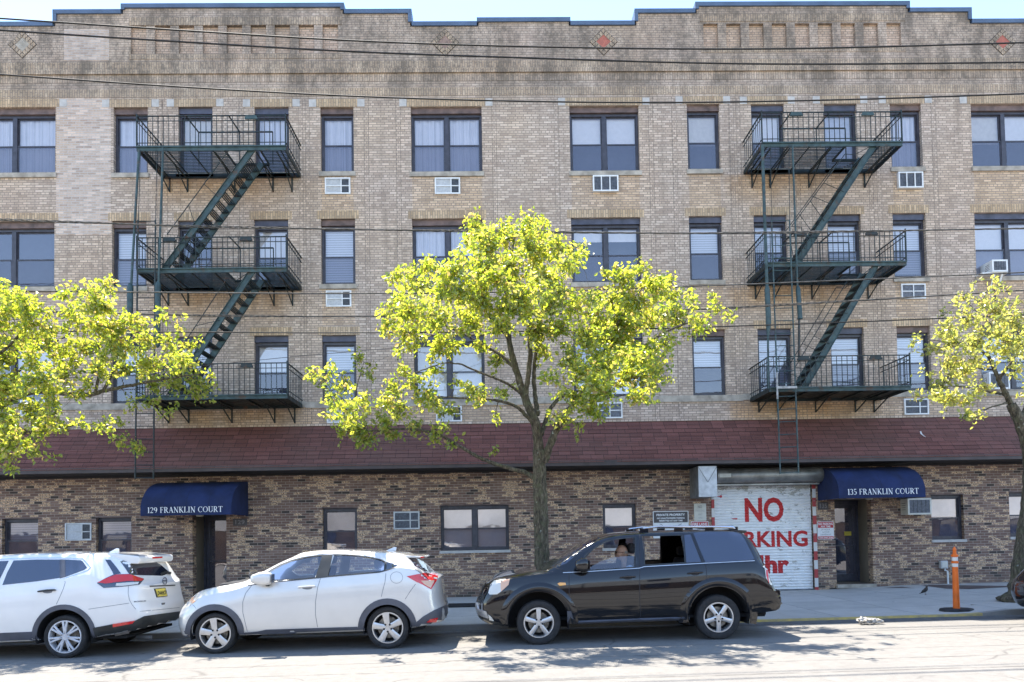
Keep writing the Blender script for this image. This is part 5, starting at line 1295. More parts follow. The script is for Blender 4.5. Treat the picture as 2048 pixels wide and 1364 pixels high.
def inpoly(x, z, poly):
    c = False; n = len(poly)
    for i in range(n):
        x1, z1, x2, z2 = *poly[i], *poly[(i + 1) % n]
        if (z1 > z) != (z2 > z) and x < (x2 - x1) * (z - z1) / (z2 - z1) + x1: c = not c
    return c
def cut(bm, poly, keep):
    """cut the outline poly (x,z) through the shell; faces inside for which keep(centre) is False go"""
    xs, zs = [p[0] for p in poly], [p[1] for p in poly]; m = .12
    n = len(poly)
    for i in range(n):
        a, c = Vector((poly[i][0], 0, poly[i][1])), Vector((poly[(i + 1) % n][0], 0, poly[(i + 1) % n][1])); d = c - a
        if d.length < 1e-5: continue
        lo, hi = (min(a.x, c.x) - m, max(a.x, c.x) + m), (min(a.z, c.z) - m, max(a.z, c.z) + m)
        fs = []
        for f in bm.faces:
            ce = f.calc_center_median()
            if lo[0] < ce.x < lo[1] and hi[0] < ce.z < hi[1]: fs.append(f)
        geom = list({*fs, *[e for f in fs for e in f.edges], *[v for f in fs for v in f.verts]})
        if geom: bmesh.ops.bisect_plane(bm, geom=geom, plane_co=a, plane_no=Vector((d.z, 0, -d.x)).normalized(), dist=1e-6)
    dead = [f for f in bm.faces if inpoly(f.calc_center_median().x, f.calc_center_median().z, poly) and not keep(f.calc_center_median())]
    bmesh.ops.delete(bm, geom=dead, context='FACES')
def circ(cx, cz, r, n=30, z_to=None):
    pts = [(cx + r * math.cos(math.pi * k / n), cz + r * math.sin(math.pi * k / n)) for k in range(n + 1)]
    return pts + [(cx - r, z_to), (cx + r, z_to)]
class Proj:
    """features traced along camera rays onto the lofted surface"""
    def __init__(s, bm, Yn): s.b = BVHTree.FromBMesh(bm); s.Yn = Yn
    def hit(s, px, py, off=0.0):
        d = ray(px, py).normalized(); h = s.b.ray_cast(CO, d)
        if h[0] is None:
            h = s.b.find_nearest(at(px, py, s.Yn))
        n = h[1]
        if n.dot(d) > 0: n = -n
        return h[0] + n * off
    def patch(s, poly, name, m, parent, off=.004, step=5.0, smooth=True, rim=True):
        # resample boundary
        bd = []
        for (a, b), (c, d) in zip(poly, poly[1:] + poly[:1]):
            L_ = math.hypot(c - a, d - b); k = max(1, int(L_ / step)); bd += [(a + (c - a) * i / k, b + (d - b) * i / k) for i in range(k)]
        xs, ys = [p[0] for p in poly], [p[1] for p in poly]; inner = []
        x = min(xs) + step * .5
        while x < max(xs):
            y = min(ys) + step * .5
            while y < max(ys):
                if inpoly(x, y, poly) and min(math.hypot(x - p[0], y - p[1]) for p in bd) > step * .45: inner.append((x, y))
                y += step
            x += step
        pts = [Vector(p) for p in bd + inner]; nb = len(bd)
        vo, _, fo, _, _, _ = geometry.delaunay_2d_cdt(pts, [(i, (i + 1) % nb) for i in range(nb)], [], 1, 1e-4)
        top = [s.hit(p[0], p[1], off) for p in vo]; b = MB(); b.add(top, [tuple(f) for f in fo])
        if rim:
            low = [s.hit(bd[i][0], bd[i][1], -.006) for i in range(nb)]; t2 = [s.hit(bd[i][0], bd[i][1], off) for i in range(nb)]
            b.add(t2 + low, [(i, (i + 1) % nb, nb + (i + 1) % nb, nb + i) for i in range(nb)])
        return b.build(name, m, parent, smooth='auto' if smooth else False, fix=False)
    def line(s, pts, w_, name, m, parent, off=.002, step=4.0, b=None):
        q = []
        for (a, c), (d, e) in zip(pts, pts[1:]):
            k = max(1, int(math.hypot(d - a, e - c) / step)); q += [(a + (d - a) * i / k, c + (e - c) * i / k) for i in range(k)]
        q.append(pts[-1]); own = b is None; b = b or MB(); vs = []
        for i, (x, y) in enumerate(q):
            x0, y0 = q[max(i - 1, 0)]; x1, y1 = q[min(i + 1, len(q) - 1)]; L_ = math.hypot(x1 - x0, y1 - y0) or 1; nx, ny = -(y1 - y0) / L_ * w_ / 2, (x1 - x0) / L_ * w_ / 2
            vs += [s.hit(x + nx, y + ny, off), s.hit(x - nx, y - ny, off)]
        b.add(vs, [(2 * i, 2 * i + 1, 2 * i + 3, 2 * i + 2) for i in range(len(q) - 1)])
        return b.build(name, m, parent, fix=False) if own else None
    def text(s, word, A, Bp, H, name, m, parent, off=.006, bold=.03):
        """A, Bp: baseline ends in px; H: height in px"""
        vs, fs = text_polys(word, bold); a, c = min(v[0] for v in vs), max(v[0] for v in vs); e, f = min(v[1] for v in vs), max(v[1] for v in vs)
        out = []
        for v in vs: u = (v[0] - a) / (c - a); w_ = (v[1] - e) / (f - e); out.append(s.hit(A[0] + (Bp[0] - A[0]) * u, A[1] + (Bp[1] - A[1]) * u - H * w_, off))
        b = MB(); b.add(out, fs); return b.build(name, m, parent, fix=False)
def wheel(parent, cx, cz, y_face, r, rim, style, side=-1, wd=.215):
    """side -1: outer face towards -y"""
    Y = lambda d: y_face - side * d            # d metres inwards from the face
    root = MB(); c = (cx, 0, cz)
    prof = [(rim + .004, .03), (rim + .012, .012), (rim + .03, .004), (r * .86, .0), (r * .955, .012), (r * .99, .032), (r, .06), (r, wd - .06), (r * .985, wd - .03), (r * .93, wd - .004), (rim + .02, wd), (rim, wd - .02)]
    b = MB(); b.lathe([(a, Y(d)) for a, d in prof], (cx, 0, cz), 'y', 44)
    w_ = empty('wheel', (cx, y_face, cz)); w_.parent = parent; w_.location = Vector((cx, y_face, cz)) - wloc(parent)
    b2 = b; b2.build('tyre', M['tyre'], w_, smooth='auto')
    m = M['hubcap'] if style == 'cap' else M['alloy']
    g = MB()
    g.lathe([(rim + .006, Y(.022)), (rim + .004, Y(.010)), (rim - .012, Y(.010)), (rim - .02, Y(.03)), (rim - .024, Y(.12))], (cx, 0, cz), 'y', 44)
    def spoke(a0, w0, w1, r0, r1, d0, d1, th=.02, shift=0.0):
        u = Vector((math.cos(a0), math.sin(a0))); v = Vector((-u.y, u.x)); vs = []
        for rr, ww, dd in ((r0, w0, d0), ((r0 + r1) / 2, (w0 + w1) / 2 * .94, (d0 + d1) / 2 - .004), (r1, w1, d1)):
            for sgn, dz in ((-1, 0), (-.55, -.006), (.55, -.006), (1, 0)): q = u * rr + v * (ww / 2 * sgn + shift * (rr - r0) / (r1 - r0)); vs.append((cx + q.x, Y(dd + dz), cz + q.y))
            for sgn in (-1, 1): q = u * rr + v * (ww / 2 * sgn + shift * (rr - r0) / (r1 - r0)); vs.append((cx + q.x, Y(dd + th), cz + q.y))
        f = []
        for i in (0, 6): f += [(i, i + 1, i + 7, i + 6), (i + 1, i + 2, i + 8, i + 7), (i + 2, i + 3, i + 9, i + 8), (i + 4, i, i + 6, i + 10), (i + 3, i + 5, i + 11, i + 9)]
        g.add(vs, f)
    ri = rim - .008
    if style == 'hrv':
        for k in range(5): spoke(R(90 + 72 * k + 8), .075, .105, .03, ri, .016, .012)
    elif style == 'suv':
        for k in range(5): spoke(R((90 if cx < 2 else -90) + 72 * k), .060, .072, .03, ri, .014, .022)
    else:
        for k in range(7):
            for s_ in (-1, 1): spoke(R(90 + 360 / 7 * k), .035, .030, .045, ri, .010, .012, shift=s_ * .030)
    hr = .06 if style != 'cap' else .05
    g.lathe([(0.001, Y(.008)), (hr * .45, Y(.008)), (hr * .5, Y(.012)), (hr, Y(.012)), (hr + .012, Y(.03))], (cx, 0, cz), 'y', 24)
    rimo = g.build('rim', m, w_, smooth='auto')
    if style != 'cap':
        n = MB()
        for k in range(5): a = R(90 + 72 * k + (36 if style == 'suv' else 36)); p_ = (cx + .057 * math.cos(a), 0, cz + .057 * math.sin(a)); n.lathe([(.0150, Y(.006)), (.0150, Y(.003)), (.001, Y(.003))], p_, 'y', 10)
        n.build('wheel_nuts', M['black'], rimo)
    d = MB(); d.lathe([(0.001, Y(.085)), (rim * .70, Y(.085)), (rim * .70, Y(.10))], (cx, 0, cz), 'y', 30); d.build('brake_disc', M['disc'], w_, smooth='auto')
    k = MB(); k.lathe([(0.001, Y(.125)), (rim - .005, Y(.125))], (cx, 0, cz), 'y', 30); k.build('rim_back', M['well'], rimo)
    return w_
def finish_body(bm, name, m, parent, arches, Yc, W):
    me = bpy.data.meshes.new(name); o_ = wloc(parent); bmesh.ops.translate(bm, verts=bm.verts, vec=-o_); bm.to_mesh(me); bm.free(); me.materials.append(m)
    o = bpy.data.objects.new(name, me); COL.objects.link(o); o.parent = parent; me.shade_smooth(); me.set_sharp_from_angle(angle=R(42))
    so_ = o.modifiers.new('solidify', 'SOLIDIFY'); so_.thickness = .018; so_.offset = -1; so_.use_rim = True
    for cx, cz, r in arches:
        for sg in (-1, 1):
            b = MB()
            n = 24; ya, yb = Yc + sg * (W - .012), Yc + sg * (W - .36); base = len(b.v)
            for k in range(n + 1):
                a = math.pi * (k / n * 1.16 - .08); b.v += [(cx + (r + .004) * math.cos(a), ya, cz + (r + .004) * math.sin(a)), (cx + (r + .004) * math.cos(a), yb, cz + (r + .004) * math.sin(a))]
            b.f += [(base + 2 * k, base + 2 * k + 1, base + 2 * k + 3, base + 2 * k + 2) for k in range(n)]
            b.f.append(tuple(base + 2 * k + 1 for k in range(n + 1)))
            b.build('wheel_well', M['well'], o, fix=False)
    return o
def seats(root, xs, Yc, zf, m, rear=None):
    for x in xs:
        for y in (Yc - .36, Yc + .36):
            b = MB(); b.box(x - .28, x + .22, y - .24, y + .24, zf, zf + .16); b.build('seat', m, root, bevel=.05)
            b = MB(); b.add([(x + .16, y - .23, zf + .12), (x + .30, y - .23, zf + .12), (x + .44, y - .20, zf + .72), (x + .33, y - .20, zf + .72), (x + .16, y + .23, zf + .12), (x + .30, y + .23, zf + .12), (x + .44, y + .20, zf + .72), (x + .33, y + .20, zf + .72)],
                            [(0, 1, 2, 3), (7, 6, 5, 4), (0, 4, 5, 1), (1, 5, 6, 2), (2, 6, 7, 3), (3, 7, 4, 0)]); b.build('seat_back', m, root, bevel=.04)
            b = MB(); b.box(x + .35, x + .45, y - .13, y + .13, zf + .76, zf + .92); b.build('headrest', m, root, bevel=.04)
    if rear:
        x = rear; b = MB(); b.box(x - .3, x + .2, Yc - .6, Yc + .6, zf + .02, zf + .18); b.build('rear_bench', m, root, bevel=.05)
        b = MB(); b.add([(x + .14, Yc - .6, zf + .12), (x + .28, Yc - .6, zf + .12), (x + .40, Yc - .58, zf + .66), (x + .30, Yc - .58, zf + .66), (x + .14, Yc + .6, zf + .12), (x + .28, Yc + .6, zf + .12), (x + .40, Yc + .58, zf + .66), (x + .30, Yc + .58, zf + .66)],
                        [(0, 1, 2, 3), (7, 6, 5, 4), (0, 4, 5, 1), (1, 5, 6, 2), (2, 6, 7, 3), (3, 7, 4, 0)]); b.build('rear_seat_back', m, root, bevel=.03)
        for y in (-.4, .4): b = MB(); b.box(x + .32, x + .42, Yc + y - .12, Yc + y + .12, zf + .69, zf + .84); b.build('headrest', m, root, bevel=.04)
def steering(root, x, y, z, m, tilt=25):
    b = MB(); n = 28; Rr = .185; pts = []
    ax = Vector((math.cos(R(tilt)), 0, math.sin(R(tilt)))); u = Vector((0, 1, 0)); v = ax.cross(u)
    ring_ = [Vector((x, y, z)) + u * Rr * math.cos(2 * math.pi * k / n) + v * Rr * math.sin(2 * math.pi * k / n) for k in range(n + 1)]
    b.tube(ring_, .015, 8, cap=False)
    for a in (0, 180, 270): b.bar(Vector((x, y, z)) - ax * .02, Vector((x, y, z)) + u * Rr * math.cos(R(a)) + v * Rr * math.sin(R(a)), .03, .02)
    b.tube([Vector((x, y, z)) - ax * .0, Vector((x, y, z)) - ax * .35], [.06, .03], 10)
    b.build('steering_wheel', m, root, smooth='auto')
def dash(root, x, Yc, z, w_, m): b = MB(); b.box(x - .25, x + .12, Yc - w_, Yc + w_, z - .3, z); b.build('dashboard', m, root, bevel=.06)
def mirror(root, px, py, w_, h, Y, m, glassm=None, dirx=-1):
    c = at(px, py, Y); bm = bmesh.new(); bmesh.ops.create_cube(bm, size=1)
    bmesh.ops.subdivide_edges(bm, edges=bm.edges, cuts=4, use_grid_fill=True)
    for v in bm.verts:
        q = v.co * 2; L_ = (abs(q.x) ** 3.2 + abs(q.y) ** 3.2 + abs(q.z) ** 3.2) ** (1 / 3.2); q = q / L_
        v.co = Vector((q.x * w_ / 2 * (1 if q.x < 0 else .9), q.y * .075, q.z * h / 2 * (.80 if q.x < -.3 else 1))) + c
    b = MB(); b.v = [tuple(v.co) for v in bm.verts]; bm.verts.index_update(); b.f = [tuple(v.index for v in f.verts) for f in bm.faces]; bm.free()
    o = b.build('door_mirror', m, root, smooth=True)
    g = MB(); g.bar((c.x + w_ * .2, Y + .02, c.z - h * .42), (c.x + w_ * .1, Y + .20, c.z - h * .55), .05, .05); g.build('mirror_arm', M['cladblack'], o)
    g = MB(); g.box(c.x + w_ * .46, c.x + w_ * .475, Y - .07, Y + .07, c.z - h * .33, c.z + h * .33); g.build('mirror_glass', M['tint2'], o)
def handle(P_, root, a, c, m, w_=2.6):
    A, B_ = P_.hit(*a, .03), P_.hit(*c, .03); A0, B0 = P_.hit(*a, .0), P_.hit(*c, .0)
    b = MB(); b.tube([A0, A, A.lerp(B_, .3) + Vector((0, -.006, .004)), A.lerp(B_, .7) + Vector((0, -.006, .004)), B_, B0], [.009, .013, .014, .014, .013, .009], 8); b.build('door_handle', m, root, smooth='auto')
    n = MB(); mx, my = (a[0] + c[0]) / 2, (a[1] + c[1]) / 2; k = 12; vs = [P_.hit(mx + (c[0] - a[0]) * .32 * math.cos(2 * math.pi * i / k), my + 1.0 + 4.2 * math.sin(2 * math.pi * i / k), .0015) for i in range(k)]
    n.add(vs + [P_.hit(mx, my + 1, .0015)], [(i, (i + 1) % k, k) for i in range(k)]); n.build('handle_recess', M['seam2'] if m != M['black_paint'] else M['seam'], root, fix=False)
def U(s, ox, oy):                                   # zoomed tracing units to photo pixels
    return lambda *pts: [(ox + s * a, oy + s * b) for a, b in pts]
def prof(pts, Y): return [(at(a, b, Y).x, at(a, b, Y).z) for a, b in pts]
def prof_zx(pts, Y, dx=0): return [(at(a, b, Y).z, at(a, b, Y).x + dx) for a, b in pts]
# ------------------------------------------------------------------ silver crossover in the middle
def silver_car():
    GM = M['seam2']
    Yn, W = -7.93, .885; Yc = Yn + W; u = U(.288, 330, 1060)
    wf, wr = at(*u((345, 720))[0], Yn + .03), at(*u((1545, 680))[0], Yn + .03)
    gx = lambda x: gz(x)
    x0, x1 = at(352, 1240, Yn + .28).x, at(893, 1220, Yc).x
    top = prof(u((110, 520), (125, 498), (150, 470), (185, 447), (240, 420), (330, 397), (400, 384), (480, 371), (565, 352), (640, 308), (700, 275), (760, 240), (830, 205), (900, 175)), Yn + .32) + prof(u((1000, 148), (1100, 135), (1200, 131), (1350, 133), (1500, 140), (1600, 147), (1700, 159)), Yc)
    top = [(x0, top[0][1] - .06), (x0 + .05, top[0][1])] + [p for p in top if p[0] > x0 + .08] + [(at(822, 1112, Yc).x, at(822, 1112, Yc).z), (at(850, 1131, Yc).x, at(850, 1131, Yc).z), (at(868, 1146, Yc).x, at(868, 1146, Yc).z), (x1, at(884, 1152, Yc).z)]
    belt = prof(u((100, 560), (240, 470), (480, 420), (600, 380), (760, 366), (1045, 336), (1300, 312), (1500, 296), (1620, 262), (1760, 280), (1900, 320)), Yn + .06)
    bz = [(x0, at(355, 1270, Yc).z), (-4.9, .26 + gz(-5)), (wf.x, .25 + gz(-4)), (wr.x, .27 + gz(-2)), (-1.5, .30), (x1, .40)]
    C = dict(x0=x0, x1=x1, W=W, Yc=Yc, top=top, belt=belt, bot=bz,
             plan=[(x0, .50), (x0 + .03, .66), (x0 + .08, .80), (x0 + .18, .90), (x0 + .4, .97), (x0 + .8, 1.0), (x1 - .7, 1.0), (x1 - .35, .97), (x1 - .15, .89), (x1 - .07, .80), (x1 - .03, .70), (x1, .55)],
             roofw=[(x0, .60), (-4.2, .86), (-3.9, .74), (-3.4, .70), (-2.0, .70), (-1.5, .67), (x1, .66)],
             xf=[(.15, x0 + .10), (.32, x0 + .03), (.45, x0), (.60, x0 + .01), (.72, x0 + .06), (.85, x0 + .12)], xr=[(.25, x1 - .14), (.36, x1 - .02), (.55, x1), (.68, x1 - .04), (.8, x1 - .06), (1.1, x1 - .08), (1.3, x1 - .1)])
    bm = car_body(C); P_ = Proj(bm, Yn)
    root = empty('parked_car', ((x0 + x1) / 2, Yc, gz(-3.2)), 'silver hatchback crossover parked in the middle with a red tail light', 'car', 'cars parked along the kerb')
    front = u((728, 350), (690, 312), (740, 276), (800, 243), (880, 212), (960, 191), (1094, 172), (1080, 230), (1048, 330), (900, 343))
    rear = u((1128, 322), (1148, 240), (1162, 172), (1250, 171), (1340, 178), (1430, 190), (1505, 208), (1528, 222), (1522, 282), (1490, 290))
    arR = .352
    for poly in (front, rear): cut(bm, prof(poly, Yn + .12), lambda c: abs(c.y - Yc) < .3)
    for w_ in (wf, wr): cut(bm, circ(w_.x, w_.z, arR, 26, -.3), lambda c: abs(c.y - Yc) < W - .33)
    body = finish_body(bm, 'body', M['silver_paint'], root, [(wf.x, wf.z, arR), (wr.x, wr.z, arR)], Yc, W)
    for nm, poly in (('side_window', front), ('side_window', rear)): P_.patch(poly, nm, M['clear'], root, -.008, 8, rim=False)
    for poly in (front, rear):
        P_.line(poly + poly[:1], 1.8, 'window_trim', M['cladblack'], root, .003)
    P_.patch(u((1095, 172), (1160, 170), (1146, 240), (1128, 322), (1048, 332), (1080, 230)), 'pillar_trim', M['cladblack'], root, .003, 6)
    P_.patch(u((1540, 222), (1632, 248), (1538, 280)), 'quarter_window', M['tint'], root, .003, 5)
    P_.patch(u((1525, 222), (1540, 222), (1538, 282), (1520, 284)), 'pillar_trim', M['cladblack'], root, .0035, 6)
    # windscreen and rear glass seen edge on
    P_.patch(u((1700, 195), (1740, 180), (1790, 176), (1845, 235), (1885, 288), (1800, 284), (1735, 250)), 'rear_window', M['tint2'], root, .004, 5)
    for (c, sgn, pts_out, pts_low) in ((wf, 1, None, None), (wr, 1, None, None)):
        cpx = u((345, 720))[0] if c is wf else u((1545, 680))[0]; k = 22; sc = .288
        ro = 205 * sc; ri = 163 * sc; oy = 0
        arc_o = [(cpx[0] + ro * math.cos(R(180 - 195 * i / k + 8)), cpx[1] - ro * 1.0 * math.sin(R(180 - 195 * i / k + 8))) for i in range(k + 1)]
        arc_i = [(cpx[0] + ri * math.cos(R(180 - 195 * i / k + 8)), cpx[1] - ri * math.sin(R(180 - 195 * i / k + 8))) for i in range(k + 1)]
        P_.patch(arc_o + arc_i[::-1], 'arch_trim', M['cladding'], root, .012, 7)
    P_.patch(u((556, 712), (640, 705), (700, 692), (1060, 680), (1335, 672), (1345, 712), (1100, 725), (640, 745), (530, 752)), 'sill_trim', M['cladding'], root, .012, 9)
    P_.patch(u((1712, 668), (1790, 602), (1870, 555), (1958, 516), (1962, 575), (1940, 622), (1885, 655), (1790, 668)), 'rear_bumper', M['cladding'], root, .010, 7)
    P_.patch(u((1815, 640), (1840, 618), (1890, 608), (1880, 636)), 'reflector', M['redlens'], root, .016, 4)
    P_.patch(u((84, 728), (150, 735), (180, 742), (176, 768), (110, 765), (85, 752)), 'front_lip', M['cladding'], root, .012, 6)
    P_.patch(u((1678, 322), (1790, 300), (1890, 302), (1896, 330), (1848, 412), (1800, 385), (1735, 355)), 'tail_light', M['redlens'], root, .008, 5)
    P_.patch(u((1775, 352), (1868, 352), (1842, 402), (1800, 378)), 'tail_light_lens', M['peach'], root, .011, 5)
    P_.patch(u((128, 520), (145, 488), (185, 456), (250, 440), (225, 470), (170, 502)), 'headlight', M['clearlens'], root, .006, 4)
    P_.patch(u((150, 500), (172, 480), (215, 462), (190, 488)), 'turn_signal', M['peach'], root, .009, 4)
    for ln in (((602, 385), (560, 440), (540, 500), (540, 570), (556, 640), (572, 705)), ((1080, 335), (1060, 400), (1045, 500), (1045, 590), (1060, 676)), ((1534, 300), (1528, 360), (1512, 420), (1502, 464)), ((1740, 375), (1700, 430), (1668, 480))): P_.line(u(*ln), 1.1, 'panel_gap', GM, root, .0018)
    P_.line(u(*[(1608 + 43 * math.cos(2 * math.pi * i / 16), 330 + 40 * math.sin(2 * math.pi * i / 16)) for i in range(17)]), .8, 'panel_gap', GM, root, .0018)
    P_.line(u((180, 508), (205, 530), (215, 545)), .8, 'panel_gap', GM, root, .0018); P_.line(u((470, 400), (480, 378)), .8, 'panel_gap', GM, root, .0018)
    P_.line(u((575, 385), (720, 366), (1045, 335), (1130, 326), (1490, 294), (1550, 278), (1635, 247)), 1.6, 'belt_trim', M['cladblack'], root, .004)
    handle(P_, root, u((930, 400))[0], u((1045, 392))[0], M['silver_paint'])
    mirror(root, *u((675, 338))[0], .34, .20, Yn - .05, M['silver_paint'])
    # spoiler, fin, plate edge
    b = MB(); a, c = at(*u((1640, 158))[0], Yc), at(*u((1812, 174))[0], Yc); y0_, y1_ = Yc - .56, Yc + .56
    b.add([(a.x, y0_, a.z - .02), (c.x, y0_ + .04, c.z - .005), (c.x + .02, y0_ + .05, c.z - .035), (a.x, y0_, a.z - .06), (a.x, y1_, a.z - .02), (c.x, y1_ - .04, c.z - .005), (c.x + .02, y1_ - .05, c.z - .035), (a.x, y1_, a.z - .06)], [(0, 1, 2, 3), (7, 6, 5, 4), (0, 4, 5, 1), (1, 5, 6, 2), (2, 6, 7, 3), (3, 7, 4, 0)]); b.build('spoiler', M['silver_paint'], root, bevel=.012)
    b = MB(); q = c; b.box(q.x - .03, q.x + .023, Yc - .55, Yc - .35, q.z - .028, q.z - .010); b.build('brake_light', M['redlens'], root)
    b = MB(); a, c = at(*u((1530, 137))[0], Yc), at(*u((1600, 118))[0], Yc); b.add([(a.x, Yc - .02, a.z - .02), (c.x - .02, Yc - .006, c.z), (c.x + .02, Yc - .006, c.z - .004), (c.x + .01, Yc - .02, a.z - .02), (a.x, Yc + .02, a.z - .02), (c.x - .02, Yc + .006, c.z), (c.x + .02, Yc + .006, c.z - .004), (c.x + .01, Yc + .02, a.z - .02)], [(0, 1, 2, 3), (7, 6, 5, 4), (0, 4, 5, 1), (1, 5, 6, 2), (2, 6, 7, 3), (3, 7, 4, 0)]); b.build('roof_fin', M['silver_paint'], root, bevel=.004)
    seats(root, [-3.15], Yc, .52, M['seatgrey'], -2.25); steering(root, -3.78, Yc - .36, 1.02, M['seat']); dash(root, -4.0, Yc, 1.05, .68, M['seat'])
    b = MB(); b.box(x0 + .6, x1 - .3, Yc - .75, Yc + .75, .30, .34); b.build('floor_pan', M['well'], root)
    for w_ in (wf, wr):
        wheel(root, w_.x, w_.z, Yn + .035, w_.z - gz(w_.x) + .004, .228, 'hrv', -1); wheel(root, w_.x, w_.z, Yc + W - .035, w_.z - gz(w_.x) + .004, .228, 'hrv', 1)
    return root
# ------------------------------------------------------------------ black sport utility car
def black_car():
    GM = M['seam']
    Yn, W = -7.95, .97; Yc = Yn + W; u = U(.332, 920, 1000)
    wf, wr = at(*u((475, 740))[0], Yn + .03), at(*u((1560, 708))[0], Yn + .03)
    x0, x1 = at(952, 1215, Yn + .4).x, at(1559, 1190, Yn + .35).x
    top = prof(u((150, 482), (165, 464), (230, 447), (330, 427), (430, 412), (510, 404), (560, 374), (640, 320), (720, 266), (800, 224), (870, 203), (960, 193), (1080, 186), (1250, 181), (1450, 177)), Yc) + prof(u((1600, 174), (1680, 180), (1722, 200), (1760, 244), (1800, 302), (1836, 362), (1850, 400), (1866, 520)), Yn + .28)
    top = [(x0, top[0][1] - .10), (x0 + .04, top[0][1])] + [p for p in top if p[0] > x0 + .1] 
    top.append((x1, at(*u((1900, 545))[0], Yn + .28).z))
    belt = prof(u((150, 520), (300, 470), (620, 440), (1080, 412), (1480, 382), (1770, 368), (1880, 430)), Yn + .05)
    bz = [(x0, at(953, 1232, Yc).z - .03), (x0 + .4, .33), (wf.x, .36), (wr.x, .40), (3.8, .46), (x1, .50)]
    C = dict(x0=x0, x1=x1, W=W, Yc=Yc, top=top, belt=belt, bot=bz,
             plan=[(x0, .55), (x0 + .03, .72), (x0 + .08, .86), (x0 + .2, .94), (x0 + .5, .98), (x0 + .9, 1.0), (x1 - .5, 1.0), (x1 - .2, .97), (x1 - .08, .92), (x1 - .03, .84), (x1, .68)],
             roofw=[(x0, .72), (.9, .88), (1.2, .80), (1.6, .75), (3.2, .75), (3.7, .74), (x1, .74)],
             xf=[(.3, x0 + .22), (.42, x0 + .05), (.52, x0), (.68, x0 + .0), (.8, x0 + .05), (.95, x0 + .12), (1.1, x0 + .18)], xr=[(.4, x1 - .12), (.5, x1 - .01), (.80, x1), (.87, x1 - .005), (.9, x1 - .08), (1.2, x1 - .12)])
    bm = car_body(C); P_ = Proj(bm, Yn)
    root = empty('parked_car', ((x0 + x1) / 2, Yc, gz(2)), 'black sport utility car with a driver and open side windows in front of the shutter', 'car', 'cars parked along the kerb')
    front = u((756, 424), (748, 352), (800, 298), (860, 260), (930, 237), (1060, 222), (1056, 300), (1050, 405), (900, 416))
    rear = u((1112, 392), (1110, 300), (1106, 216), (1342, 211), (1350, 300), (1356, 378))
    arR = .455
    for poly in (front, rear): cut(bm, prof(poly, Yn + .12), lambda c: abs(c.y - Yc) < .3)
    for w_ in (wf, wr): cut(bm, circ(w_.x, w_.z + .01, arR, 26, -.3), lambda c: abs(c.y - Yc) < W - .36)
    body = finish_body(bm, 'body', M['black_paint'], root, [(wf.x, wf.z + .01, arR), (wr.x, wr.z + .01, arR)], Yc, W)
    P_.patch(u((765, 421), (800, 395), (850, 368), (920, 345), (1000, 337), (1054, 335), (1050, 403), (900, 415)), 'half_lowered_window', M['clear'], root, -.008, 8, rim=False)
    for poly in (front, rear): P_.line(poly + poly[:1], 2.0, 'window_trim', M['cladblack'], root, .002)
    P_.patch(u((1350, 212), (1388, 208), (1420, 290), (1452, 373), (1364, 378)), 'door_quarter_glass', M['tint2'], root, .004, 7)
    P_.patch(u((1405, 200), (1440, 193), (1650, 195), (1690, 206), (1716, 240), (1772, 352), (1762, 361), (1640, 368), (1478, 376), (1445, 300)), 'quarter_window', M['tint2'], root, .004, 8)
    # windscreen
    P_.patch(u((545, 400), (600, 352), (690, 292), (790, 236), (840, 222), (845, 226), (770, 272), (700, 330), (640, 382), (580, 404)), 'windscreen', M['tint2'], root, .003, 5)
    # wheel arch flares
    for cpx, a0, a1 in ((u((475, 735))[0], 184, -3), (u((1560, 703))[0], 190, -12)):
        fb = MB(); k = 30; rows = ((61.5, -.03), (61.0, .012), (64.0, .026), (69.0, .026), (74.0, .018), (80.0, -.002)); vs = []
        for i in range(k + 1):
            an = R(a0 + (a1 - a0) * i / k)
            for rr, off in rows:
                h = P_.hit(cpx[0] + 70 * math.cos(an), cpx[1] - 70 * math.sin(an), 0.0); q = at(cpx[0] + rr * math.cos(an), cpx[1] - rr * math.sin(an), Yn + .01)
                h2 = P_.hit(cpx[0] + rr * math.cos(an), cpx[1] - rr * math.sin(an), 0.0); yy = h2.y if rr > 66 and abs(h2.y - Yn) < .12 else Yn + .02
                vs.append((q.x, yy - off, q.z))
        m_ = len(rows); fb.add(vs, [(i * m_ + j, (i + 1) * m_ + j, (i + 1) * m_ + j + 1, i * m_ + j + 1) for i in range(k) for j in range(m_ - 1)])
        fb.build('arch_flare', M['black_paint'], root, smooth=True, fix=False)
    P_.patch(u((645, 668), (668, 668), (690, 735), (720, 752), (1240, 728), (1385, 715), (1392, 745), (1380, 758), (1000, 768), (760, 778), (650, 778)), 'running_board', M['cladding'], root, .03, 9)
    for y0_, y1_ in ((578, 556), (604, 582), (650, 640)):
        P_.line(u((672, y0_), (1075, y0_ - 6)), 2.2, 'side_moulding', M['black_paint'], root, .012); P_.line(u((1090, y0_ - 6), (1395, y1_ - 3)), 2.2, 'side_moulding', M['black_paint'], root, .012)
    P_.patch(u((1718, 560), (1740, 548), (1915, 548), (1924, 570), (1922, 640), (1900, 660), (1745, 684), (1728, 640)), 'rear_bumper', M['black_paint'], root, .02, 8)
    P_.patch(u((1832, 395), (1845, 388), (1862, 395), (1876, 450), (1878, 515), (1868, 510), (1842, 470)), 'tail_light', M['clearlens'], root, .010, 4)
    P_.patch(u((1842, 420), (1850, 425), (1860, 500), (1850, 478), (1843, 455)), 'tail_light_lens', M['redlens'], root, .014, 3)
    P_.patch(u((172, 560), (185, 510), (205, 488), (265, 478), (300, 480), (292, 510), (250, 550), (225, 568), (180, 570)), 'headlight', M['clearlens'], root, .008, 4)
    P_.patch(u((245, 498), (268, 480), (300, 480), (292, 512), (248, 552)), 'turn_signal', M['peach'], root, .011, 4)
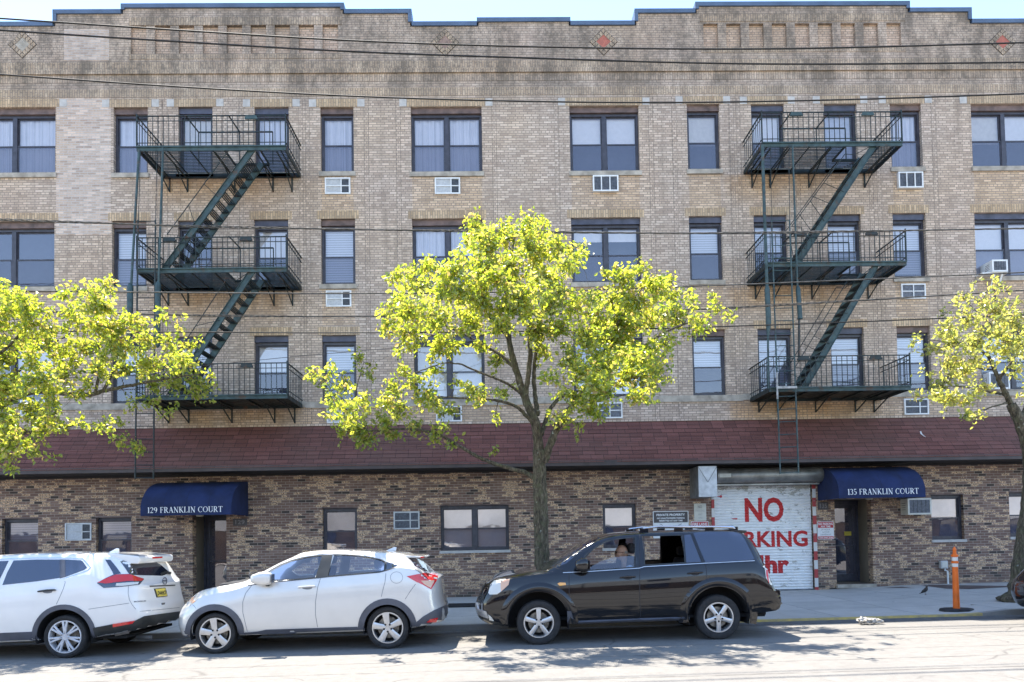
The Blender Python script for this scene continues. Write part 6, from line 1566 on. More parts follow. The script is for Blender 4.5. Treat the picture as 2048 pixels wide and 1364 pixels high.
    P_.patch(u((587, 505), (600, 497), (636, 499), (638, 512), (600, 517)), 'side_marker', M['amber'], root, .008, 3)
    P_.patch(u((152, 470), (168, 478), (140, 540), (112, 600), (104, 590), (130, 520)), 'grille', M['cladblack'], root, .012, 4)
    P_.patch(u((92, 622), (104, 616), (112, 655), (160, 672), (175, 712), (150, 705), (96, 682)), 'bumper_guard', M['alloy'], root, .016, 4)
    P_.patch(u((172, 690), (190, 705), (205, 728), (180, 722)), 'fog_lamp', M['clearlens'], root, .012, 3)
    P_.line(u((110, 690), (200, 735), (300, 760)), 5.0, 'bumper_lip', M['cladblack'], root, .008)
    for ln in (((656, 440), (658, 560), (664, 640), (690, 735)), ((1083, 205), (1083, 400), (1083, 600), (1090, 730)), ((1388, 205), (1465, 378), (1482, 400), (1488, 470), (1478, 510), (1420, 545), (1385, 640)), ((1500, 470), (1560, 466), (1620, 478), (1690, 530), (1716, 552)), ((560, 402), (655, 438)), ((150, 482), (300, 470), (430, 452), (560, 430))): P_.line(u(*ln), 1.1, 'panel_gap', GM, root, .0018)
    P_.line(u((620, 438), (760, 432), (1080, 411), (1110, 402), (1480, 381), (1775, 366)), 1.5, 'belt_trim', M['alloy'], root, .004)
    handle(P_, root, u((965, 467))[0], u((1055, 462))[0], M['black_paint']); handle(P_, root, u((1372, 442))[0], u((1460, 436))[0], M['black_paint'])
    mirror(root, *u((738, 392))[0], .22, .205, Yn - .06, M['black_paint'])
    P_.patch(u((655, 432), (665, 400), (735, 340), (748, 350), (752, 424)), 'mirror_mount', M['black_paint'], root, .004, 6)
    # roof rails, spoiler
    for yy in (Yc - .62, Yc + .62):
        r_ = MB(); A, B_ = at(*u((1080, 178))[0], Yn + .35), at(*u((1660, 163))[0], Yn + .35); zt = A.z
        r_.tube([(A.x, yy, A.z - .02), (A.x + .08, yy, A.z + .02), (A.x + .3, yy, A.z + .045), (B_.x - .3, yy, B_.z + .01), (B_.x - .05, yy, B_.z - .0), (B_.x, yy, B_.z - .03)], [.016, .018, .016, .016, .03, .016], 8); r_.build('roof_rail', M['chrome'], root, smooth='auto')
        r_ = MB()
        for f in (.0, .36, .68, .93): xx = A.x + (B_.x - A.x) * f; r_.box(xx, xx + .14, yy - .018, yy + .018, A.z - .05, A.z + .02)
        r_.build('rail_foot', M['black_paint'], root, bevel=.01)
    b = MB(); a, c = at(*u((1620, 175))[0], Yn + .3), at(*u((1738, 184))[0], Yn + .3); b.add([(a.x, Yc - .66, a.z), (c.x, Yc - .62, c.z), (c.x - .03, Yc - .62, c.z - .04), (a.x, Yc - .66, a.z - .06), (a.x, Yc + .66, a.z), (c.x, Yc + .62, c.z), (c.x - .03, Yc + .62, c.z - .04), (a.x, Yc + .66, a.z - .06)], [(0, 1, 2, 3), (7, 6, 5, 4), (0, 4, 5, 1), (1, 5, 6, 2), (2, 6, 7, 3), (3, 7, 4, 0)]); b.build('spoiler', M['black_paint'], root, bevel=.012)
    hx = at(1243.5, 1107, Yc - .40).x; seats(root, [hx - .24], Yc, .62, M['seat'], hx + .75); steering(root, hx - .50, Yc - .40, 1.12, M['seat']); dash(root, hx - .85, Yc, 1.13, .74, M['seat'])
    b = MB(); b.box(x0 + .6, x1 - .3, Yc - .8, Yc + .8, .40, .44); b.build('floor_pan', M['well'], root)
    b = MB(); b.tube([(3.9, Yc - .55, .44), (4.12, Yc - .55, .42)], .028, 8); b.build('exhaust_tip', M['black'], root)
    for w_ in (wf, wr):
        rr = w_.z - gz(w_.x) + .004
        wheel(root, w_.x, w_.z, Yn + .035, rr, .222, 'suv', -1, .235); wheel(root, w_.x, w_.z, Yc + W - .035, rr, .222, 'suv', 1, .235)
    return root, Yc
# ------------------------------------------------------------------ white crossover at the left
def white_car():
    GM = M['seam2']
    Yn, W = -7.95, .92; Yc = Yn + W; u = U(.2441, 0, 1050)
    wr = at(*u((525, 918))[0], Yn + .03); x1 = at(358, 1205, Yc).x - .15; x0 = x1 - 4.68
    wf = Vector((wr.x - 2.706, wr.y, wr.z - .03))
    zr = at(*u((400, 222))[0], Yc).z
    top = [(x0, .74), (x0 + .05, .86), (x0 + .3, .95), (x0 + .8, 1.04), (x0 + 1.15, 1.10), (x0 + 1.5, 1.32), (x0 + 1.9, 1.52), (-7.9, zr - .03)] + prof(u((200, 232), (400, 222), (520, 218), (850, 221)), Yc) + [(x1 - .66, zr - .03), (x1 - .46, zr - .12), (x1 - .31, 1.38), (x1 - .19, 1.20), (x1 - .12, 1.10), (x1, 1.02)]
    belt = [(x0, .70), (x0 + 1.0, .92), (-9, 1.0)] + prof(u((10, 505), (300, 475), (520, 445), (720, 400), (850, 470), (1000, 470)), Yn + .05) + [(x1, .98)]
    bz = [(x0, .25), (x0 + .5, .20), (-8, .22), (wr.x + .3, .27), (x1 - .45, at(245, 1272, Yn + .1).z + .02), (x1 - .2, at(290, 1264, Yn + .3).z + .03), (x1, at(345, 1248, Yc).z + .04)]
    C = dict(x0=x0, x1=x1, W=W, Yc=Yc, top=top, belt=belt, bot=bz,
             plan=[(x0, .70), (x0 + .06, .82), (x0 + .2, .92), (x0 + .5, .98), (x0 + .9, 1.0), (x1 - .75, 1.0), (x1 - .4, .975), (x1 - .2, .93), (x1 - .09, .86), (x1 - .04, .77), (x1, .60)],
             roofw=[(x0, .6), (x0 + 1.1, .88), (x0 + 1.5, .78), (x0 + 2.1, .73), (-6.3, .72), (-5.9, .70), (x1, .74)],
             xf=[(.2, x0 + .10), (.4, x0), (.6, x0 + .02), (.8, x0 + .08)], xr=[(.3, x1 - .12), (.42, x1 - .02), (.55, x1), (.68, x1 - .02), (.80, x1 - .06), (.95, x1 - .08), (1.1, x1 - .09)])
    bm = car_body(C); P_ = Proj(bm, Yn)
    root = empty('parked_car', ((x0 + x1) / 2, Yc, gz(-7.5)), 'white crossover cut by the left edge with a yellow rear number plate', 'car', 'cars parked along the kerb')
    arR = .405
    for w_ in (wf, wr): cut(bm, circ(w_.x, w_.z + .005, arR, 26, -.3), lambda c: abs(c.y - Yc) < W - .34)
    body = finish_body(bm, 'body', M['white_paint'], root, [(wf.x, wf.z + .005, arR), (wr.x, wr.z + .005, arR)], Yc, W)
    P_.patch(u((20, 492), (60, 390), (112, 292), (300, 284), (522, 284), (527, 428), (300, 462)), 'side_window', M['tint2'], root, .004, 8)
    P_.patch(u((536, 284), (660, 290), (680, 300), (713, 350), (690, 368), (538, 425)), 'quarter_window', M['tint2'], root, .004, 7)
    P_.patch(u((490, 284), (536, 284), (538, 425), (490, 438)), 'pillar_trim', M['cladding'], root, .006, 6)
    P_.patch(u((-420, 500), (-330, 330), (-200, 305), (72, 294), (0, 440), (-18, 495)), 'side_window', M['tint2'], root, .004, 14)
    P_.line(u((-300, 300), (100, 276), (300, 270), (540, 270), (680, 278), (742, 348), (720, 372), (540, 436)), 1.6, 'window_trim', M['chrome'], root, .004)
    P_.patch(u((862, 284), (905, 286), (950, 340), (992, 398), (930, 405), (922, 385)), 'pillar_glass', M['tint2'], root, .004, 5)
    P_.patch(u((985, 300), (1010, 288), (1255, 292), (1318, 328), (1392, 392), (1330, 416), (1062, 410), (1030, 360)), 'rear_window', M['tint'], root, .004, 6)
    P_.patch(u((795, 476), (860, 440), (935, 406), (1060, 403), (1178, 444), (1142, 490), (1000, 506), (850, 516)), 'tail_light', M['tint2'], root, .010, 5)
    P_.patch(u((800, 472), (880, 436), (950, 410), (1060, 406), (1172, 443), (1158, 462), (1050, 460), (960, 470), (870, 480)), 'tail_light_lens', M['redlens'], root, .014, 5)
    P_.patch(u((955, 478), (1135, 470), (1125, 488), (1000, 500), (950, 500)), 'reversing_lens', M['clearlens'], root, .014, 4)
    P_.patch(u((765, 842), (850, 826), (920, 812), (1112, 780), (1180, 746), (1478, 706), (1472, 760), (1440, 800), (1290, 848), (1100, 886), (930, 930), (795, 944)), 'rear_bumper', M['cladblack'], root, .022, 5)
    P_.patch(u((930, 808), (1104, 781), (1082, 804), (932, 833)), 'reflector', M['redlens'], root, .032, 4)
    P_.patch(u((798, 942), (900, 905), (1058, 872), (1040, 890), (930, 925)), 'skid_plate', mat('dusty grey skid', (.20, .185, .17), .6), root, .030, 5)
    cpx = u((525, 915))[0]; k = 24; ro, ri = 264 * .2441, 224 * .2441
    ao = [(cpx[0] + ro * math.cos(R(190 - 205 * i / k)), cpx[1] - ro * math.sin(R(190 - 205 * i / k))) for i in range(k + 1)]; ai = [(cpx[0] + ri * math.cos(R(190 - 205 * i / k)), cpx[1] - ri * math.sin(R(190 - 205 * i / k))) for i in range(k + 1)]
    P_.patch(ao + ai[::-1], 'arch_trim', M['cladding'], root, .012, 7)
    P_.patch(u((-900, 900), (0, 884), (262, 874), (300, 948), (0, 972), (-900, 980)), 'sill_trim', M['cladding'], root, .012, 16)
    P_.patch(u((1225, 497), (1432, 489), (1432, 498), (1228, 507)), 'plate_garnish', M['cladblack'], root, .010, 5)
    P_.patch(u((1260, 522), (1350, 514), (1368, 585), (1282, 594)), 'number_plate_frame', M['cladblack'], root, .012, 5)
    P_.patch(u((1268, 526), (1346, 519), (1362, 581), (1286, 588)), 'number_plate', mat('yellow number plate', (.80, .62, .10), .5, var=.1, scale=9), root, .016, 5)
    P_.text('D44HCP', u((1284, 578))[0], u((1356, 570))[0], 8.5, 'plate_characters', M['cladblack'], root, .019, .02)
    P_.text('ROGUE', u((1098, 634))[0], u((1194, 628))[0], 2.6, 'badge_lettering', M['cladding'], root, .008, .03)
    ring_ = u(*[(1346 + 17 * math.cos(2 * math.pi * i / 20), 460 + 25 * math.sin(2 * math.pi * i / 20)) for i in range(21)]); P_.line(ring_, 1.5, 'round_badge', M['cladding'], root, .012, 3)
    P_.line(u((1325, 462), (1367, 459)), 2.2, 'badge_bar', M['cladding'], root, .014, 3)
    P_.patch(u((1318, 640), (1352, 636), (1346, 652), (1322, 656)), 'towing_cover', M['chrome'], root, .006, 3)
    P_.line(u((1308, 408), (1350, 392), (1395, 400)), 5, 'wiper', M['cladblack'], root, .02, 3)
    for ln in (((525, 440), (535, 470), (520, 520), (490, 590), (462, 650)), ((725, 690), (1058, 640)), ((1054, 470), (1050, 560), (1060, 612), (1080, 650), (1112, 690)), ((-18, 500), (-40, 600), (-30, 880)), ((1145, 708), (1300, 694), (1470, 676))): P_.line(u(*ln), 1.0, 'panel_gap', GM, root, .0018)
    handle(P_, root, u((322, 546))[0], u((455, 533))[0], M['cladblack']); handle(P_, root, u((-260, 560))[0], u((-130, 556))[0], M['cladblack'])
    # roof spoiler with brake light, fin
    a, c = at(*u((860, 226))[0], Yc), at(*u((1290, 262))[0], Yc); b = MB(); y0_, y1_ = Yc - .62, Yc + .62; xs_ = (a.x, (a.x + c.x) / 2, c.x - .03, c.x)
    zs_ = (a.z + .0, a.z - .005, c.z + .03, c.z); lo_ = (a.z - .16, a.z - .15, c.z - .09, c.z - .05); vs = []
    for y, s_ in ((y0_, 1), (y1_, -1)):
        for xx, zz_, l_ in zip(xs_, zs_, lo_): vs += [(xx, y + s_ * .04 * (xx > a.x + .2), zz_), (xx, y + s_ * .04 * (xx > a.x + .2), l_)]
    b.add(vs, [(0, 2, 3, 1), (2, 4, 5, 3), (4, 6, 7, 5), (9, 11, 10, 8), (11, 13, 12, 10), (13, 15, 14, 12)] + [(0, 8, 10, 2), (2, 10, 12, 4), (4, 12, 14, 6), (6, 14, 15, 7), (7, 15, 13, 5), (5, 13, 11, 3), (3, 11, 9, 1), (1, 9, 8, 0)])
    b.build('spoiler', M['white_paint'], root, bevel=.015)
    b = MB(); b.box(c.x - .02, c.x + .004, Yc - .17, Yc + .17, c.z - .022, c.z + .004); b.build('brake_light', M['redlens'], root)
    b = MB(); a, c = at(*u((880, 216))[0], Yc), at(*u((975, 190))[0], Yc); b.add([(a.x, Yc - .02, a.z - .03), (c.x - .04, Yc - .006, c.z), (c.x, Yc - .006, c.z - .004), (c.x, Yc - .02, a.z - .03), (a.x, Yc + .02, a.z - .03), (c.x - .04, Yc + .006, c.z), (c.x, Yc + .006, c.z - .004), (c.x, Yc + .02, a.z - .03)], [(0, 1, 2, 3), (7, 6, 5, 4), (0, 4, 5, 1), (1, 5, 6, 2), (2, 6, 7, 3), (3, 7, 4, 0)]); b.build('roof_fin', M['white_paint'], root, bevel=.004)
    b = MB(); b.box(x0 + .6, x1 - .3, Yc - .78, Yc + .78, .26, .30); b.build('floor_pan', M['well'], root)
    b = MB(); b.tube([(x1 - .35, Yc - .35, .22), (x1 - .12, Yc - .35, .21)], .03, 8); b.build('exhaust_tip', M['galv_dark'], root)
    for w_ in (wf, wr):
        rr = w_.z - gz(w_.x) + .004
        wheel(root, w_.x, w_.z, Yn + .035, rr, .238, 'cap', -1, .225); wheel(root, w_.x, w_.z, Yc + W - .035, rr, .238, 'cap', 1, .225)
    return root
silver = silver_car(); blackc, BYc = black_car(); whitec = white_car()
# the black car nosing in at the right edge: a copy of the silver one in black, each mesh its own
def copy_tree(o, parent=None, off=None, swap=None):
    c = o.copy(); COL.objects.link(c); c.parent = parent
    if o.data: c.data = o.data.copy(); [c.data.materials.__setitem__(i, swap.get(m.name, m)) for i, m in enumerate(c.data.materials)]
    if off is not None: c.location = o.location + off
    for ch in [x for x in bpy.data.objects if x.parent is o]: copy_tree(ch, c, None, swap)
    return c
RX = at(2024, 1180, -6.35).x - .10 - at(352, 1240, -7.65).x
r4 = copy_tree(silver, None, Vector((RX, 0, RX * .0088)), {M['silver_paint'].name: M['black_paint'], M['cladding'].name: M['cladblack'], M['seam2'].name: M['seam']})
r4['label'] = 'black car nose cut by the right edge at the foot of the right tree'
# ------------------------------------------------------------------ the driver
def skin_mesh(name, chains, m, parent, sub=2, root_i=0):
    """chains: list of (points, radii); chains that start at an existing point join there"""
    vs, es, rs = [], [], []
    def idx(p):
        for i, v in enumerate(vs):
            if (v - p).length < 1e-4: return i
        return None
    for pts, rad in chains:
        prev = None
        for p, r_ in zip(pts, rad):
            p = Vector(p); i = idx(p)
            if i is None: vs.append(p); rs.append(r_); i = len(vs) - 1
            if prev is not None and prev != i: es.append((prev, i))
            prev = i
    o_ = wloc(parent); me = bpy.data.meshes.new(name); me.from_pydata([tuple(v - o_) for v in vs], es, []); me.materials.append(m)
    o = bpy.data.objects.new(name, me); COL.objects.link(o); o.parent = parent
    sk = o.modifiers.new('skin', 'SKIN'); sk.use_smooth_shade = True
    for i, r_ in enumerate(rs): r_ = r_ if isinstance(r_, tuple) else (r_, r_); me.skin_vertices[0].data[i].radius = r_; me.skin_vertices[0].data[i].use_root = (i == root_i)
    ss = o.modifiers.new('sub', 'SUBSURF'); ss.levels = sub; ss.render_levels = sub
    return o
def driver():
    Y = BYc - .40; hc = at(1243.5, 1107, Y); x, z = hc.x, hc.z
    root = empty('person', (x + .05, Y, z - .70), 'bald man with sunglasses and pale blue shirt sitting at the wheel of the black car', 'person')
    sk = mat('tan skin', (.52, .30, .20), .55, var=.12, scale=14); shirt = mat('pale blue shirt', (.36, .46, .60), .85, var=.12, scale=8); hair = mat('short grey hair', (.34, .29, .25), .9, var=.3, scale=60)
    sy = Y; V = Vector
    hip = V((x + .10, sy, z - .66)); chest = V((x + .14, sy, z - .30)); neck = V((x + .06, sy, z - .17)); nk2 = V((x + .035, sy, z - .10)); head = V((x + .01, sy, z + .0))
    wz = 1.16
    def armchain(s):
        sh = V((x + .10, sy + s * .19, z - .24)); el = V((x - .10, sy + s * .26, z - .46)); wr_ = V((x - .33, sy + s * .17, z - .33)); pm = V((x - .39, sy + s * .165, z - .30))
        return sh, el, wr_, pm
    body = []
    body.append(([hip, chest, neck, nk2, head], [(.15, .17), (.135, .19), (.065, .07), (.056, .056), (.07, .07)]))
    for s in (-1, 1):
        sh, el, wr_, pm = armchain(s); body.append(([chest, sh, el, wr_, pm], [(.135, .19), .062, .045, .028, (.020, .038)]))
        for k, (dy, ln) in enumerate(((-.027, .062), (-.009, .072), (.009, .068), (.027, .054))):
            b0 = pm; p1 = pm + V((-.035, dy, .012)); p2 = p1 + V((-.020, 0, -.022)); p3 = p2 + V((.010, 0, -.024)); body.append(([b0, p1, p2, p3], [(.020, .038), .0095, .009, .008]))
        th = pm + V((.005, -s * .035, .008)); body.append(([wr_, th, th + V((-.028, -s * .006, -.010))], [.028, .011, .009]))
        hp = V((hip.x - .04, sy + s * .10, hip.z - .02)); kn = V((x - .36, sy + s * .13, hip.z + .06)); an = V((x - .55, sy + s * .12, hip.z - .30)); ft = V((x - .70, sy + s * .12, hip.z - .28))
        body.append(([hip, hp, kn, an, ft], [(.15, .17), .095, .06, .042, .035]))
    skin_mesh('body', body, sk, root, 2)
    # head with face features on an ellipsoid
    bm = bmesh.new(); bmesh.ops.create_uvsphere(bm, u_segments=28, v_segments=20, radius=1.0)
    for v in bm.verts:
        q = v.co.copy(); fx = -q.x   # face towards -x
        sx = .098; szz = .122; syy = .078
        c = V((q.x * sx, q.y * syy * (1 - .16 * max(0, -q.z)), q.z * szz))
        if q.z < -.15: c.x += -.012 * (-q.z) * (1 if fx > 0 else -.4)                 # chin forward, nape in
        if fx > .75 and abs(q.y) < .26 and -.32 < q.z < .12: c.x -= .020 * (1 - abs(q.y) / .26) * (1 - abs(q.z + .14) / .28 * .7)   # nose
        if fx > .7 and .18 < q.z < .34: c.x -= .005                                     # brow
        if fx > .8 and -.62 < q.z < -.42 and abs(q.y) < .4: c.x -= .005                 # lips
        if fx > .78 and .0 < q.z < .18 and .15 < abs(q.y) < .5: c.x += .007             # eye sockets
        v.co = c + V((x, sy, z + .012))
    b = MB(); bm.verts.index_update(); b.v = [tuple(v.co) for v in bm.verts]; b.f = [tuple(v.index for v in f.verts) for f in bm.faces]; bm.free()
    hd = b.build('head', sk, root, smooth=True)
    e = MB()
    for s in (-1, 1): e.lathe([(.001, 0), (.018, .004), (.022, .012), (.014, .016)], (x + .018, sy + s * .073, z + .0), 'y', 12, 1.5) if s > 0 else e.lathe([(.014, -.016), (.022, -.012), (.018, -.004), (.001, 0)], (x + .018, sy + s * .073, z + .0), 'y', 12, 1.5)
    e.build('ears', sk, hd, smooth=True)
    h = MB(); h.lathe([(.078, .0), (.077, .02), (.072, .04)], (x + .024, sy, z + .0), 'z', 24, .98); h.build('hair', hair, hd, smooth=True)
    g = MB()
    for s in (-1, 1): g.lathe([(.001, -.004), (.021, -.003), (.023, 0), (.021, .003), (.001, .004)], (x - .094, sy + s * .034, z + .020), 'x', 14)
    g.bar((x - .098, sy - .012, z + .024), (x - .098, sy + .012, z + .024), .005)
    for s in (-1, 1): g.tube([(x - .094, sy + s * .056, z + .026), (x - .04, sy + s * .077, z + .024), (x + .02, sy + s * .080, z + .020)], .0035, 5)
    g.build('sunglasses', M['black'], hd)
    mo = MB(); mo.tube([(x - .098, sy - .024, z - .052), (x - .104, sy, z - .050), (x - .098, sy + .024, z - .052)], .004, 5); mo.build('mouth', mat('lips', (.30, .12, .09), .6), hd)
    # shirt follows the torso and upper arms
    sh_ch = [([hip, chest, V((neck.x + .03, sy, neck.z - .03))], [(.165, .185), (.150, .205), (.075, .085)])]
    for s in (-1, 1): sh, el, wr_, pm = armchain(s); sh_ch.append(([chest, sh, sh.lerp(el, .75)], [(.150, .205), .074, .060]))
    skin_mesh('shirt', sh_ch, shirt, root, 2)
    tr = []
    for s in (-1, 1):
        hp = V((hip.x - .04, sy + s * .10, hip.z - .02)); kn = V((x - .36, sy + s * .13, hip.z + .06)); an = V((x - .53, sy + s * .12, hip.z - .26)); tr.append(([hip + V((0, 0, -.01)), hp, kn, an], [(.16, .18), .105, .072, .055]))
    skin_mesh('trousers', tr, M['seat'], root, 2)
driver()
# ================================================================== trees
def tree(name, label, trunk_px, limbs, clumps, Y0, seed, leafm, dens=1.0, leaf=.086, twig_n=1.0, spread=1.25, bare=0.0):
    """limbs: (points as (px, py, dY), start radius, end radius); clumps: (px, py, r_px[, dY]) whose depth is spread round the trunk"""
    rnd = random.Random(seed)
    base = trunk_px[0]; b0 = at(base[0], base[1], Y0 + base[2])
    root = empty(name, (b0.x, b0.y, b0.z), label, 'tree', 'street trees along the kerb')
    tb = MB(); nodes = []                      # (point, radius)
    def wob(pts, amp):
        out = []
        for a, c in zip(pts, pts[1:]):
            n = max(2, int((c - a).length / .13))
            for k in range(n): t = k / n; out.append(a.lerp(c, t) + (Vector((rnd.uniform(-1, 1), rnd.uniform(-1, 1), rnd.uniform(-1, 1))) * amp if (out and k) else Vector((0, 0, 0))))
        out.append(pts[-1]); return out
    def smooth_line(pts):
        out = []; n = len(pts)
        for i in range(n - 1):
            p0, p1, p2, p3 = pts[max(i - 1, 0)], pts[i], pts[i + 1], pts[min(i + 2, n - 1)]
            for k in range(4):
                t = k / 4; out.append(0.5 * ((2 * p1) + (p2 - p0) * t + (2 * p0 - 5 * p1 + 4 * p2 - p3) * t * t + (3 * p1 - p0 - 3 * p2 + p3) * t ** 3))
        out.append(pts[-1]); return out
    for li, (pts, r0, r1) in enumerate([(trunk_px, None, None)] + limbs):
        P3 = smooth_line([at(a, c, Y0 + d) for a, c, d in pts])
        if li == 0: r0, r1 = TR
        P3 = wob(P3, .012 if li else .008); n = len(P3)
        rs = [r0 + (r1 - r0) * (i / (n - 1)) for i in range(n)]
        if li == 0: rs = [r_ * (1 + .75 * math.exp(-i * .9)) for i, r_ in enumerate(rs)]
        rs = [r_ * (1 + rnd.uniform(-.07, .09)) for r_ in rs]
        tb.tube(P3, rs, 14 if li == 0 else (9 if r0 > .05 else 6)); nodes += list(zip(P3, rs))
    # leaf clumps: each clump is a small volume in space; twigs reach to it from the nearest limb
    tips = []
    for c in clumps:
        px, py, rp = c[:3]; p = at(px, py, Y0); s_ = FPX / (Y0 + CAM_D); rr = rp / s_
        dY = c[3] if len(c) > 3 else rnd.uniform(-spread * 2.1, spread * .45)
        # keep the seen place while moving the clump in depth
        ce = at(px, py, Y0 + dY)
        tips.append((ce, rr))
    # stray sprays between the clumps keep the crown airy and its edge uneven
    for ce, rr in list(tips):
        for k in range(1):
            o2 = Vector((rnd.gauss(0, 1), rnd.gauss(0, 1), rnd.gauss(0, .8))) * rr * 1.05; tips.append((ce + o2, rr * rnd.uniform(.25, .5)))
    order = sorted(tips, key=lambda t: min((t[0] - q[0]).length for q in nodes))
    lv, lf = [], []
    def add_leaf(p, d, L_, w_):
        side = d.cross(Vector((rnd.uniform(-1, 1), rnd.uniform(-1, 1), rnd.uniform(-.3, .3))))
        if side.length < 1e-3: return
        side.normalize(); nr = side.cross(d).normalized(); f_ = nr * w_ * rnd.uniform(.15, .4); c_ = nr * L_ * rnd.uniform(-.15, .2); n = len(lv)
        lv.extend([p, p + d * L_ * .38 + side * w_ * .5 + f_ + c_ * .5, p + d * L_ * .72 + side * w_ * .36 + f_ * .7 + c_, p + d * L_ + c_ * 1.6, p + d * L_ * .72 - side * w_ * .36 + f_ * .7 + c_, p + d * L_ * .38 - side * w_ * .5 + f_ + c_ * .5])
        lf.extend([(n, n + 1, n + 2, n + 3), (n, n + 3, n + 4, n + 5)])
    for ce, rr in order:
        best = min(nodes, key=lambda q: (q[0] - ce).length + .25 * max(0, q[0].z - ce.z)); P0 = best[0]; dist = (ce - P0).length
        if dist > .06:
            mid = P0.lerp(ce, .5) + Vector((rnd.uniform(-1, 1), rnd.uniform(-1, 1), rnd.uniform(-.2, 1))) * dist * .10
            pts = smooth_line([P0, mid, ce]); pts = wob(pts, .012); r_ = min(best[1] * .6, .007 + .012 * dist); n = len(pts)
            rs = [r_ + (.0035 - r_) * i / (n - 1) for i in range(n)]; tb.tube(pts, rs, 5, cap=False); nodes += [(p, q) for p, q in list(zip(pts, rs))[::2]]
        # twigs inside the clump, leaves hanging from them
        nt_ = max(4, int(13 * (rr / .25) ** 1.3 * twig_n))
        for k in range(nt_):
            d = Vector((rnd.gauss(0, 1), rnd.gauss(0, 1), rnd.gauss(.25, .85))).normalized(); L_ = rr * rnd.uniform(.5, 1.3)
            end = ce + d * L_; st_ = ce + Vector((rnd.uniform(-1, 1), rnd.uniform(-1, 1), rnd.uniform(-1, 1))) * rr * .2
            m_ = st_.lerp(end, .55) + Vector((rnd.uniform(-1, 1), rnd.uniform(-1, 1), rnd.uniform(-1, 1))) * rr * .12
            tb.tube([st_, m_, end], [.0045, .0035, .002], 3, cap=False)
            if rnd.random() < bare: continue
            nl = int(max(3, 19 * (rr / .25) * dens))
            for j in range(nl):
                t = rnd.uniform(.2, 1.05); p = (st_.lerp(m_, t / .55) if t < .55 else m_.lerp(end, (t - .55) / .45)) + Vector((rnd.gauss(0, 1), rnd.gauss(0, 1), rnd.gauss(0, 1))) * .045
                dd = Vector((rnd.gauss(0, .75), rnd.gauss(0, .75), rnd.gauss(-.45, .6))) + d * .4; dd.normalize(); s_ = rnd.uniform(.6, 1.25)
                add_leaf(p, dd, leaf * s_, leaf * .60 * s_)
    tb.build('trunk', M['bark'], root, smooth=True, fix=False)
    cb = MB(); cb.v = [tuple(v) for v in lv]; cb.f = lf; cb.build('crown', leafm, root, fix=False)
    return root
TR = (.155, .125)
mid_limbs = [
 ([(1078, 905, 0), (1072, 850, .0), (1052, 800, .05), (1034, 745, .1), (1018, 680, .1), (1013, 610, .05), (1018, 540, 0), (1030, 470, -.05)], .10, .018),
 ([(1050, 800, .05), (1060, 720, -.1), (1060, 640, -.2), (1064, 570, -.2), (1072, 490, -.15)], .055, .015),
 ([(1088, 925, 0), (1100, 890, -.1), (1118, 850, -.15), (1150, 805, -.25), (1182, 765, -.35), (1230, 730, -.4), (1290, 690, -.35), (1350, 655, -.3), (1420, 632, -.2)], .085, .012),
 ([(1082, 870, 0), (1100, 820, .3), (1130, 790, .5), (1190, 775, .7), (1260, 760, .8)], .05, .010),
 ([(1075, 830, 0), (1068, 770, .3), (1072, 700, .4), (1086, 620, .45), (1110, 540, .4)], .05, .012),
 ([(1182, 765, -.35), (1215, 690, -.6), (1250, 620, -.6), (1290, 570, -.5)], .035, .010),
 ([(1150, 805, -.25), (1200, 800, -.7), (1250, 790, -.9)], .025, .008),
 ([(1068, 850, 0), (1036, 815, -.2), (990, 800, -.5), (930, 797, -.8), (860, 792, -.9)], .040, .009),
 ([(1034, 745, .1), (1005, 712, .2), (965, 690, .4), (920, 665, .5), (860, 640, .5), (800, 635, .45)], .040, .009),
 ([(1018, 680, .1), (985, 640, -.3), (945, 600, -.5), (890, 575, -.6), (830, 560, -.6)], .030, .008),
 ([(1045, 790, .05), (1010, 765, -.3), (960, 745, -.6), (900, 725, -.8), (830, 745, -.8)], .028, .008),
 ([(1080, 965, 0), (1052, 946, .1), (1010, 934, .2), (960, 915, .35), (915, 890, .5), (870, 866, .6), (800, 858, .7), (735, 862, .75), (690, 858, .8)], .050, .012),
 ([(735, 862, .75), (712, 820, .7), (715, 770, .65), (728, 725, .6)], .018, .006),
 ([(735, 862, .75), (700, 830, .3), (680, 790, .1), (650, 750, 0)], .018, .006)]
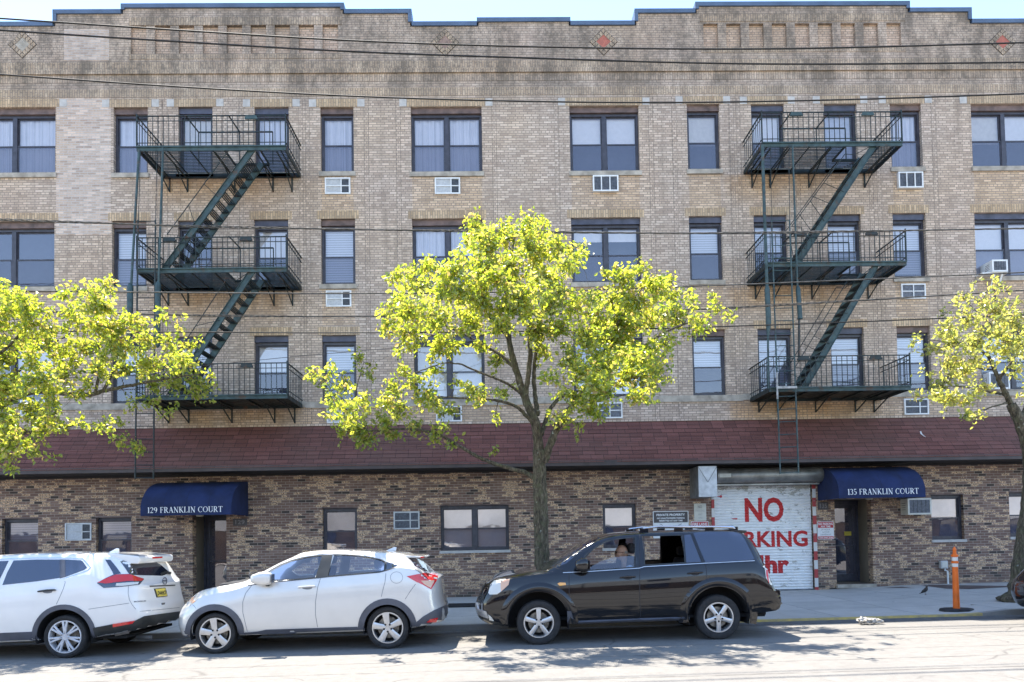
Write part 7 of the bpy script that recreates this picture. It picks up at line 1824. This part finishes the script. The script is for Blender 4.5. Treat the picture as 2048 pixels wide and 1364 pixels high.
mid_cl = [(950,450,24),(938,478,20),(1060,445,24),(1078,470,20),(1020,475,36),(980,500,40),(1070,505,42),(1115,500,28),(1020,535,50),(1090,552,46),(960,548,45),(1160,508,18),(1135,528,24),(910,545,34),(862,532,26),(800,548,15),(784,560,14),(838,570,34),(900,590,42),(960,600,42),(1040,600,45),(1105,610,34),(782,612,26),(820,622,36),(872,640,36),(932,652,36),(772,650,20),(820,668,28),(1000,655,30),(1070,655,34),(900,690,24),(828,700,14),(958,690,18),
 (1280,540,18),(1250,562,30),(1300,572,34),(1340,590,28),(1270,602,38),(1222,602,30),(1190,640,34),(1240,650,46),(1300,640,40),(1350,630,28),(1400,640,22),(1440,622,15),(1462,634,8),(1380,582,12),(1420,600,14),(1180,690,40),(1240,700,48),(1300,712,36),(1332,690,22),(1200,742,44),(1262,750,48),(1308,742,26),(1140,722,30),(1150,790,30),(1210,782,32),(1280,790,24),(1180,825,24),(1130,840,18),(1108,832,12),(1290,728,30),(1380,668,12),
 (630,745,13),(660,742,13),(642,768,14),(690,772,20),(670,790,15),(690,812,26),(722,800,20),(730,832,14),(702,842,20),(722,720,17,.6),(736,748,14,.6),(790,775,20),(770,800,20),(812,742,20),(832,760,20),(850,790,26),(800,822,26),(872,800,20),(902,820,18),(960,790,20),(930,770,14),(990,832,10),(872,742,15),(800,702,12),(870,858,12,.5),
 (682,862,22,.8),(730,882,24,.8),(782,866,22,.8),(832,852,20,.7),(872,876,14,.6),(902,890,11,.5),(722,865,26,.8),(985,903,6,.3),(765,842,20,.7),(700,850,16,.7),(1120,585,30),(1000,560,30),(1050,470,24),(1230,690,30),(1160,750,25),(1020,620,26),(1180,600,20),(1120,660,30),(1080,700,26),(1000,720,24),(950,780,20),(1060,620,26),(1150,620,26),(880,700,20),(1340,560,16),(1160,850,14),(1010,790,16),(1100,760,18)]
tree('street_tree', 'yellow green pear tree behind the black car in the middle of the pavement', [(1086, 1196, 0), (1085, 1150, 0), (1083, 1080, 0), (1081, 1010, 0), (1079, 950, 0), (1078, 900, 0)], mid_limbs, mid_cl, -4.85, 11, M['leaf'], dens=.78)
TR = (.15, .13)
left_cl = [(0,590,30),(40,602,34),(80,622,24),(20,640,34),(60,650,30),(130,590,18),(150,580,14),(190,580,18),(210,574,20),(182,610,28),(212,612,24),(150,640,28),(200,652,36),(250,650,28),(100,655,18),(30,690,34),(0,722,30),(62,720,30),(110,702,24),(170,692,34),(230,692,40),(290,682,28),(282,650,18),(330,640,12),(320,622,10),(340,690,24),(380,692,18),(362,722,28),(300,732,34),(250,742,30),(190,740,30),(130,745,30),(70,762,34),(20,782,40),(100,792,30),(62,822,34),(10,842,40),(110,832,24),(30,882,40),(90,862,28),(0,902,34),(60,902,20),(130,850,18),(160,850,14),(200,850,13),(240,846,13),(220,862,12),(270,812,13,.8),(300,802,18,.8),(330,822,13,.8),(300,770,24,.5),(350,772,24,.5),(390,762,24,.5),(422,772,14,.5),(390,790,18,.8),(352,752,24,.4),(420,752,11),(240,880,16,.8),(270,890,13,.8),(284,902,8,.8),(20,932,10),(150,790,18),(170,770,18),(150,720,26),(90,680,26),(-30,650,40),(-40,740,45),(-40,840,45),(-60,560,40),(-100,700,50),(-120,800,50),(-50,920,34),(-120,600,45),(-180,720,50),(-170,640,45)]
left_limbs = [
 ([(-72, 930, 0), (-50, 880, 0), (0, 815, .1), (60, 785, .2), (120, 785, .2), (172, 790, .2), (225, 778, .25), (290, 765, .3), (350, 755, .3), (400, 748, .3)], .075, .012),
 ([(190, 786, .2), (198, 750, .1), (200, 710, 0), (190, 660, -.1), (196, 600, -.2)], .035, .010), ([(205, 784, .2), (230, 740, .3), (252, 700, .5), (262, 650, .6)], .030, .009),
 ([(-75, 900, 0), (-90, 820, 0), (-80, 740, .1), (-70, 660, .1), (-60, 590, 0)], .09, .02), ([(-85, 800, 0), (-40, 740, -.4), (20, 690, -.6), (60, 640, -.6)], .05, .012),
 ([(-80, 780, 0), (-130, 720, .3), (-170, 650, .3)], .05, .012), ([(-60, 890, 0), (0, 880, -.3), (60, 865, -.4), (130, 852, -.4), (210, 852, -.3), (270, 884, .2)], .035, .009), ([(0, 815, .1), (30, 750, .6), (90, 700, .8), (150, 660, .7)], .035, .01)]
tree('street_tree', 'leafy yellow green tree reaching in from the left edge over the white car', [(-64, 1230, 0), (-66, 1150, 0), (-68, 1050, 0), (-72, 960, 0), (-74, 900, 0)], left_limbs, left_cl, -4.85, 21, M['leaf'], dens=.66, spread=.9)
TR = (.235, .085)
right_cl = [(1990,562,9),(1930,596,14),(1962,602,18),(1940,640,24),(1990,622,28),(2030,640,28),(1900,652,18),(1880,662,10),(1910,690,28),(1960,682,34),(2010,690,34),(2045,692,28),(1870,700,16),(1862,690,12),(1900,732,24),(1852,742,9),(1892,762,24),(1930,742,24),(1960,772,18),(2030,742,18),(1872,792,17),(1832,792,10),(1905,802,24),(1940,802,18),(1882,772,18),(1930,832,18),(1958,832,13),(1972,772,13),(1822,702,6),(1840,672,7),(2040,602,12),(1950,722,18),(2000,652,28),(2080,640,40),(2090,720,40),(2130,680,45),(2120,780,40),(2075,780,30)]
right_limbs = [([(2022, 810, 0), (2005, 775, -.05), (1996, 757, -.1), (1983, 725, -.1), (1976, 700, -.1), (1985, 650, -.1), (1990, 600, -.05), (1985, 565, 0)], .055, .006),
 ([(1998, 758, -.1), (2015, 735, -.3), (2040, 700, -.4), (2070, 660, -.4)], .035, .01), ([(2012, 790, 0), (1985, 785, .3), (1950, 778, .4), (1900, 772, .5), (1850, 785, .5)], .028, .006),
 ([(2018, 805, 0), (1990, 812, -.2), (1960, 822, -.3), (1930, 830, -.3)], .02, .006), ([(1980, 715, -.1), (1945, 690, -.3), (1905, 685, -.5), (1860, 680, -.5)], .025, .006), ([(1990, 740, -.1), (1950, 735, .3), (1915, 715, .5), (1880, 700, .5)], .02, .006),
 ([(2035, 850, 0), (2060, 800, .2), (2100, 750, .3), (2130, 700, .3)], .05, .012), ([(1985, 650, -.1), (1960, 630, 0), (1935, 605, .1)], .014, .005)]
tree('street_tree', 'sparse tree with yellowing leaves and leaning trunk at the right edge', [(2040, 1200, 0), (2046, 1150, 0), (2056, 1060, 0), (2064, 980, 0), (2060, 910, 0), (2046, 860, 0), (2022, 808, 0)], right_limbs, right_cl, -4.6, 31, M['leaf2'], dens=.62, bare=.25, leaf=.080, twig_n=1.4)
# ================================================================== unseen far side of the street, added for paint and glass to mirror
M['across'] = mat('reddish brown brick across the street', (.065, .042, .030), .9, var=.3, scale=.8); M['across2'] = mat('pale siding across the street', (.42, .42, .42), .8, var=.12, scale=.5)  # dark base and pale top chosen for what doors and windows mirror
ab = empty('unseen_row_building', (0, -33.0, 0), 'long row building across the street mirrored in the car doors', 'building')
b = MB(); b.box(-45, 45, -43, -33, -.5, 2.3); b.build('brick_base', M['across'], ab)
b = MB(); b.box(-45, -4.2, -43, -32.98, 2.305, 6.6); b.box(4.0, 45, -43, -32.98, 2.305, 6.0); b.box(-4.1, 3.9, -43, -33.5, 2.305, 5.0); b.build('siding', M['across2'], ab)
for i in range(18):
    x = -42 + i * 4.9
    if -5.5 < x < 4.5: continue
    for z in (.9, 4.1): wb = MB(); wb.box(x, x + 1.1, -33.03, -32.9, z, z + 1.3); wb.build('window', M['tint2'], ab)
sheet('unseen_far_sidewalk', -60, 60, -32.9, -29.5, 0.09, M['concrete'], label='sunlit pavement across the street behind the camera', cat='sidewalk', nx=8)
